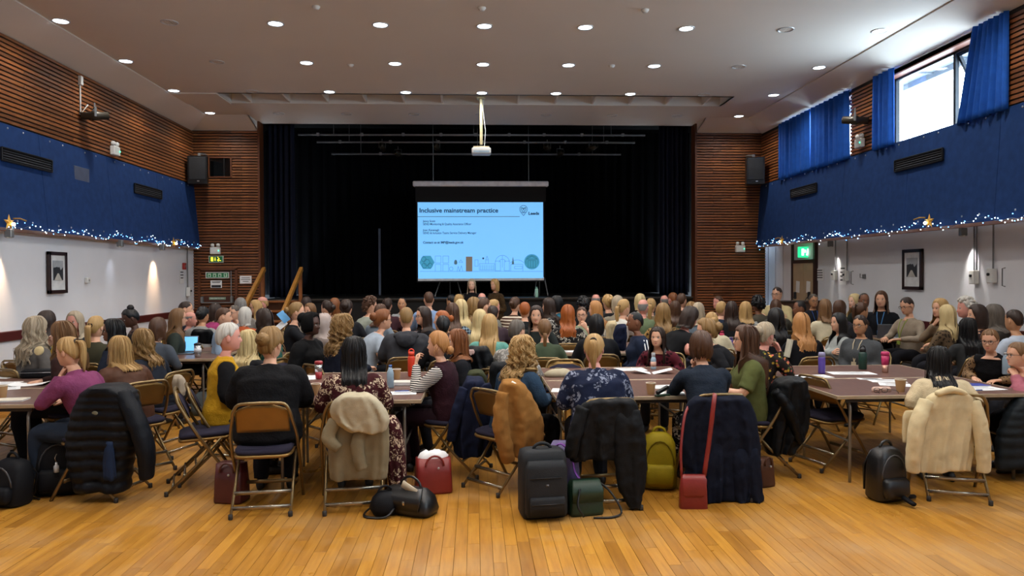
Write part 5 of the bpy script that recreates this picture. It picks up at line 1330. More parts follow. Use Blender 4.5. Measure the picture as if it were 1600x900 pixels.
def person(px, py, heading, hair, hcol, skin, top, label, d=None, pose=None, low='#1b1c22', hi=False, glasses=False, seat=True, chairlab=None, group=None, lany=None, hseed=None, hatcol=None, dmax=14.3, chairrz=None, chairdy=None, extra=None, nochair=False):
    """px,py head centre in the photo; heading: 0 faces the stage, 90 faces the left wall, 180 faces the camera"""
    pose = dict(pose or {}); 
    key = (hi,)+tuple(sorted((k, str(v)) for k, v in pose.items()))
    B_ = make_body(key, hi, **pose); hm = B_['hm']; zh = B_['zh']
    if MODE == 'collect':
        dr = ray(px, py)
        if d is None:
            t = (zh-HC)/dr.z if dr.z < 0 else 99; d = min(dmax, max(6.5, t*dr.y if t > 0 else dmax))
        REC.append(dict(p=(px, py), d0=d, d=d, zh=zh, hl=Matrix.Rotation(R(heading), 3, 'Z') @ hm.translation, hi=hi, stand=bool(pose.get('stand')))); return None
    d = DS.get((px, py), d)
    if d is None:
        dr = ray(px, py); t = (zh-HC)/dr.z if dr.z < 0 else 99
        d = min(dmax, max(6.5, t*dr.y if t > 0 else dmax))
    Hp = W(px, py, d); k = Hp.z/zh
    if not .86 < k < 1.16: print('SCALE', px, py, round(d, 2), round(k, 2))
    k = min(1.18, max(.84, k)); rz = R(heading)
    hl = Matrix.Rotation(rz, 3, 'Z') @ (hm.translation*k)
    o = thing('person', (Hp.x-hl.x, Hp.y-hl.y, 0), rz, label, 'person', group); o.scale = (k, k, k)
    HM = HAIRM.get(hcol, None)
    link('body', B_['body'], [SKIN[skin], LIPS.get(skin, LIP), M_EYEW, M_IRIS, HM or M_IRIS], o)
    tm = top if not isinstance(top, str) else fabric('cloth_'+top, top)
    link('top', B_['top'], tm, o)
    lm = low if not isinstance(low, str) else fabric('cloth_'+low, low)
    link('trousers', B_['lower'], lm, o); link('shoe', B_['shoe'][0], M_SHOE, o); link('shoe', B_['shoe'][1], M_SHOE, o)
    if hair:
        sd = hseed if hseed is not None else (abs(hash((px, py))) % 3 if not hi else px)
        if hair in ('hijab', 'wrap'): link('hijab' if hair == 'hijab' else 'headwrap', get_hair(hair, hi, 0), fabric('cloth_'+hatcol, hatcol), o, mx=hm)
        else: link('hair', get_hair(hair, hi, sd, .125+.0032*pose.get('lean', 8)+pose.get('loose', 0)), [HM, M_IRIS], o, mx=hm)
    if glasses: link('glasses', GLASS_ME, M_SPEC, o, mx=hm)
    if lany: link('lanyard', LANY, fabric('cloth_'+lany, lany), o, mx=Matrix.Translation(hm.translation))
    if not nochair and not pose.get('stand'):
        a = rz if chairrz is None else R(chairrz)
        cp = o.location+Matrix.Rotation(a, 3, 'Z') @ Vector((0, -k*max(.02, .15*pose.get('w', 1)+pose.get('loose', 0)-.10), 0))
        chair(cp, a, chairlab or ' '.join(('chair seating the '+label).split()[:16]), 'folding chairs at the tables', far=not hi)
    PEOPLE.append(o)
    return o

def relax():
    def place(r, d):
        h = W(*r['p'], d); k = h.z/r['zh']; return h.x-r['hl'].x*.75*k, h.y-r['hl'].y*.75*k, k
    for it in range(260):
        pos = [place(r, r['d']) for r in REC]; mv = [0.0]*len(REC)
        for i in range(len(REC)):
            for j in range(i+1, len(REC)):
                dx, dy = pos[i][0]-pos[j][0], pos[i][1]-pos[j][1]; q2 = dx*dx+dy*dy; lim = .47
                if q2 < lim*lim:
                    need = math.sqrt(max(0, lim*lim-dx*dx))-abs(dy); sg = 1 if dy > 0 else -1
                    mv[i] += sg*need*.35; mv[j] -= sg*need*.35
        for i, r in enumerate(REC):
            x, y, k = pos[i]
            for (x0, x1, y0, y1) in TABLES:
                if x0-.05 < x < x1+.05 and y0-.17 < y < y1+.17:
                    a, b = y-(y0-.17), (y1+.17)-y; mv[i] += (-a if a < b else b)*.3
            if r['stand']: continue
            nd_ = r['d']+max(-.12, min(.12, mv[i])); lim = (0.0 if r['d0'] < 6.7 else .15) if r['hi'] else 2.2
            nd_ = min(r['d0']+lim, max(r['d0']-lim, nd_)); h = W(*r['p'], nd_); kk = h.z/r['zh']
            if (.87 if not r['hi'] else .84) < kk < 1.14 and h.x < XLOW-.42 and h.x > XL+.35 and nd_ < 15.0: r['d'] = nd_
            elif h.x >= XLOW-.42: r['d'] -= .02
    for r in REC: DS[r['p']] = r['d']
    pos = [place(r, r['d']) for r in REC]
    for i in range(len(REC)):
        for j in range(i+1, len(REC)):
            q_ = math.hypot(pos[i][0]-pos[j][0], pos[i][1]-pos[j][1])
            if q_ < .36: print('CLOSE', REC[i]['p'], REC[j]['p'], round(q_, 2), round(REC[i]['d'], 2), round(REC[j]['d'], 2))
# ---- everyone in the hall; each line is one person of the photograph
def F(key, *a, **k): return fabric('cloth_'+key, *a, **k)
P_T = dict(arms=('table', 'table'), lean=12); P_L = dict(arms=('lap', 'lap'), lean=5); P_C = dict(arms=('chin', 'table'), lean=16); P_X = dict(arms=('cross', 'cross'), lean=3)
def vest(o, pose, mat, hi=True, name='vest', **kw):
    if o is None: return None
    p = dict(pose); p.update(dict(sleeve=0.0, loose=p.get('loose', 0)+.013)); p.update(kw)
    B_ = make_body((hi, 'vest')+tuple(sorted((k, str(v)) for k, v in p.items())), hi, **p)
    link(name, B_['top'], mat, o); return o
A = dict(hi=True)
def crowd():
    # table on the side of the framed street photograph
    person(107, 550, 78, 'hpony', 'blonde', 'light', F('magenta', '#74385a', 'knit'), 'person in a magenta jumper with a blonde ponytail resting chin on hand', d=5.95, pose=dict(arms=('table', 'chin'), lean=20, w=1.05, hp=8), low='#26303f', chairlab='folding chair under the magenta jumper with a black quilted coat over it', chairdy=.0, **A)
    person(186, 545, 52, 'lob', 'blonde', 'light', fabric('leather_brown', '#4c3022', rough=.5), 'person in a brown leather jacket with straight blonde hair turned away', d=6.75, pose=dict(arms=('table', 'table'), lean=18, w=1.12, loose=.015, hy=12), chairlab='bronze folding chair behind the brown leather jacket', **A)
    person(222, 533, 70, 'wavy', 'dkblonde', 'light', '#1d222c', 'person with long wavy blonde hair in dark navy, leaning in beside the leather jacket', d=7.3, pose=dict(arms=('table', 'table'), lean=18), chairlab='bronze folding chair with pale scarf beside the leather jacket', **A)
    person(97, 523, 92, 'long', 'ltbrown', 'light', '#2f1d1b', 'person with straight brown hair in a dark brown top seen in profile', d=7.1, pose=dict(arms=('table', 'lap'), lean=8, hp=6), chairlab='folding chair under the dark brown top', **A)
    person(57, 514, -25, 'wavy', 'greyblonde', 'light', '#5a5653', 'person with long wavy ash-blonde hair in grey holding a rice cake', d=7.6, pose=dict(arms=('lap', 'raise'), lean=6), chairlab='folding chair with blue pad under the ash-blonde hair', **A)
    person(73, 503, -20, 'long', 'dkbrown', 'light', '#c3a24a', 'person with dark hair and a yellow top behind the ash-blonde hair', d=8.6, pose=P_T)
    person(117, 503, 172, 'lob', 'greyblonde', 'pink', '#2a2d33', 'person facing out with glasses pushed up on blonde hair, tissue in hand', d=8.9, pose=dict(arms=('raise', 'table'), lean=8))
    person(150, 511, 5, 'pony', 'blonde', 'light', '#3c3a2c', 'person with a long blonde ponytail seen from behind near the framed picture', d=8.2, pose=dict(arms=('table', 'table'), lean=8, hy=-12))
    person(176, 517, 108, 'lob', 'black', 'brown', '#171d2b', 'person with black curly bob and glasses, chin on hand, in navy', d=7.9, pose=dict(arms=('lap', 'chin'), lean=12, hy=5), glasses=True, chairlab='folding chair with pale edge under the navy top and black bob', **A)
    person(203, 497, 125, 'hbun', 'black', 'dark', '#1b1a1d', 'person with black hair piled in a top bun looking down', d=9.4, pose=dict(arms=('table', 'table'), lean=12, hp=18))
    person(247, 513, -14, 'bob', 'brown', 'light', '#3f454e', 'person with a brown bob and slate grey jumper beside the laptop', d=8.3, pose=dict(arms=('table', 'table'), lean=14, w=1.12))
    person(279, 497, -70, 'long', 'ltbrown', 'light', '#2c332e', 'person with long light brown hair and glasses in dark green', d=9.4, pose=P_L, glasses=True)
    person(291, 484, -75, 'man', 'dkbrown', 'light', '#1c2030', 'person with short dark hair in a navy jacket by the wall corner', pose=P_L)
    person(297, 499, -65, 'thin', 'grey', 'pink', '#4a4c4e', 'person with thinning grey hair half hidden by the dark green jacket', d=10.4, pose=P_L)
    person(317, 492, -8, 'bun', 'black', 'tan', '#8b8a88', 'person with black tied hair and a pale grey jumper, dark coat on the chair', d=10.2, pose=P_T)
    person(337, 487, -20, 'bob', 'dkbrown', 'light', '#a13f6e', 'person with dark cropped hair in bright pink', d=11.2, pose=P_T)
    person(350, 495, -72, 'man', 'brown', 'light', '#8ea3bb', 'person with short brown hair in a pale blue shirt facing the stage steps', d=9.8, pose=P_L)
    person(366, 489, 150, 'man', 'greybrown', 'light', '#7d8a99', 'person with receding brown hair and glasses looking out over the table', d=11.6, pose=P_T, glasses=True)
    person(376, 478, 20, 'bob', 'grey', 'light', '#77706a', 'person with a smooth grey bob near the slatted fire exit', pose=P_T)
    person(383, 493, -10, 'bob', 'white', 'light', '#a8512f', 'person with a white bob in a rust orange jumper', d=10.3, pose=P_T)
    person(399, 481, 120, 'lob', 'blonde', 'light', '#9b8c80', 'person with blonde hair and glasses facing the rust orange jumper', d=12.3, pose=P_T, glasses=True)
    person(410, 474, 100, 'thin', 'blonde', 'pink', '#6a5a50', 'person with fair hair just in front of the stage steps', d=13.6, pose=P_T)
    o = person(358, 527, -68, 'short', 'white', 'pink', F('blackknit', '#131316'), 'person with short white hair in a mustard yellow knitted vest', d=6.35, pose=dict(arms=('lap', 'lap'), lean=4, w=1.12), low=F('darkfloral', '#17161a', 'floral', '#8c7440', 1.1), chairlab='bronze folding chair with dark pad under the mustard vest', **A)
    vest(o, dict(arms=('lap', 'lap'), lean=4, w=1.12), F('mustard', '#b98d1f', 'knit'), hem=.02)
    person(388, 534, -15, 'long', 'paleblonde', 'light', '#15161a', 'person with long pale blonde hair just behind the mustard vest', d=7.2, pose=P_T, chairlab='folding chair hidden behind the mustard vest', **A)
    person(412, 499, 70, 'wavy', 'dkbrown', 'light', F('tealprint', '#1f4a45', 'floral', '#4f8a7c'), 'person with dark wavy hair in a teal patterned top', d=9.0, pose=P_T)
    # table with the red travel mug
    person(423, 537, 7, 'updo', 'dkblonde', 'light', F('blackcardigan', '#101013', 'knit'), 'person in a black cardigan with a messy dark-blonde updo, back turned', d=5.76, pose=dict(hy=-20, arms=('write', 'table'), lean=14, w=1.24, loose=.028, hem=.03), chairlab='bronze folding chair with bare back under the black cardigan', chairdy=.02, **A)
    person(553, 550, 8, 'vlong', 'black', 'light', F('maroonfloral', '#3a1519', 'floral', '#c9b49a', 1.25), 'person with very long black hair in a maroon and cream floral dress', d=5.75, pose=dict(arms=('table', 'table'), lean=14, w=1.1, loose=.012, skirt=True), low=F('maroonfloral', '#3a1519', 'floral', '#c9b49a', 1.25), chairlab='folding chair under the floral dress with a cream trench coat over it', chairdy=.02, **A)
    ps = dict(arms=('table', 'raise'), lean=8, w=1.0)
    o = person(684, 538, 72, 'lbun', 'straw', 'light', F('bwstripe', '#17151a', 'stripes', '#cfc9c2', 1.9), 'person with striped sleeves, maroon pinafore and low auburn bun gesturing', d=6.4, pose=ps, low='#24121a', chairlab='folding chair under the maroon pinafore with a navy jacket over it', **A)
    vest(o, ps, F('maroonvest', '#2b131c', 'knit'), name='pinafore')
    person(714, 533, 95, 'lob', 'auburn', 'light', '#121318', 'person with a copper bob in black beside the maroon pinafore', d=7.05, pose=P_L, chairlab='folding chair under the black top and copper bob, coats hung behind', **A)
    person(692, 510, 10, 'short', 'black', 'tan', '#17181c', 'person with short black hair glimpsed behind the copper bob', d=8.2, pose=P_T)
    person(486, 507, -105, 'wrap', None, 'dark', F('blackcoat', '#0d0d0f'), 'person in a black headwrap and black coat looking across the table', d=7.9, pose=dict(arms=('lap', 'lap'), lean=6, w=1.22, loose=.02), hatcol='#0c0c0d', chairlab='folding chair under the black coat and headwrap', **A)
    person(506, 506, -40, 'hijab', None, 'tan', '#6f645f', 'person in a soft grey-pink headscarf behind the black headwrap', d=9.4, pose=P_T, hatcol='#a3958f')
    person(537, 511, -48, 'curly', 'dkblonde', 'light', '#121624', 'person with tight dark-blonde curls and glasses in navy', d=7.7, pose=dict(arms=('table', 'reach'), lean=10), glasses=True, chairlab='bronze folding chair under the dark-blonde curls', **A)
    person(599, 500, -62, 'updo', 'auburn', 'light', '#97a3b0', 'person with auburn hair tied up and glasses in pale blue, arm stretched out', d=9.2, pose=dict(arms=('table', 'reach'), lean=24, w=1.1, sleeve=.45), glasses=True)
    o = person(635, 497, 4, 'man', 'dkblonde', 'light', F('hoodgrey', '#35363b'), 'person in a charcoal hooded jacket with short fair hair, back turned', d=8.6, pose=dict(arms=('table', 'table'), lean=14, w=1.22, loose=.02), chairlab='bronze folding chair behind the charcoal hooded jacket')
    if o is not None:
        q = MB(); q.sphere((0, -.045, 1.03), (.15, .09, .055), 18, 10); q.sphere((0, -.10, .98), (.12, .06, .085), 18, 10); link('hood', remesh(q, .014, 3, .02, .06), F('hoodgrey', '#35363b'), o)
    person(661, 494, 118, 'lob', 'dkbrown', 'light', '#131317', 'person with dark straight hair and glasses in black, facing the charcoal jacket', d=9.6, pose=P_L, glasses=True)
    person(690, 500, 85, 'bun', 'ginger', 'light', '#3b2a28', 'person with ginger hair in a bun beside the plaid shirt', d=9.3, pose=P_T)
    # central tables
    person(765, 508, -12, 'long', 'blonde', 'light', F('teal', '#5f968c', 'knit'), 'person with long blonde hair in a teal jumper seen from behind', d=8.1, pose=dict(arms=('table', 'table'), lean=6, w=1.05), chairlab='folding chair with a black printed jacket behind the teal jumper')
    person(750, 499, -5, 'long', 'paleblonde', 'light', '#8d8468', 'person with pale blonde hair just behind the teal jumper', d=9.3, pose=P_T)
    person(808, 518, -35, 'short', 'greybrown', 'light', F('greyprint', '#7d7b77', 'floral', '#c9c7c2', 1.6), 'person with short grey-brown hair in a grey print top', d=7.3, pose=P_T, chairlab='folding chair under the grey print top', **A)
    person(818, 548, -48, 'curly', 'blonde', 'light', F('denim', '#263a4f', 'knit'), 'person with long curly blonde hair in a denim jacket', d=6.05, pose=dict(arms=('table', 'table'), lean=14, w=1.08, loose=.01), low='#15171d', chairlab='folding chair under the denim jacket with a camel coat over it', **A)
    person(851, 514, -5, 'lpony', 'ltbrown', 'light', '#3f4a39', 'person with a light brown ponytail in a khaki green top', d=8.3, pose=dict(arms=('table', 'table'), lean=10), chairlab='bronze folding chair behind the khaki green top')
    person(928, 545, 6, 'hpony', 'blonde', 'pink', F('navyfloral', '#1a2138', 'floral', '#80879a', .85), 'person with a long blonde ponytail in a navy floral blouse', d=5.72, pose=dict(hy=-18, arms=('table', 'table'), lean=14, w=1.28, loose=.015, hem=.02), chairlab='folding chair under the navy floral blouse with a black jacket over it', chairdy=.02, **A)
    person(932, 507, 0, 'bob', 'black', 'light', '#16171b', 'person with a black bob in a black jacket, back turned', d=8.6, pose=dict(arms=('table', 'table'), lean=8, w=1.15, loose=.015), chairlab='bronze folding chair behind the black jacket and black bob')
    o = person(992, 503, 88, 'crop', 'black', 'brown', F('tracksuit', '#1b2438'), 'person with cropped black hair in a navy tracksuit with white sleeve stripes', d=8.4, pose=dict(arms=('lap', 'lap'), lean=8, w=1.2, loose=.02))
    if o is not None:
        q = MB()
        for dz in (-.018, .018): q.tube(catmull([(-.24, .03+dz, 1.02), (-.322, .02+dz, .88), (-.335, .03+dz, .75), (-.24, .17, .655+dz), (-.14, .255, .60+dz)], 14), .007, 5)
        tag(q.build('sleeve_stripes', M_PAPER, o, smooth=True), kind='stuff')
    person(1027, 527, 152, 'long', 'dkbrown', 'light', F('redprint', '#5f2430', 'leopard', '#2a1218', .8), 'smiling person with long dark hair in a red patterned jumper', d=8.05, pose=dict(arms=('table', 'table'), lean=24), chairlab='folding chair behind the red patterned jumper', **A)
    person(1078, 496, -72, 'bob', 'dkbrown', 'pink', '#101114', 'person with dark hair in a black short-sleeved top bending over the table', d=8.9, pose=dict(arms=('table', 'table'), lean=30, w=1.25, sleeve=.3, hp=20))
    person(1103, 517, 70, 'updo', 'dkblonde', 'light', '#17181c', 'person with dark-blonde tied hair leaning over behind the navy jumper', d=7.5, pose=dict(arms=('table', 'table'), lean=30), chairlab='bronze folding chair behind the navy jumper', **A)
    person(1095, 541, 2, 'sbob', 'brown', 'light', F('navyjumper', '#1f2733', 'knit'), 'person with a short brown bob in a navy jumper, hands clasped', d=5.85, pose=dict(arms=('clasp', 'clasp'), lean=18, w=1.02), low=F('blackcream', '#131315', 'floral', '#d3cdc0'), chairlab='folding chair under the navy jumper with a long navy coat over it', chairdy=-.02, **A)
    person(1164, 530, 82, 'vlong', 'brown', 'light', F('olive', '#50552f'), 'person with long brown hair and glasses in an olive green shirt', d=6.2, pose=dict(arms=('table', 'table'), lean=4, sleeve=.45, loose=.02, hem=.02), low='#14151a', glasses=True, chairlab='folding chair under the olive shirt with a black coat over it', **A)
    person(1196, 523, -55, 'updo', 'greyblonde', 'pink', F('brightfloral', '#221d1b', 'multi'), 'person with grey-blonde hair and glasses in a bright flowery top', d=7.0, pose=dict(arms=('raise', 'table'), lean=14), glasses=True, chairlab='bronze folding chair under the bright flowery top', **A)
    person(1212, 498, 0, 'wavy', 'black', 'tan', '#121318', 'person with tousled black hair in black, back turned', d=8.4, pose=P_T)
    person(1252, 506, 4, 'wavy', 'straw', 'light', '#101116', 'person with long strawberry-blonde waves in a black top', d=8.3, pose=dict(arms=('table', 'table'), lean=8, w=1.05), chairlab='bronze folding chair behind the strawberry-blonde waves')
    # tables under the windows
    person(1310, 504, 95, 'long', 'black', 'light', '#9aa09e', 'person with long black hair in a pale grey-green top', d=9.0, pose=P_X)
    person(1344, 508, 122, 'bun', 'dkbrown', 'tan', F('greyjumper', '#46494c', 'knit'), 'person with tied dark hair and glasses in a grey jumper with pale bands', d=8.3, pose=dict(arms=('lap', 'lap'), lean=2, w=1.26), glasses=True, lany='#b9ab90', chairlab='folding chair under the grey jumper')
    person(1467, 566, -20, 'vlong', 'black', 'light', F('creamfluffy', '#c9b896', 'fluffy'), 'person with very long black hair in a fluffy cream jumper', d=5.78, pose=dict(arms=('table', 'table'), lean=28, w=1.0, loose=.018), chairlab='folding chair under the cream jumper with a cream denim jacket over it', chairdy=.0, **A)
    o = person(1547, 532, 128, 'hpony', 'ltbrown', 'light', F('leopardtop', '#84694c', 'leopard', '#33241a', 1.3), 'person with a brown ponytail and glasses in leopard print and a black fur gilet', d=6.95, pose=dict(arms=('table', 'table'), lean=22, hp=8), glasses=True, chairlab='folding chair with cream coat under the leopard print', **A)
    vest(o, dict(arms=('table', 'table'), lean=22, hp=8), F('furgilet', '#0f0f12', 'fluffy'), name='gilet')
    person(1590, 563, 82, 'bun', 'ltbrown', 'light', F('dustypink', '#a2606d', 'knit'), 'person in a dusty pink sweatshirt with chin on hand', d=6.05, pose=dict(arms=('table', 'chin'), lean=27, w=1.05, loose=.012), glasses=True, chairlab='folding chair under the dusty pink sweatshirt with a dark quilted coat over it', **A)
    person(1512, 513, -10, 'vlong', 'black', 'tan', '#2a2b2c', 'person with long black hair in charcoal, back turned to the cream jacket', d=7.9, pose=P_T, chairlab='folding chair under the charcoal top and long black hair', **A)
    person(1584, 501, 10, 'man', 'dkbrown', 'tan', '#a9b3c2', 'person with short dark hair in a pale blue shirt by the wall', d=7.8, pose=P_T)
    person(1480, 492, 12, 'long', 'paleblonde', 'light', F('brownprint', '#5a4a38', 'leopard', '#2c241b'), 'person with pale blonde hair in a brown patterned top', d=9.0, pose=P_T)
    person(1469, 482, 100, 'lob', 'blonde', 'light', '#7a6a58', 'person with blonde hair looking past the pale blonde hair', d=9.5, pose=P_C)
    person(1509, 482, 80, 'curlshort', 'white', 'pink', '#27303c', 'person with short curly white hair in navy', d=9.0, pose=P_L)
    person(1552, 492, 45, 'lob', 'greybrown', 'light', '#33302c', 'person with an ash-brown bob between the white curls and the pale blue shirt', d=8.6, pose=P_T)
    person(1526, 493, 75, 'bob', 'dkbrown', 'light', '#2a2022', 'person with dark hair just below the white curls', d=8.4, pose=P_T)
    person(1417, 478, 105, 'man', 'dkbrown', 'light', F('oatmeal', '#8f8272', 'knit'), 'person with slicked dark hair and glasses in an oatmeal cardigan typing on a laptop', d=10.3, pose=dict(arms=('table', 'table'), lean=8, hp=14), glasses=True, lany='#7d8a3c')
    person(1377, 468, 140, 'lob', 'brown', 'light', '#14161b', 'person with straight auburn-brown hair in black with a blue lanyard', d=11.0, pose=P_L, lany='#4a78a8')
    person(1350, 470, 170, 'crop', 'black', 'brown', '#1d2420', 'person with a shaved head in a dark coat beside the blue lanyard', d=12.2, pose=P_L)
    person(1335, 471, 100, 'long', 'paleblonde', 'pale', '#c8b49e', 'person with very pale smooth hair in cream, in profile', d=12.6, pose=P_L)
    person(1346, 486, -80, 'hpony', 'brown', 'tan', '#1c1d22', 'person with a brown ponytail facing the wall in black', d=10.6, pose=P_L)
    person(1312, 482, -55, 'long', 'brown', 'light', '#2b2732', 'person with brown hair and sunglasses on top of the head', d=10.9, pose=P_T)
    person(1289, 481, -5, 'lob', 'ltbrown', 'light', '#c1b79c', 'person with a light brown bob in a cream top', d=10.8, pose=P_T)
    person(1271, 470, 178, 'short', 'greybrown', 'tan', '#1f2128', 'person with short grey-brown hair and glasses sitting at the wooden desk', d=13.3, pose=P_L, glasses=True, lany='#33508a')
    person(1249, 482, 80, 'crop', 'black', 'brown', '#3b3a36', 'person with short black hair in profile in front of the wooden desk', d=11.2, pose=P_T)
    person(1214, 460, 130, 'man', 'dkbrown', 'light', F('creamjumper', '#b8a97e', 'knit'), 'person with dark hair and glasses in a cream jumper, arms folded by the white panels', d=13.2, pose=dict(arms=('cross', 'cross'), lean=0, w=1.15), glasses=True)
    person(1212, 480, 0, 'long', 'brown', 'light', '#4a4740', 'person with brown hair in front of the folded arms', d=11.3, pose=P_T)
    person(1184, 476, 6, 'afro', 'black', 'brown', '#4a463c', 'person with full curly black hair in an olive-brown jacket', d=12.0, pose=P_T)
    person(1165, 484, -8, 'lob', 'blonde', 'light', F('creamstripe', '#23252b', 'stripes', '#d8d4cc', 1.2), 'person with a blonde bob in a black and white striped top', d=10.9, pose=P_T)
    person(1143, 484, -5, 'long', 'dkbrown', 'light', '#16171b', 'person with straight dark hair in black beside the striped top', d=10.6, pose=P_T)
    person(1127, 483, -40, 'short', 'blonde', 'light', '#1b2536', 'person with fair hair and glasses in navy near the slatted wall', d=11.0, pose=P_T, glasses=True)
    person(1122, 473, 110, 'short', 'brown', 'pink', '#6a4a40', 'person with reddish face glimpsed before the slatted wall', d=13.3, pose=P_T)
    person(1112, 502, -5, 'bun', 'blonde', 'light', '#c2b89c', 'person with a blonde bun behind the tied dark-blonde hair', d=9.2, pose=P_T)
    person(1091, 486, -10, 'lob', 'greyblonde', 'light', '#63707c', 'person with a grey-blonde bob beside the darker long hair', d=10.7, pose=P_T)
    person(1080, 484, -12, 'long', 'dkblonde', 'light', '#3d4238', 'person with long ash hair behind the bending black top', d=11.0, pose=P_T)
    person(1065, 470, -30, 'man', 'brown', 'light', '#43352c', 'person with short brown hair close to the stage and slatted wall', pose=P_T)
    person(1051, 468, 20, 'short', 'auburn', 'pink', '#2a2c33', 'person with auburn hair close to the stage end', pose=P_T)
    person(1055, 482, -15, 'long', 'brown', 'light', '#59503f', 'person with long brown hair behind the leopard blouse', d=11.2, pose=P_T)
    person(1036, 489, -6, 'wavy', 'dkblonde', 'light', F('leopardblouse', '#8e7040', 'leopard', '#2b2018', 1.0), 'person with long golden-brown waves in a leopard blouse', d=9.6, pose=P_T)
    person(1038, 471, 0, 'thin', 'grey', 'pink', '#40454a', 'bald person seen from behind close to the stage', d=13.6, pose=P_T)
    person(1017, 478, -20, 'pony', 'blonde', 'light', '#74654c', 'person with a blonde ponytail next to the green shirt', d=11.5, pose=P_T)
    person(1005, 480, -25, 'thin', 'grey', 'pink', '#5d6b50', 'balding person in a green shirt, back turned', d=10.6, pose=dict(arms=('table', 'table'), lean=8, w=1.2))
    person(1000, 471, 5, 'bob', 'paleblonde', 'light', '#8c8577', 'person with a pale blonde bob beyond the green shirt', pose=P_T)
    person(975, 481, -55, 'pony', 'blonde', 'light', '#c6c3bb', 'person with a blonde ponytail in a white top, hand to face', d=10.4, pose=P_C)
    person(965, 475, -10, 'bob', 'greyblonde', 'light', '#7c7465', 'person with a sandy bob beside the white top', pose=P_T)
    person(950, 473, 10, 'updo', 'blonde', 'light', '#17181b', 'person with a blonde updo in black near the stage', pose=P_T)
    person(931, 470, 0, 'thin', 'grey', 'pink', '#2f3238', 'bald person in dark clothes near the stage edge', pose=P_T)
    person(930, 483, 70, 'long', 'straw', 'light', '#c0b6a8', 'person with long light copper hair in profile', d=10.8, pose=P_T)
    person(909, 492, 165, 'bun', 'brown', 'light', F('sage', '#8b937a'), 'person with glasses in a sage green top, hands raised, facing out', d=10.4, pose=dict(arms=('table', 'raise'), lean=6, w=1.12, sleeve=.5), glasses=True)
    person(911, 477, 10, 'curlshort', 'black', 'brown', '#1c1d20', 'person with black curly hair beyond the sage green top', d=12.4, pose=P_T)
    person(887, 491, -5, 'wavy', 'ginger', 'light', F('bwprint', '#1a191b', 'floral', '#c9c2b2', 1.3), 'person with long red hair in a black and white print top', d=9.7, pose=P_T)
    person(869, 474, 75, 'bob', 'black', 'light', '#1f5468', 'person with dark hair and glasses in a petrol blue jumper', d=12.6, pose=P_T, glasses=True)
    person(857, 478, 60, 'long', 'dkbrown', 'light', F('bwdots', '#131316', 'floral', '#d8d4cc', 1.5), 'person with long dark hair in a black dress with white flowers', d=11.6, pose=P_T)
    person(838, 493, 172, 'long', 'dkbrown', 'light', '#262b2a', 'laughing person with dark hair facing out over a mint flask', d=9.4, pose=dict(arms=('table', 'table'), lean=10))
    person(820, 485, -5, 'short', 'ginger', 'light', '#141518', 'person with short ginger hair in black, back turned', d=10.8, pose=P_T)
    person(805, 476, -30, 'bun', 'brown', 'light', F('brownstripe', '#4a3026', 'stripes', '#c4b9a8', .7), 'person with brown hair and glasses in a broad striped jumper', d=11.9, pose=P_T, glasses=True)
    person(772, 480, -60, 'short', 'blonde', 'pink', '#6c6a63', 'person with short blonde hair in profile below the presenters', d=11.6, pose=P_L)
    person(770, 491, 0, 'short', 'dkbrown', 'light', '#3c2f36', 'person with dark brown hair in plum beside the pale blonde hair', d=10.3, pose=P_T)
    person(757, 479, -55, 'man', 'brown', 'light', '#b9a56a', 'person with short brown hair and glasses in a straw yellow top', d=10.9, pose=P_L, glasses=True)
    person(753, 468, 5, 'thin', 'grey', 'pink', '#2a2a2d', 'bald person directly below the two presenters', d=13.4, pose=P_T)
    person(740, 479, 0, 'curly', 'dkblonde', 'light', '#17181c', 'person with curly dark-blonde hair in black below the presenters', d=11.4, pose=P_T)
    person(720, 482, 20, 'long', 'paleblonde', 'light', '#1d2130', 'person with long pale hair in navy beside the plaid shirt', d=10.8, pose=P_T)
    person(717, 471, 15, 'bob', 'blonde', 'light', '#57503f', 'person with a blonde bob before the stage edge', pose=P_T)
    person(705, 471, 50, 'short', 'black', 'tan', '#2a2d33', 'person with black hair tucked behind the blonde bob', pose=P_T)
    person(707, 488, 12, 'long', 'brown', 'light', F('plaidshirt', '#1c2530', 'plaid', '#8fa3b0', 1.6), 'person with long brown hair in a navy plaid shirt', d=9.8, pose=P_T)
    person(670, 468, 8, 'man', 'brown', 'light', '#7b94b8', 'person with brown hair in a blue shirt, back turned, near the screen', d=12.6, pose=dict(arms=('table', 'table'), lean=4, w=1.2))
    person(628, 475, 178, 'crop', 'black', 'tan', F('greystripe', '#5a5d60', 'stripes', '#b9bcbd', 1.4), 'person with black hair in a grey striped top facing out from the stage', d=13.2, pose=P_L)
    person(605, 477, 5, 'short', 'dkbrown', 'light', '#3a2127', 'person with dark hair in burgundy next to the grey stripes', d=12.6, pose=P_T)
    person(595, 488, -30, 'lob', 'brown', 'light', '#6e7a86', 'person with brown hair behind the outstretched arm', d=10.8, pose=P_T)
    person(579, 478, -55, 'curlshort', 'brown', 'light', '#8c9388', 'person with brown curls and glasses in a pale sage shirt', d=10.8, pose=dict(arms=('table', 'table'), lean=14, w=1.15, sleeve=.5), glasses=True)
    person(541, 482, 0, 'updo', 'dkbrown', 'light', '#1c1d21', 'person with dark brown updo in black behind the curls', d=10.8, pose=P_T)
    person(511, 482, 60, 'bun', 'dkbrown', 'light', '#8d8678', 'person with a dark bun in a stone coloured top', d=11.3, pose=P_T)
    person(523, 478, 0, 'bob', 'auburn', 'light', '#3a1f2a', 'person with a plum top beside the dark bun', d=12.6, pose=P_T)
    person(484, 486, 150, 'long', 'ltbrown', 'light', '#a8a196', 'person with long light brown hair looking out beside the stage steps', d=11.4, pose=P_T)
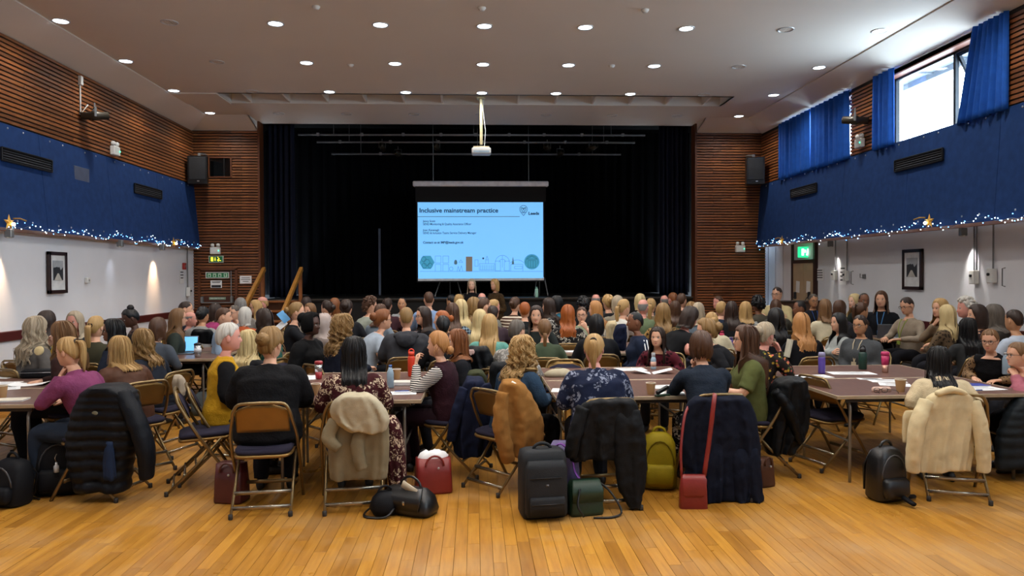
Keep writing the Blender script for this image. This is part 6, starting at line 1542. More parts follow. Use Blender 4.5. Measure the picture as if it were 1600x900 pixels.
    person(479, 475, 0, 'bob', 'dkbrown', 'light', '#2d2b2b', 'person with dark hair just past the stage handrail', d=13.4, pose=P_T)
    person(464, 487, -75, 'bun', 'dkblonde', 'light', '#17181c', 'person with a blonde bun in a black jacket holding papers', d=10.2, pose=dict(arms=('raise', 'raise'), lean=8))
    # presenters standing in front of the stage
    o = person(737, 445, 178, 'lob', 'greyblonde', 'pale', F('presprint', '#57503c', 'leopard', '#1a1814', 1.0), 'standing presenter with long ash hair, black cardigan and patterned dress', d=15.2, pose=dict(stand=True, arms=('hipst', 'hipst'), lean=1, skirt=True), low='#141417', dmax=16)
    vest(o, dict(stand=True, arms=('hipst', 'hipst'), lean=1), F('blackcardi2', '#0f0f12'), hi=False, name='cardigan')
    person(773, 445, 130, 'bob', 'blonde', 'light', F('browndress', '#43331f', 'leopard', '#2a1f15', 1.2), 'standing presenter with blonde bob in a brown speckled dress', d=15.2, pose=dict(stand=True, arms=('hipst', 'hipst'), lean=1, hem=.25, w=1.05), low='#3a2d1e', dmax=16)
crowd(); relax(); MODE = 'build'; crowd()
# ================================================================= COATS, BAGS, TABLE THINGS
def drape_mb(rows, Y, th=.05, folds=4, amp=.016, seed=0, n=56, quilt=0, tilt=0.0, sub=5, capr=.03):
    """a garment hung over a chair back: rows (py, x left, x right) in the photo at distance Y; rings follow the outline with folds"""
    r = np.random.default_rng(seed); ph = r.random(5)*6.28; q = MB(); rings = []; ys = [a[0] for a in rows]
    R_ = []
    for i in range(len(rows)-1):
        for k in range(sub):
            t = k/sub; R_.append([rows[i][j]*(1-t)+rows[i+1][j]*t for j in range(3)])
    R_.append(list(rows[-1])); N = len(R_)
    xs = np.array([[a[1], a[2]] for a in R_]); ker = np.array([.25, .5, .25])
    for c in range(2):
        for _ in range(2): xs[1:-1, c] = xs[:-2, c]*.25+xs[1:-1, c]*.5+xs[2:, c]*.25
    for i, (py, _a, _b) in enumerate(R_):
        v = i/(N-1); yv = Y+tilt*(v-.5)
        p0, p1 = W(xs[i, 0], py, yv), W(xs[i, 1], py, yv); hw = (p1.x-p0.x)/2; xc = (p0.x+p1.x)/2; z = (p0.z+p1.z)/2
        edge = min(1, (i+.6)/2.5); t_ = th*edge*(1.15-.3*v)
        if quilt: t_ *= .86+.26*abs(math.sin(math.pi*v*quilt))**.5
        ring = []
        for k in range(n):
            a = 2*math.pi*k/n; ca, sa = math.cos(a), math.sin(a)
            u = math.copysign(abs(ca)**.75, ca); fo = amp*(.25+v)*(math.sin(folds*3.1*u+ph[0]+1.2*v)+.6*math.sin(folds*5.3*u+ph[1]-1.5*v)+.35*math.sin(folds*9*u+ph[2]))
            qx = 1+(.05*abs(math.sin(math.pi*v*quilt))**.5 if quilt else .012*math.sin(9*v+ph[3]))
            y = yv-(t_*math.copysign(abs(sa)**.7, sa)+(fo if sa > 0 else fo*.5)*min(1, abs(sa)*1.5)*edge)
            ring.append((xc+hw*u*qx, y, max(.004, z+.01*math.sin(4*u+ph[4])*v)))
        rings.append(ring)
    q.loft(rings); return q
def sleeve_mb(pts, rad, n=14, seed=0):
    r = np.random.default_rng(seed); cp = catmull(pts, 22); rr = np.interp(np.linspace(0, 1, 23), np.linspace(0, 1, len(rad)), rad)
    rr = [x*(1+.018*math.sin(i*1.9+seed)) for i, x in enumerate(rr)]; q = MB(); q.tube(cp, rr, n, flat=.8); return q
def garment(name, label, cat, mat, parts, wr=.022):
    """parts: list of (part name, MB, material or None)"""
    vs = [v for _, m, _ in parts for v in m.v]; c = np.mean(np.array([tuple(v) for v in vs]), axis=0); zb = min(v[2] for v in vs)
    o = thing(name, (c[0], c[1], zb), 0, label, cat)
    for nm, m, mm in parts:
        m.v = [(v[0]-c[0], v[1]-c[1], v[2]-zb) for v in m.v]; 
        ob = m.build(nm, mm or mat, o, smooth=True)
        if nm in ('body', 'front_panel', 'hem_panel', 'sleeve', 'hood', 'collar', 'front_flap'):
            me = remesh(m, .013, 3, wr, .07 if nm != 'hood' else .05, nm); me.materials.append(mm or mat); old = ob.data; ob.data = me; bpy.data.meshes.remove(old)
    return o
def wp(x, y, Y): return tuple(W(x, y, Y))
def cback(label, dy=0.0):
    loc, rz = CHAIRS[label]; return (loc+Matrix.Rotation(rz, 3, 'Z') @ Vector((0, -.19, 0))).y+dy
M_PUFF = fabric('puffer_black', '#11141a', rough=.45); M_PUFF2 = fabric('puffer_dark', '#1d2328', rough=.5)
M_TRENCH = fabric('trench', '#7c7159'); M_LINING = fabric('trench_lining', '#a99f87'); M_NAVY = fabric('jacket_navy', '#171d33'); M_CAMEL = fabric('camel', '#8f6433', rough=.9)
M_BLKJ = fabric('jacket_black', '#121417', rough=.6); M_NAVYC = fabric('coat_navy', '#101524'); M_CREAMJ = fabric('cream_denim', '#cdbd97'); M_OLIVEJ = fabric('olive_jacket', '#3b3f2c'); M_BLK2 = fabric('rain_black', '#0e1013', rough=.45)
# black quilted coat
Yp = cback('folding chair under the magenta jumper with a black quilted coat over it', -.12)
parts = [('body', drape_mb([(600, 150, 188), (612, 132, 208), (640, 118, 216), (680, 108, 222), (720, 110, 205), (766, 122, 200)], Yp, .14, 2, .008, 1, quilt=13, sub=13), None),
         ('sleeve', sleeve_mb([wp(190, 612, Yp-.07), wp(214, 660, Yp-.10), wp(228, 705, Yp-.10), wp(229, 748, Yp-.08)], [.07, .085, .08, .06]), None),
         ('lining', drape_mb([(690, 166, 176), (720, 160, 180), (750, 162, 182)], Yp-.138, .012, 1, .003, 2), fabric('puffer_lining', '#1c2b45', rough=.5))]
q = MB(); b_ = W(148, 646, Yp-.15); q.sphere(tuple(b_), (.024, .006, .018), 12, 6); parts.append(('sleeve_badge', q, plain('badge', '#6d6a55', .5)))
garment('quilted_coat', 'black quilted coat hung over the chair of the magenta jumper', 'coat', M_PUFF, parts, .006)
# cream trench coat
Yt = cback('folding chair under the floral dress with a cream trench coat over it', -.01)
q = drape_mb([(613, 540, 574), (624, 520, 590), (642, 514, 604), (660, 524, 609), (675, 548, 604)], Yt-.05, .085, 4, .014, 33)
garment('trench_coat', 'beige trench coat with a pale bunched hood over the floral dress chair', 'coat', M_TRENCH,
        [('body', drape_mb([(640, 528, 596), (665, 518, 608), (700, 512, 608), (735, 513, 607), (749, 516, 604)], Yt, .05, 3, .014, 3), None),
         ('hood', q, M_LINING),
         ('sleeve', sleeve_mb([wp(524, 655, Yt-.05), wp(513, 685, Yt-.07), wp(530, 702, Yt-.08)], [.05, .05, .04]), None),
         ('sleeve', sleeve_mb([wp(566, 668, Yt-.05), wp(558, 695, Yt-.065), wp(562, 722, Yt-.06), wp(566, 734, Yt-.055)], [.045, .05, .045, .045]), None)], .012)
# navy jacket and an olive jacket on the chairs behind the pinafore
Yn = cback('folding chair under the maroon pinafore with a navy jacket over it', -.10)
garment('navy_jacket', 'navy jacket hung over the chair of the maroon pinafore', 'jacket', M_NAVY,
        [('body', drape_mb([(588, 730, 752), (604, 722, 762), (640, 710, 770), (680, 704, 775), (712, 712, 768)], Yn, .12, 3, .02, 5), None), ('sleeve', sleeve_mb([wp(757, 600, Yn-.09), wp(770, 645, Yn-.1), wp(774, 690, Yn-.1)], [.05, .055, .04]), None),
         ('sleeve', sleeve_mb([wp(726, 606, Yn-.1), wp(712, 650, Yn-.12), wp(705, 690, Yn-.1)], [.045, .05, .04]), None)])
Yo = 6.9
garment('olive_jacket', 'olive jacket slung over a chair behind the navy jacket', 'jacket', M_OLIVEJ, [('body', drape_mb([(577, 735, 752), (588, 722, 760), (610, 716, 764), (640, 718, 764)], Yo, .06, 3, .016, 6), None)])
Yb = 7.3
garment('printed_jacket', 'black jacket with a white print hanging behind the copper bob', 'jacket', M_BLK2, [('body', drape_mb([(540, 732, 762), (556, 728, 770), (590, 740, 776), (640, 745, 782)], Yb, .06, 3, .018, 7), None), ('print', drape_mb([(546, 732, 740), (550, 731, 742), (554, 733, 740)], Yb-.075, .006, 1, .001, 8), plain('print_pink', '#c9a8a0', .6))])
garment('dark_coat', 'dark coat hanging between the camel coat and the printed jacket', 'coat', M_BLKJ, [('body', drape_mb([(565, 768, 792), (580, 764, 796), (620, 766, 795), (660, 768, 790)], 6.75, .05, 3, .016, 9), None)])
# camel coat
Yc_ = cback('folding chair under the denim jacket with a camel coat over it', -.08)
garment('camel_coat', 'camel brown coat hung over the chair of the denim jacket', 'coat', M_CAMEL,
        [('body', drape_mb([(592, 786, 808), (604, 780, 822), (630, 776, 838), (660, 774, 850), (690, 776, 848), (712, 782, 836)], Yc_, .12, 2, .014, 10), None),
         ('sleeve', sleeve_mb([wp(786, 612, Yc_-.11), wp(782, 660, Yc_-.13), wp(790, 700, Yc_-.12), wp(795, 722, Yc_-.10)], [.05, .065, .06, .055]), None), ('collar_tab', sleeve_mb([wp(800, 597, Yc_-.09), wp(806, 600, Yc_-.11)], [.012, .01]), plain('tab_white', '#d8d4cc', .6))])
# black jacket
Yj = cback('folding chair under the navy floral blouse with a black jacket over it', -.01)
garment('black_jacket', 'black jacket hung over the chair of the navy floral blouse', 'jacket', M_BLKJ,
        [('body', drape_mb([(622, 922, 985), (632, 908, 996), (660, 896, 1002), (700, 888, 1006), (718, 890, 1008)], Yj, .065, 3, .014, 12), None),
         ('front_panel', drape_mb([(640, 958, 1000), (690, 958, 1010), (730, 960, 1012), (765, 966, 1006), (796, 984, 1000)], Yj-.04, .04, 2, .007, 13), None),
         ('sleeve', sleeve_mb([wp(912, 636, Yj-.05), wp(898, 680, Yj-.07), wp(892, 715, Yj-.05)], [.05, .055, .045]), None)])
# long navy coat
Yv = cback('folding chair under the navy jumper with a long navy coat over it', -.01)
garment('navy_coat', 'long navy coat reaching the floor over the chair of the navy jumper', 'coat', M_NAVYC,
        [('body', drape_mb([(618, 1086, 1160), (630, 1074, 1172), (660, 1064, 1182), (700, 1062, 1190), (750, 1072, 1188), (796, 1082, 1180)], Yv, .07, 4, .018, 14), None),
         ('hem_panel', drape_mb([(700, 1140, 1186), (750, 1144, 1190), (790, 1148, 1196), (808, 1156, 1197)], Yv-.05, .035, 2, .015, 15), None),
         ('hem_panel', drape_mb([(690, 1100, 1132), (740, 1096, 1132), (800, 1098, 1130)], Yv-.05, .03, 2, .012, 16), None)])
# black coat on the olive shirt's chair
Yk = cback('folding chair under the olive shirt with a black coat over it', -.10)
garment('black_coat', 'black padded coat bulging over the chair of the olive shirt', 'coat', M_BLK2,
        [('body', drape_mb([(588, 1224, 1252), (600, 1208, 1258), (630, 1200, 1261), (660, 1194, 1260), (690, 1192, 1248), (708, 1198, 1232)], Yk, .13, 3, .02, 17), None), ('sleeve', sleeve_mb([wp(1210, 610, Yk-.13), wp(1232, 640, Yk-.16), wp(1250, 690, Yk-.11)], [.05, .06, .05]), None)])
# cream denim jacket
Ym = cback('folding chair under the cream jumper with a cream denim jacket over it', -.01)
garment('cream_jacket', 'cream denim jacket hung over the chair of the fluffy cream jumper', 'jacket', M_CREAMJ,
        [('body', drape_mb([(612, 1466, 1506), (620, 1448, 1524), (650, 1440, 1528), (690, 1432, 1522), (737, 1428, 1516)], Ym, .055, 3, .014, 18), None),
         ('sleeve', sleeve_mb([wp(1448, 626, Ym-.03), wp(1434, 660, Ym-.07), wp(1428, 705, Ym-.07), wp(1426, 738, Ym-.05)], [.055, .062, .058, .05]), None),
         ('sleeve', sleeve_mb([wp(1520, 626, Ym-.02), wp(1530, 660, Ym-.05), wp(1536, 700, Ym-.06), wp(1537, 738, Ym-.05)], [.055, .06, .055, .05]), None),
         ('collar', sleeve_mb([wp(1462, 616, Ym-.04), wp(1486, 609, Ym-.05), wp(1510, 616, Ym-.03)], [.03, .036, .028]), None),
         ('front_flap', drape_mb([(640, 1412, 1436), (665, 1408, 1438), (690, 1410, 1432)], Ym+.05, .02, 1, .006, 19), None)], .011)
garment('quilted_coat', 'dark green-black quilted coat over the chair of the dusty pink sweatshirt', 'coat', M_PUFF2, [('body', drape_mb([(620, 1592, 1640), (640, 1576, 1650), (680, 1560, 1660), (732, 1558, 1650)], 5.75, .09, 2, .008, 20, quilt=9, sub=14), None)], .006)
garment('scarf', 'pale beige scarf on the chair beside the leather jacket', 'scarf', fabric('scarf_pale', '#a79a88'), [('body', drape_mb([(585, 272, 286), (600, 268, 290), (620, 272, 288)], 6.95, .04, 2, .012, 21), None)])
garment('dark_coat', 'black coat with a white badge on the chair of the pale grey jumper', 'coat', M_BLK2, [('body', drape_mb([(514, 302, 330), (522, 298, 334), (537, 300, 334)], 9.85, .06, 2, .012, 22), None)])
garment('cream_coat', 'cream coat on a chair beside the black bob', 'coat', fabric('cream_coat', '#b5a482'), [('body', drape_mb([(501, 950, 962), (512, 946, 966), (550, 950, 966)], 9.1, .05, 2, .012, 23), None)])
garment('navy_coat', 'navy coat hung on a chair next to the navy tracksuit', 'coat', M_NAVY, [('body', drape_mb([(506, 964, 978), (520, 958, 980), (548, 960, 978)], 8.9, .06, 2, .014, 24), None)])

# ---- bags
def rbag(rings, n=24, e=.35):
    """rounded-box loft: rings (z, half x, half y, dx, dy)"""
    q = MB(); rr = []
    for z, hx, hy, dx, dy in rings:
        rr.append([(dx+hx*math.copysign(abs(math.cos(a))**e, math.cos(a)), dy+hy*math.copysign(abs(math.sin(a))**e, math.sin(a)), z) for a in np.linspace(0, 2*math.pi, n+1)[:-1]])
    q.loft(rr); return q
def part(o, nm, q, m, smooth=True): return q.build(nm, m, o, smooth=smooth)
def arcpath(x0, x1, z0, h, y=0, n=10): return [(x0+(x1-x0)*(.5-.5*math.cos(math.pi*k/n)), y, z0+h*math.sin(math.pi*k/n)) for k in range(n+1)]
def rucksack(gp, w, h, dpt, mat, label, rz=0, tilt=0, straps=True, pocket=True, name='backpack', group=None, mat2=None):
    o = thing(name, gp, rz, label, 'bag', group)
    part(o, 'body', rbag([(0.005, w*.44, dpt*.42, 0, 0), (.03, w*.5, dpt*.5, 0, 0), (h*.5, w*.5, dpt*.48, 0, tilt*.5), (h*.8, w*.46, dpt*.42, 0, tilt*.8), (h*.93, w*.36, dpt*.3, 0, tilt), (h, w*.18, dpt*.14, 0, tilt*1.05)], e=.5), mat)
    if pocket: part(o, 'front_pocket', rbag([(.04, w*.36, .03, 0, -dpt*.5), (.07, w*.40, .045, 0, -dpt*.5), (h*.40, w*.40, .045, 0, -dpt*.48), (h*.46, w*.34, .02, 0, -dpt*.47)], e=.45), mat)
    q = MB(); q.tube(arcpath(-w*.4, w*.4, h*.45, h*.42, -dpt*.42), .006, 5); part(o, 'zip', q, mat2 or plain('zip_grey', '#3a3b3e', .4))
    q = MB(); q.tube(arcpath(-.05, .05, h*.97, .05, tilt), .011, 6); part(o, 'handle', q, mat)
    if straps:
        for s in (-1, 1): q = MB(); q.tube([(s*w*.25, dpt*.3+tilt, h*.9), (s*w*.35, dpt*.55+tilt, h*.6), (s*w*.36, dpt*.5, h*.15)], .02, 6, flat=.35); part(o, 'strap', q, mat)
    return o
M_BAGBLK = fabric('bag_black', '#131418', rough=.6); M_LEATHBLK = plain('leather_black', '#101012', .35, bumps=.3); M_BURG = plain('leather_burgundy', '#4a1818', .4, bumps=.2); M_REDL = plain('leather_red', '#7d231f', .42, bumps=.2); M_MUST = fabric('mustard_bag', '#8f7d16', rough=.6); M_BROWNL = plain('leather_brown', '#4b2b1f', .5, bumps=.2); M_GREENL = plain('bag_green', '#14301f', .45, bumps=.2)
g = G(85, 776); rucksack((g.x, g.y+.1, 0), .33, .46, .22, M_BAGBLK, 'black backpack with a hanging hand-gel bottle beside the quilted coat', R(15))
q = MB(); gg = W(88, 728, g.y-.06); o = thing('hand_gel_bottle', (gg.x, gg.y, gg.z-.05), 0, 'small clear gel bottle clipped to the black backpack', 'bottle'); q.lathe([(.001, 0), (.018, .002), (.018, .05), (.008, .06), (.008, .075), (.001, .076)], n=12); part(o, 'bottle', q, plain('gel_white', '#b9bcc0', .3)); q = MB(); q.tube([(0, 0, .075), (-.01, 0, .11), (0, .01, .14)], .004, 5); part(o, 'clip', q, M_CHROME)
g = G(6, 796); rucksack((g.x-.03, g.y+.12, 0), .30, .34, .2, M_BAGBLK, 'black bag lying by the table leg with trailing straps', R(-20), tilt=.03)
q = MB(); 
for k in range(3): q.tube(catmull([tuple(G(5+8*k, 742+10*k, .12)), tuple(G(30, 722+8*k, .16)), tuple(G(48, 730+10*k, .08)), tuple(G(40, 760+6*k, .015)), tuple(G(62, 772+4*k, .012))], 16), .006, 5)
o = q.build('bag_strap', M_BAGBLK, smooth=True); tag(o, 'loose black cable and straps looping on the floor by the black bag', 'strap')
def tote(gp, w, h, dpt, mat, label, rz=0, hl=.12, inner=None):
    o = thing('tote_bag', gp, rz, label, 'bag')
    part(o, 'body', rbag([(.003, w*.5, dpt*.5, 0, 0), (.02, w*.51, dpt*.52, 0, 0), (h*.6, w*.49, dpt*.45, 0, 0), (h, w*.47, dpt*.36, 0, 0)], e=.3), mat)
    for s in (-1, 1): q = MB(); q.tube(arcpath(-w*.25, w*.25, h*.8, hl, s*dpt*.45), .008, 6); part(o, 'handle', q, mat)
    if inner: part(o, 'contents', drape_local(w*.42, dpt*.3, h, inner[1]), inner[0])
    q = MB(); q.sphere((w*.1, -dpt*.5, h*.75), .01, 8, 5); part(o, 'stud', q, M_STEEL)
    return o
def drape_local(hx, hy, z, h):
    q = MB(); r = np.random.default_rng(2); rr = []
    for i, (k, zz) in enumerate(((1, -.05), (1.0, 0.0), (.8, h*.6), (.45, h))): rr.append([(hx*k*math.cos(a)*(1+.1*math.sin(5*a)), hy*k*math.sin(a), z+zz+.012*math.sin(4*a+i)) for a in np.linspace(0, 2*math.pi, 21)[:-1]])
    q.loft(rr); return q
g = G(355, 790); tote((g.x, g.y+.11, 0), .22, .29, .17, M_BURG, 'burgundy leather tote standing beside the bare-backed chair', R(-12), .07)
g = G(676, 774); tote((g.x, g.y+.10, 0), .28, .27, .18, M_REDL, 'red leather tote with pale paper showing at the top', R(12), .08, (M_PAPER, .05))
g = G(640, 806); o = thing('handbag', (g.x, g.y+.08, 0), R(-28), 'slouched black leather handbag with buckles lying on the floor', 'bag')
part(o, 'body', rbag([(.004, .19, .10, 0, 0), (.04, .20, .12, 0, 0), (.12, .18, .10, -.01, .01), (.17, .14, .05, -.02, .02), (.18, .10, .02, -.02, .02)], e=.5), M_LEATHBLK); part(o, 'flap', rbag([(.05, .15, .012, -.01, -.118), (.14, .16, .02, -.01, -.10), (.185, .13, .03, -.02, -.02)], e=.4), M_LEATHBLK)
q = MB(); q.tube(catmull([(-.16, -.08, .10), (-.26, -.14, .03), (-.22, -.24, .012), (-.08, -.2, .012), (-.05, -.13, .06)], 16), .011, 6, flat=.6); part(o, 'handle', q, M_LEATHBLK); q = MB(); q.tube(arcpath(-.10, .08, .15, .10, .02), .01, 6); part(o, 'handle', q, M_LEATHBLK)
q = MB(); q.box((.02, -.125, .10), (.02, .008, .03), bev=.003); q.box((-.10, -.125, .09), (.02, .008, .03), bev=.003); part(o, 'buckle', q, M_CHROME); q = MB(); q.box((.03, -.06, .19), (.13, .01, .05), rot=Matrix.Rotation(R(25), 3, 'Y')); part(o, 'booklet', q, plain('booklet', '#b9ad96', .6))
g = G(600, 808); o = thing('pouch_bag', (g.x, g.y+.07, 0), R(20), 'small black drawstring pouch against the slouched handbag', 'bag'); part(o, 'body', rbag([(.004, .08, .07, 0, 0), (.05, .11, .09, 0, 0), (.12, .09, .07, 0, 0), (.16, .05, .04, 0, 0)], e=.8), M_BAGBLK); q = MB(); q.tube(arcpath(-.05, .05, .15, .05), .008, 6); part(o, 'strap', q, M_BAGBLK)
# rolling backpack
g = G(851, 815); o = thing('cabin_backpack', (g.x, g.y+.13, 0), R(8), 'tall boxy charcoal cabin backpack standing on the floor', 'bag')
M_CAB = fabric('bag_charcoal', '#26282b', rough=.6)
part(o, 'body', rbag([(.004, .15, .10, 0, .02), (.03, .16, .115, 0, .02), (.40, .16, .11, 0, .02), (.455, .15, .095, 0, .02), (.47, .12, .07, 0, .02)], e=.3), M_CAB); part(o, 'front_panel', rbag([(.03, .135, .03, 0, -.10), (.05, .145, .04, 0, -.10), (.36, .145, .04, 0, -.10), (.41, .125, .025, 0, -.095)], e=.3), M_CAB)
part(o, 'lower_pocket', rbag([(.05, .125, .015, 0, -.145), (.15, .125, .018, 0, -.145), (.17, .12, .008, 0, -.14)], e=.3), M_CAB)
for zp, zr in ((arcpath(-.14, .14, .40, .05, -.07), .005), ([(-.12, -.146, .30), (.10, -.146, .30)], .004), ([(-.11, -.165, .125), (.11, -.165, .125)], .004)): q = MB(); q.tube(zp, zr, 5); part(o, 'zip', q, plain('zip_black', '#0b0b0c', .4))
q = MB(); q.box((0, -.142, .25), (.02, .004, .012)); part(o, 'logo_plate', q, plain('logo_grey', '#6a6c70', .4)); q = MB(); q.tube(arcpath(-.06, .06, .465, .04, .02), .012, 6); part(o, 'handle', q, M_CAB)
g = G(885, 735, .25); o = thing('lilac_bag', (G(882, 808).x+.02, G(882, 808).y+.30, 0), R(-10), 'lilac and black bag with a purple strap behind the charcoal cabin backpack', 'bag'); part(o, 'body', rbag([(.004, .11, .09, 0, 0), (.2, .13, .10, 0, 0), (.36, .12, .09, 0, 0), (.46, .07, .05, 0, 0)], e=.5), fabric('lilac', '#6d6488')); q = MB(); q.tube(catmull([(-.07, -.09, .42), (0, -.12, .47), (.07, -.13, .40), (.10, -.15, .28), (.14, -.15, .22)], 16), .022, 6, flat=.3); part(o, 'strap', q, fabric('purple_strap', '#7d4c9c'))
g = G(916, 808); o = thing('handbag', (g.x, g.y+.09, 0), R(10), 'dark green handbag with a looped strap between the cabin backpack and black jacket', 'bag'); part(o, 'body', rbag([(.004, .12, .08, 0, 0), (.03, .125, .085, 0, 0), (.20, .115, .06, 0, 0), (.24, .10, .03, 0, 0)], e=.3), M_GREENL); part(o, 'flap', rbag([(.10, .112, .008, 0, -.083), (.18, .116, .012, 0, -.075), (.245, .10, .03, 0, -.02)], e=.3), M_GREENL)
q = MB(); q.tube(catmull([(.10, 0, .22), (.17, -.05, .16), (.24, -.10, .03), (.16, -.16, .01), (.02, -.14, .008)], 18), .008, 6); part(o, 'strap', q, M_LEATHBLK); q = MB(); q.tube(catmull([(-.06, -.09, .2), (-.09, -.13, .10), (-.05, -.14, .02)], 8), .008, 6); part(o, 'strap', q, M_LEATHBLK); q = MB(); q.sphere((.10, -.03, .225), .014, 8, 5); part(o, 'ring', q, M_CHROME)
g = G(1036, 768); rucksack((g.x, g.y+.12, 0), .27, .44, .2, M_MUST, 'mustard yellow backpack on the floor under the navy jumper table', R(-10), mat2=fabric('mustard_zip', '#6d5f12'))
# red crossbody bag hanging from the navy coat
Yr = Yv-.15; a = W(1083, 798, Yr); o = thing('crossbody_bag', (a.x, Yr, a.z), R(-4), 'red leather crossbody bag hanging by its strap over the long navy coat', 'bag')
hb = W(1083, 742, Yr).z-a.z; part(o, 'body', rbag([(.0, .09, .03, 0, 0), (.02, .10, .04, 0, 0), (hb*.6, .095, .04, 0, 0), (hb, .085, .025, 0, 0)], e=.3), M_REDL); part(o, 'flap', rbag([(hb*.42, .06, .004, 0, -.04), (hb*.5, .085, .008, 0, -.042), (hb*.9, .09, .012, 0, -.036), (hb*1.02, .08, .02, 0, -.01)], e=.4), M_REDL)
lp = [W(1100, 744, Yr), W(1108, 690, Yr), W(1114, 640, Yr-.01), W(1117, 618, Yr+.03), W(1117, 616, Yr+.16)]
q = MB(); q.tube([tuple(Matrix.Rotation(R(4), 3, 'Z') @ (p-o.location)) for p in [Vector(c) for c in catmull(lp, 14)]], .017, 6, flat=.3, up=(0, 1, 0)); part(o, 'strap', q, M_REDL)
lp = [W(1065, 744, Yr), W(1064, 700, Yr+.02), W(1070, 650, Yr+.08), W(1080, 628, Yr+.16)]
q = MB(); q.tube([tuple(Matrix.Rotation(R(4), 3, 'Z') @ (Vector(c)-o.location)) for c in catmull(lp, 12)], .010, 6, flat=.4); part(o, 'strap', q, M_REDL)
g = G(1200, 764); tote((g.x, g.y+.1, 0), .14, .22, .14, M_BROWNL, 'small brown leather bag under the olive shirt chair', R(20), .06)
g = G(1398, 788); rucksack((g.x, g.y+.12, 0), .26, .40, .2, M_LEATHBLK, 'black leather backpack beside the cream denim jacket', R(12))
g = G(1430, 792); o = thing('ankle_boots', (g.x, g.y+.05, 0), R(70), 'black strap bundle lying by the black leather backpack', 'strap'); q = MB(); q.tube(catmull([(-.10, 0, .03), (0, .05, .05), (.1, .0, .03), (.16, -.05, .02)], 12), .022, 8, flat=.7); part(o, 'bundle', q, M_BAGBLK); o.name = 'strap_bundle'
g = G(318, 648); o = thing('grey_bag', (g.x, g.y, 0), 0, 'soft grey bag under the table behind the mustard vest', 'bag'); part(o, 'body', rbag([(.004, .13, .1, 0, 0), (.08, .16, .12, 0, 0), (.2, .13, .1, 0, 0), (.28, .06, .05, 0, 0)], e=.8), fabric('greybag', '#5b6468')); q = MB(); q.tube(arcpath(-.05, .05, .27, .06), .01, 6); part(o, 'handle', q, M_BAGBLK)
# empty chairs seen in the photo
chair((W(318, 690, 6.05).x, 6.05), R(-70), 'empty folding chair with blue pad standing behind the bare-backed chair')
chair((W(1298, 690, 6.35).x, 6.35), R(-75), 'empty folding chair at the corner of the pink glasses case table')
chair((W(888, 575, 7.45).x, 7.55), R(180), 'empty folding chair with purple pad facing the navy floral blouse')
chair((W(40, 560, 8.0).x, 8.0), R(-60), 'wooden-framed chair with blue pad against the white wall table')

# ---- things on the tables
M_CUP = plain('paper_cup', '#b08a5e', .7, var=.05); M_CUPW = plain('cup_rim', '#d9cdb8', .6)
cupc = {}
def cup(x, y, label, s=1.0, z=TZ, d=None):
    if 'c' not in cupc:
        q = MB(); q.lathe([(.027, 0), (.028, .003), (.039, .092)], n=18, cap=False); q.lathe([(.001, .004), (.027, .004)], n=18, cap=False); q.lathe([(.001, .075), (.034, .075)], n=18, mat=1, cap=False); cupc['c'] = q.mesh('cup', True)
        q = MB(); q.tube([(.039*math.cos(a), .039*math.sin(a), .092) for a in np.linspace(0, 2*math.pi, 19)], .003, 6, cap=False); cupc['r'] = q.mesh('rim', True)
    g = G(x, y, z) if d is None else Vector((W(x, y, d).x, d, z)); o = thing('paper_cup', g, 0, label, 'cup'); o.scale = (s, s, s); link('cup', cupc['c'], [M_CUP, plain('coffee', '#4a2c17', .3)], o); link('rim', cupc['r'], M_CUPW, o); return o
def bottle(x, y, prof, cols, label, name='water_bottle', z=TZ, cat='bottle', extra=None):
    """prof: list of sections (part name, [(r,z)...]); cols: material per section"""
    g = G(x, y, z); o = thing(name, g, 0, label, cat)
    for (nm, pr), m in zip(prof, cols): q = MB(); q.lathe(pr, n=18); part(o, nm, q, m)
    if extra: q = MB(); q.tube(extra[0], extra[1], 6); part(o, 'loop', q, cols[-1])
    return o
sheet = {}
def paper(x, y, w, d, rz, label, mat=None, z=TZ, th=.002, name='paper_sheet', group=None, curl=.0):
    g = G(x, y, z+.002); o = thing(name, (g.x, g.y, z+.001), R(rz), label, 'paper', group); q = MB(); n = 6; rr = []
    for i in range(n+1):
        t = i/n-.5; zz = curl*(t*2)**2; rr.append([(t*w, -d/2, zz), (t*w, d/2, zz), (t*w, d/2, zz+th), (t*w, -d/2, zz+th)])
    q.loft(rr); part(o, 'sheet', q, mat or M_PAPER, False)
    q = MB()
    for k in range(5): q.box((0, d*(.32-.15*k), th+.0012), (w*(.7-.12*(k % 2)), .004, .0008))
    if curl == 0: part(o, 'print', q, plain('print_grey', '#8a8d92', .7), False)
    return o
def notebook(x, y, w, d, rz, col, label, z=TZ, th=.012, dd=None):
    g = G(x, y, z) if dd is None else Vector((W(x, y, dd).x, dd, z)); o = thing('notebook', (g.x, g.y, z), R(rz), label, 'notebook'); q = MB(); q.box((0, 0, th/2), (w*.98, d*.98, th*.8)); part(o, 'pages', q, M_PAPER, False); q = MB(); q.box((0, 0, th), (w, d, .002), bev=.0008); part(o, 'cover', q, plain('cover_'+col, col, .6), False); return o
cup(3, 622, 'brown paper cup on the table before the magenta jumper', 1.1)
notebook(18, 626, .22, .15, 8, '#c9c4b4', 'open pale notebook by the paper cup at the magenta jumper table'); paper(10, 606, .21, .3, 30, 'white paper sheet by the magenta jumper elbow'); paper(45, 601, .3, .21, 12, 'curled white paper sheet beside the black pencil case', curl=.015); paper(18, 588, .21, .3, -20, 'printed sheet at the far edge of the magenta jumper table'); paper(5, 600, .21, .3, 5, 'white handout at the table edge by the wall')
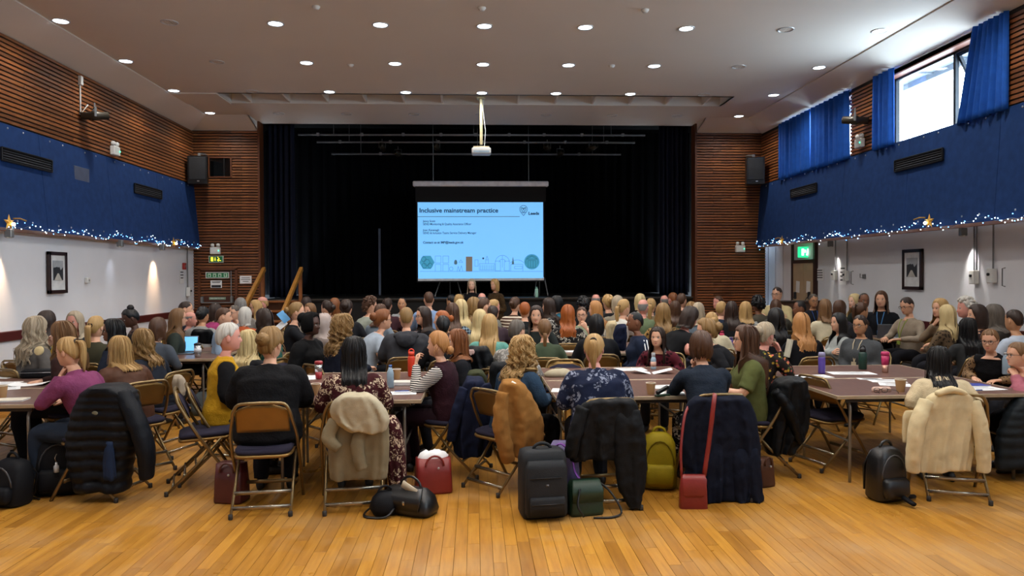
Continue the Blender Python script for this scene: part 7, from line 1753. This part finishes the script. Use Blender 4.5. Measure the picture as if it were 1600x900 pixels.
g = G(62, 590, TZ); o = thing('pencil_case', g, R(8), 'black zipped case on the table before the dark brown top', 'case'); part(o, 'body', rbag([(.0, .15, .06, 0, 0), (.02, .16, .065, 0, 0), (.07, .155, .06, 0, 0), (.085, .13, .045, 0, 0)], e=.4), M_BAGBLK); q = MB(); q.tube([(-.15, -.06, .055), (.15, -.06, .055)], .003, 5); part(o, 'zip', q, M_STEEL)
g = G(65, 572, TZ); o = thing('crumpled_wrapper', g, 0, 'crumpled pale wrapper beside the black zipped case', 'wrapper'); q = MB(); q.sphere((0, 0, .03), (.06, .05, .03), 9, 6); q.v = [(v[0]*(1+.2*math.sin(90*v[2]+v[0]*60)), v[1], max(0, v[2]+.01*math.sin(80*v[0]))) for v in q.v]; part(o, 'wrapper', q, plain('wrap', '#9fa3a0', .5), False)
a = W(61, 548, 7.25); q = MB(); q.lathe([(.001, -.008), (.04, -.008), (.045, 0), (.04, .008), (.001, .008)], n=18); o = link('rice_cake', q.mesh('rice_cake', True), plain('ricecake', '#cdb98a', .9, bumps=.6), loc=a); o.rotation_euler = (R(75), R(15), 0); tag(o, 'round pale rice cake held by the ash-blonde person', 'food')
# laptop with a blue screen, steel cup
def laptop(x, y, rz, label, scr, z=TZ, d=None, w=.32):
    g = G(x, y, z) if d is None else Vector((W(x, y, d).x, d, z)); o = thing('laptop', (g.x, g.y, z), R(rz), label, 'laptop'); q = MB(); q.box((0, 0, .009), (w, .22, .016), bev=.004); part(o, 'base', q, plain('lap_grey', '#6a6e74', .35, .5), False)
    rot = Matrix.Rotation(R(-18), 3, 'X'); q = MB(); q.box(tuple(Vector((0, .11, .015))+rot @ Vector((0, 0, .105))), (w, .008, .21), rot=rot, bev=.003); ld = part(o, 'lid', q, plain('lap_grey', '#6a6e74', .35, .5), False)
    q = MB(); q.box(tuple(Vector((0, .11, .015))+rot @ Vector((0, -.005, .105))), (w*.93, .002, .185), rot=rot); part(o, 'screen', q, scr, False); q = MB(); q.box((0, -.02, .018), (w*.85, .1, .002)); part(o, 'keyboard', q, M_BLKMET, False); return o
laptop(284, 553, 4, 'open laptop with a light blue screen beside the slate grey jumper', emit('laptop_blue', '#6db8ee', .7)); laptop(1415, 515, 120, 'grey laptop used by the person in the oatmeal cardigan', emit('laptop_dim', '#8fa0b0', .2), d=10.75); laptop(1383, 514, 160, 'dark laptop by the blue lanyard', emit('laptop_dim', '#8fa0b0', .2), d=10.95, w=.26)
M_SST = plain('stainless', '#b4b6b8', .25, .9)
bottle(309, 558, [('cup', [(.03, 0), (.038, .02), (.042, .15)]), ('lid', [(.044, .15), (.044, .165), (.02, .175), (.001, .176)]), ('band', [(.0415, .06), (.0425, .11)])], [M_SST, M_BLKMET, plain('band_white', '#c9ccd0', .5)], 'stainless travel cup beside the laptop', 'travel_cup', cat='cup')
paper(330, 538, .21, .3, 20, 'white paper sheet behind the stainless travel cup')
# red travel mug table
M_MUG = plain('mug_red', '#8e2028', .35); M_ORB = plain('bottle_orange', '#d23a1e', .35)
bottle(498, 592, [('base', [(.026, 0), (.03, .01), (.033, .07)]), ('band', [(.033, .07), (.037, .14)]), ('lid', [(.039, .14), (.040, .16), (.034, .17), (.001, .171)])], [M_MUG, M_SST, M_MUG], 'red and steel travel mug on the table of the floral dress', 'travel_mug', cat='mug')
bottle(643, 588, [('body', [(.03, 0), (.035, .01), (.035, .18), (.028, .20)]), ('cap', [(.03, .20), (.03, .24), (.001, .241)])], [M_ORB, M_ORB], 'bright orange-red water bottle before the striped sleeves', extra=(arcpath(-.026, .026, .235, .03), .006))
M_CLR = plain('clear_plastic', '#8ea4b4', .15); 
bottle(610, 606, [('body', [(.028, 0), (.031, .01), (.030, .08), (.031, .13), (.014, .18)]), ('cap', [(.015, .18), (.015, .20), (.001, .201)])], [M_CLR, plain('cap_blue', '#3b62a0', .4)], 'clear water bottle with a blue cap by the floral dress')
cup(494, 617, 'paper cup at the elbow of the black cardigan'); cup(620, 592, 'paper cup between the blue-capped bottle and orange bottle')
notebook(632, 601, .2, .15, -5, '#c9c6bd', 'stack of pale notebooks before the striped sleeves', th=.03); paper(628, 614, .24, .17, 3, 'white sheet with a blue pen before the striped sleeves')
q = MB(); q.tube([(-.06, 0, .006), (.06, .01, .006)], .004, 6); o = link('pen', q.mesh('pen', True), plain('pen_blue', '#2a55a8', .4), loc=G(628, 612, TZ+.006)); tag(o, 'blue pen lying on the white sheet by the striped sleeves', 'pen')
paper(478, 590, .22, .3, 5, 'pale handout beside the red and steel travel mug'); paper(483, 604, .22, .3, -6, 'white handout near the elbow of the black cardigan')
# two paper cups table
cup(580, 551, 'paper cup nearer the floral dress, on the charcoal jacket table'); cup(583, 538, 'paper cup further back, on the charcoal jacket table'); paper(588, 546, .21, .3, 0, 'white sheet between the two paper cups')
# papers held up by the person with the blonde bun
for (x, y, rz, c, lb) in ((440, 508, -40, '#dfe3e6', 'white open booklet held by the black jacket with blonde bun'), (443, 495, 50, '#5aa0d8', 'light blue booklet held up near the stage steps')):
    a = W(x, y, 9.95); q = MB(); q.box((0, 0, 0), (.16, .006, .11), rot=Matrix.Rotation(R(rz), 3, 'Y') @ Matrix.Rotation(R(-40), 3, 'X')); o = link('booklet', q.mesh('booklet'), plain('bk'+c, c, .6), loc=a); tag(o, lb, 'booklet')
# navy jumper table
cup(1017, 616, 'paper cup on the corner of the navy jumper table', 1.0)
g = G(1035, 619, TZ); o = thing('stapler', g, R(20), 'dark green stapler on the navy jumper table', 'stapler'); q = MB(); q.box((0, 0, .008), (.13, .04, .016), bev=.004); part(o, 'base', q, M_GREENL, False); q = MB(); q.box((0, 0, .05), (.12, .03, .03), rot=Matrix.Rotation(R(-22), 3, 'Y'), bev=.006); part(o, 'arm', q, M_BLKMET, False)
paper(1040, 604, .26, .18, 10, 'white sheet behind the stapler'); paper(1050, 614, .2, .14, -12, 'white card beside the stapler')
a = G(1018, 583, TZ); o = thing('open_booklet', a, R(-8), 'open white booklet in the hands of the tied dark-blonde hair', 'booklet')
for s in (-1, 1): q = MB(); q.box((s*.10, 0, .02), (.2, .15, .004), rot=Matrix.Rotation(R(-s*14), 3, 'Y')); part(o, 'page', q, M_PAPER, False)
paper(985, 577, .3, .21, 4, 'white sheet on the table behind the navy floral blouse'); paper(890, 610, .3, .2, -10, 'white sheet beside the denim sleeve')
bottle(1021, 577, [('body', [(.026, 0), (.028, .01), (.028, .10), (.018, .13)]), ('cap', [(.019, .13), (.019, .17), (.001, .171)]), ('label', [(.0285, .03), (.0288, .08)])], [M_CLR, plain('cap_grey', '#9ea2a6', .4), plain('label_coral', '#c9a08c', .5)], 'small clear bottle before the red patterned jumper')
g = G(872, 588, TZ); o = thing('cloth_pouch', g, R(10), 'crumpled cream cloth pouch on the table of the denim jacket', 'pouch'); part(o, 'pouch', rbag([(0, .13, .07, 0, 0), (.03, .14, .08, 0, 0), (.06, .10, .06, .01, 0), (.075, .05, .03, .02, 0)], e=.8), M_LINING); q = MB(); q.tube(arcpath(-.06, .06, .05, .03), .005, 5); part(o, 'cord', q, M_TRENCH)
bottle(832, 524, [('body', [(.028, 0), (.034, .01), (.034, .12), (.026, .14)]), ('cap', [(.027, .14), (.027, .18), (.001, .181)])], [plain('mint_flask', '#7fc4b4', .4), plain('mint_flask_cap', '#5fa898', .4)], 'mint green flask on the table before the laughing person', z=TZ, extra=(arcpath(-.02, .02, .175, .025), .005))
paper(893, 537, .3, .2, 4, 'white sheet on the table beside the sage green top'); paper(880, 549, .3, .2, -6, 'white sheet at the near edge of the sage green table'); cup(898, 541, 'paper cup by the sage green top')
# pink and blue bottles
bottle(1128, 538, [('body', [(.03, 0), (.034, .01), (.034, .14), (.025, .16)]), ('cap', [(.027, .16), (.027, .19), (.001, .191)])], [plain('pinkb', '#b8284f', .4), plain('pinkb2', '#8e1d3a', .4)], 'pink bottle on the table of the bending black top')
bottle(1129, 530, [('body', [(.032, 0), (.035, .01), (.033, .17), (.02, .2)]), ('cap', [(.021, .2), (.021, .23), (.001, .231)])], [plain('bluecl', '#6c94b8', .2), plain('cap_blue', '#3b62a0', .4)], 'large clear blue bottle behind the pink bottle')
bottle(1142, 549, [('body', [(.028, 0), (.031, .01), (.031, .12), (.026, .15)]), ('cap', [(.026, .15), (.022, .18), (.001, .181)])], [plain('purpb', '#5b4a94', .3), plain('purpb2', '#43366f', .4)], 'purple bottle beside the long-haired olive shirt')
paper(1142, 552, .2, .14, 10, 'white sheet under the purple bottle')
a = W(1232, 544, 6.8); q = MB(); q.box((0, 0, 0), (.02, .10, .17), rot=Matrix.Rotation(R(12), 3, 'Y'), bev=.003); o = link('folded_leaflet', q.mesh('leaflet'), plain('leaf_pale', '#b9b6a4', .6), loc=a); tag(o, 'pale folded leaflet held by the bright flowery top', 'leaflet')
# pink glasses case table
M_PURP = plain('purple_clear', '#57459a', .25)
bottle(1284, 584, [('body', [(.03, 0), (.034, .01), (.032, .08), (.034, .15), (.03, .165)]), ('cap', [(.032, .165), (.033, .19), (.028, .21), (.001, .212)])], [M_PURP, plain('purple_cap', '#8a84a8', .4)], 'clear purple water bottle on the corner of the long table')
bottle(1348, 577, [('body', [(.035, 0), (.04, .01), (.04, .16), (.028, .18)]), ('cap', [(.03, .18), (.03, .215), (.001, .216)])], [plain('dkgreen', '#12352c', .4), M_BLKMET], 'dark green flask before the grey jumper', extra=(arcpath(-.024, .024, .21, .03), .007))
bottle(1383, 582, [('base', [(.026, 0), (.029, .01), (.032, .075)]), ('band', [(.032, .075), (.037, .17)]), ('lid', [(.039, .17), (.04, .19), (.034, .205), (.001, .206)])], [plain('rosegold', '#b08878', .3, .7), plain('hotpink', '#b5265c', .35), plain('hotpink', '#b5265c', .35)], 'hot pink and rose-gold travel mug on the long table', 'travel_mug', cat='mug')
paper(1272, 588, .3, .2, 3, 'white sheet under the purple water bottle'); paper(1330, 583, .42, .2, -4, 'long white sheet in front of the green flask'); paper(1385, 595, .3, .2, -10, 'white sheet overlapping another before the pink mug'); paper(1398, 601, .25, .18, -25, 'small white sheet behind the glasses case'); paper(1360, 592, .22, .1, -10, 'grey printed card between the white sheets')
g = G(1377, 612, TZ); o = thing('glasses_case', g, R(4), 'pale pink glasses case on the long table', 'case'); part(o, 'case', rbag([(0, .078, .02, 0, 0), (.012, .082, .027, 0, 0), (.03, .08, .025, 0, 0), (.04, .07, .012, 0, 0)], e=.6), plain('pinkcase', '#c9a898', .5)); q = MB(); q.tube([(-.08, -.027, .02), (.08, -.027, .02)], .0015, 5); part(o, 'seam', q, M_BROWNL)
g = G(1383, 615, TZ+.004); o = link('spectacles', GLASS_ME, M_SPEC, loc=(g.x, g.y-.03, TZ+.025)); tag(o, 'folded dark spectacles beside the pink glasses case', 'glasses')
cup(1407, 612, 'paper cup beside the fluffy cream jumper', 1.1)
paper(1535, 607, .3, .2, 5, 'white sheet before the dusty pink sweatshirt'); notebook(1520, 603, .22, .15, 0, '#24358a', 'blue notebook under the leopard print arms'); q = MB(); q.tube([(-.06, 0, .006), (.06, .01, .006)], .004, 6); o = link('pen', q.mesh('pen', True), plain('pen_blue', '#2a55a8', .4), loc=G(1525, 611, TZ+.006)); tag(o, 'blue pen on the white sheet before the dusty pink sweatshirt', 'pen')
a = W(1572, 572, 6.6); bottle(1572, 585, [('body', [(.03, 0), (.034, .01), (.033, .15), (.018, .19)]), ('cap', [(.018, .19), (.018, .21), (.001, .211)])], [M_CLR, M_WHITEPL], 'clear bottle between the leopard print and pink sweatshirt')
# stacks of papers by the wall table
for k, (x, y, rz) in enumerate(((1398, 522, 5), (1412, 524, -8), (1425, 527, 10), (1405, 528, -3))):
    notebook(x, y, .3, .21, rz, '#c9cbcc', ['stack of handouts by the dark laptop', 'stack of handouts in the middle of the wall table', 'stack of handouts near the table edge by the wall', 'stack of handouts at the front of the wall table'][k], th=.02, dd=(11.1, 11.0, 10.85, 10.75)[k])
cup(1436, 518, 'paper cup beside the grey laptop', d=11.15); cup(1440, 530, 'paper cup at the edge of the wall table by the handouts', d=10.75)

# the wide skirt of the floral dress, hanging past the chair
fl = [o for o in PEOPLE if 'maroon and cream floral' in o['label']][0]
q = drape_mb([(648, 598, 618), (670, 600, 628), (705, 602, 633), (745, 606, 636), (770, 610, 634)], fl.location.y+.10, .09, 3, .018, 41)
mw = Matrix.Translation(fl.location) @ Matrix.Rotation(fl.rotation_euler.z, 4, 'Z') @ Matrix.Diagonal((*fl.scale, 1))
q.v = [tuple(mw.inverted() @ Vector(v)) for v in q.v]
link('skirt', remesh(q, .014, 3, .014, .07), MATS['cloth_maroonfloral'], fl)
bpy.data.scenes.remove(TMP)
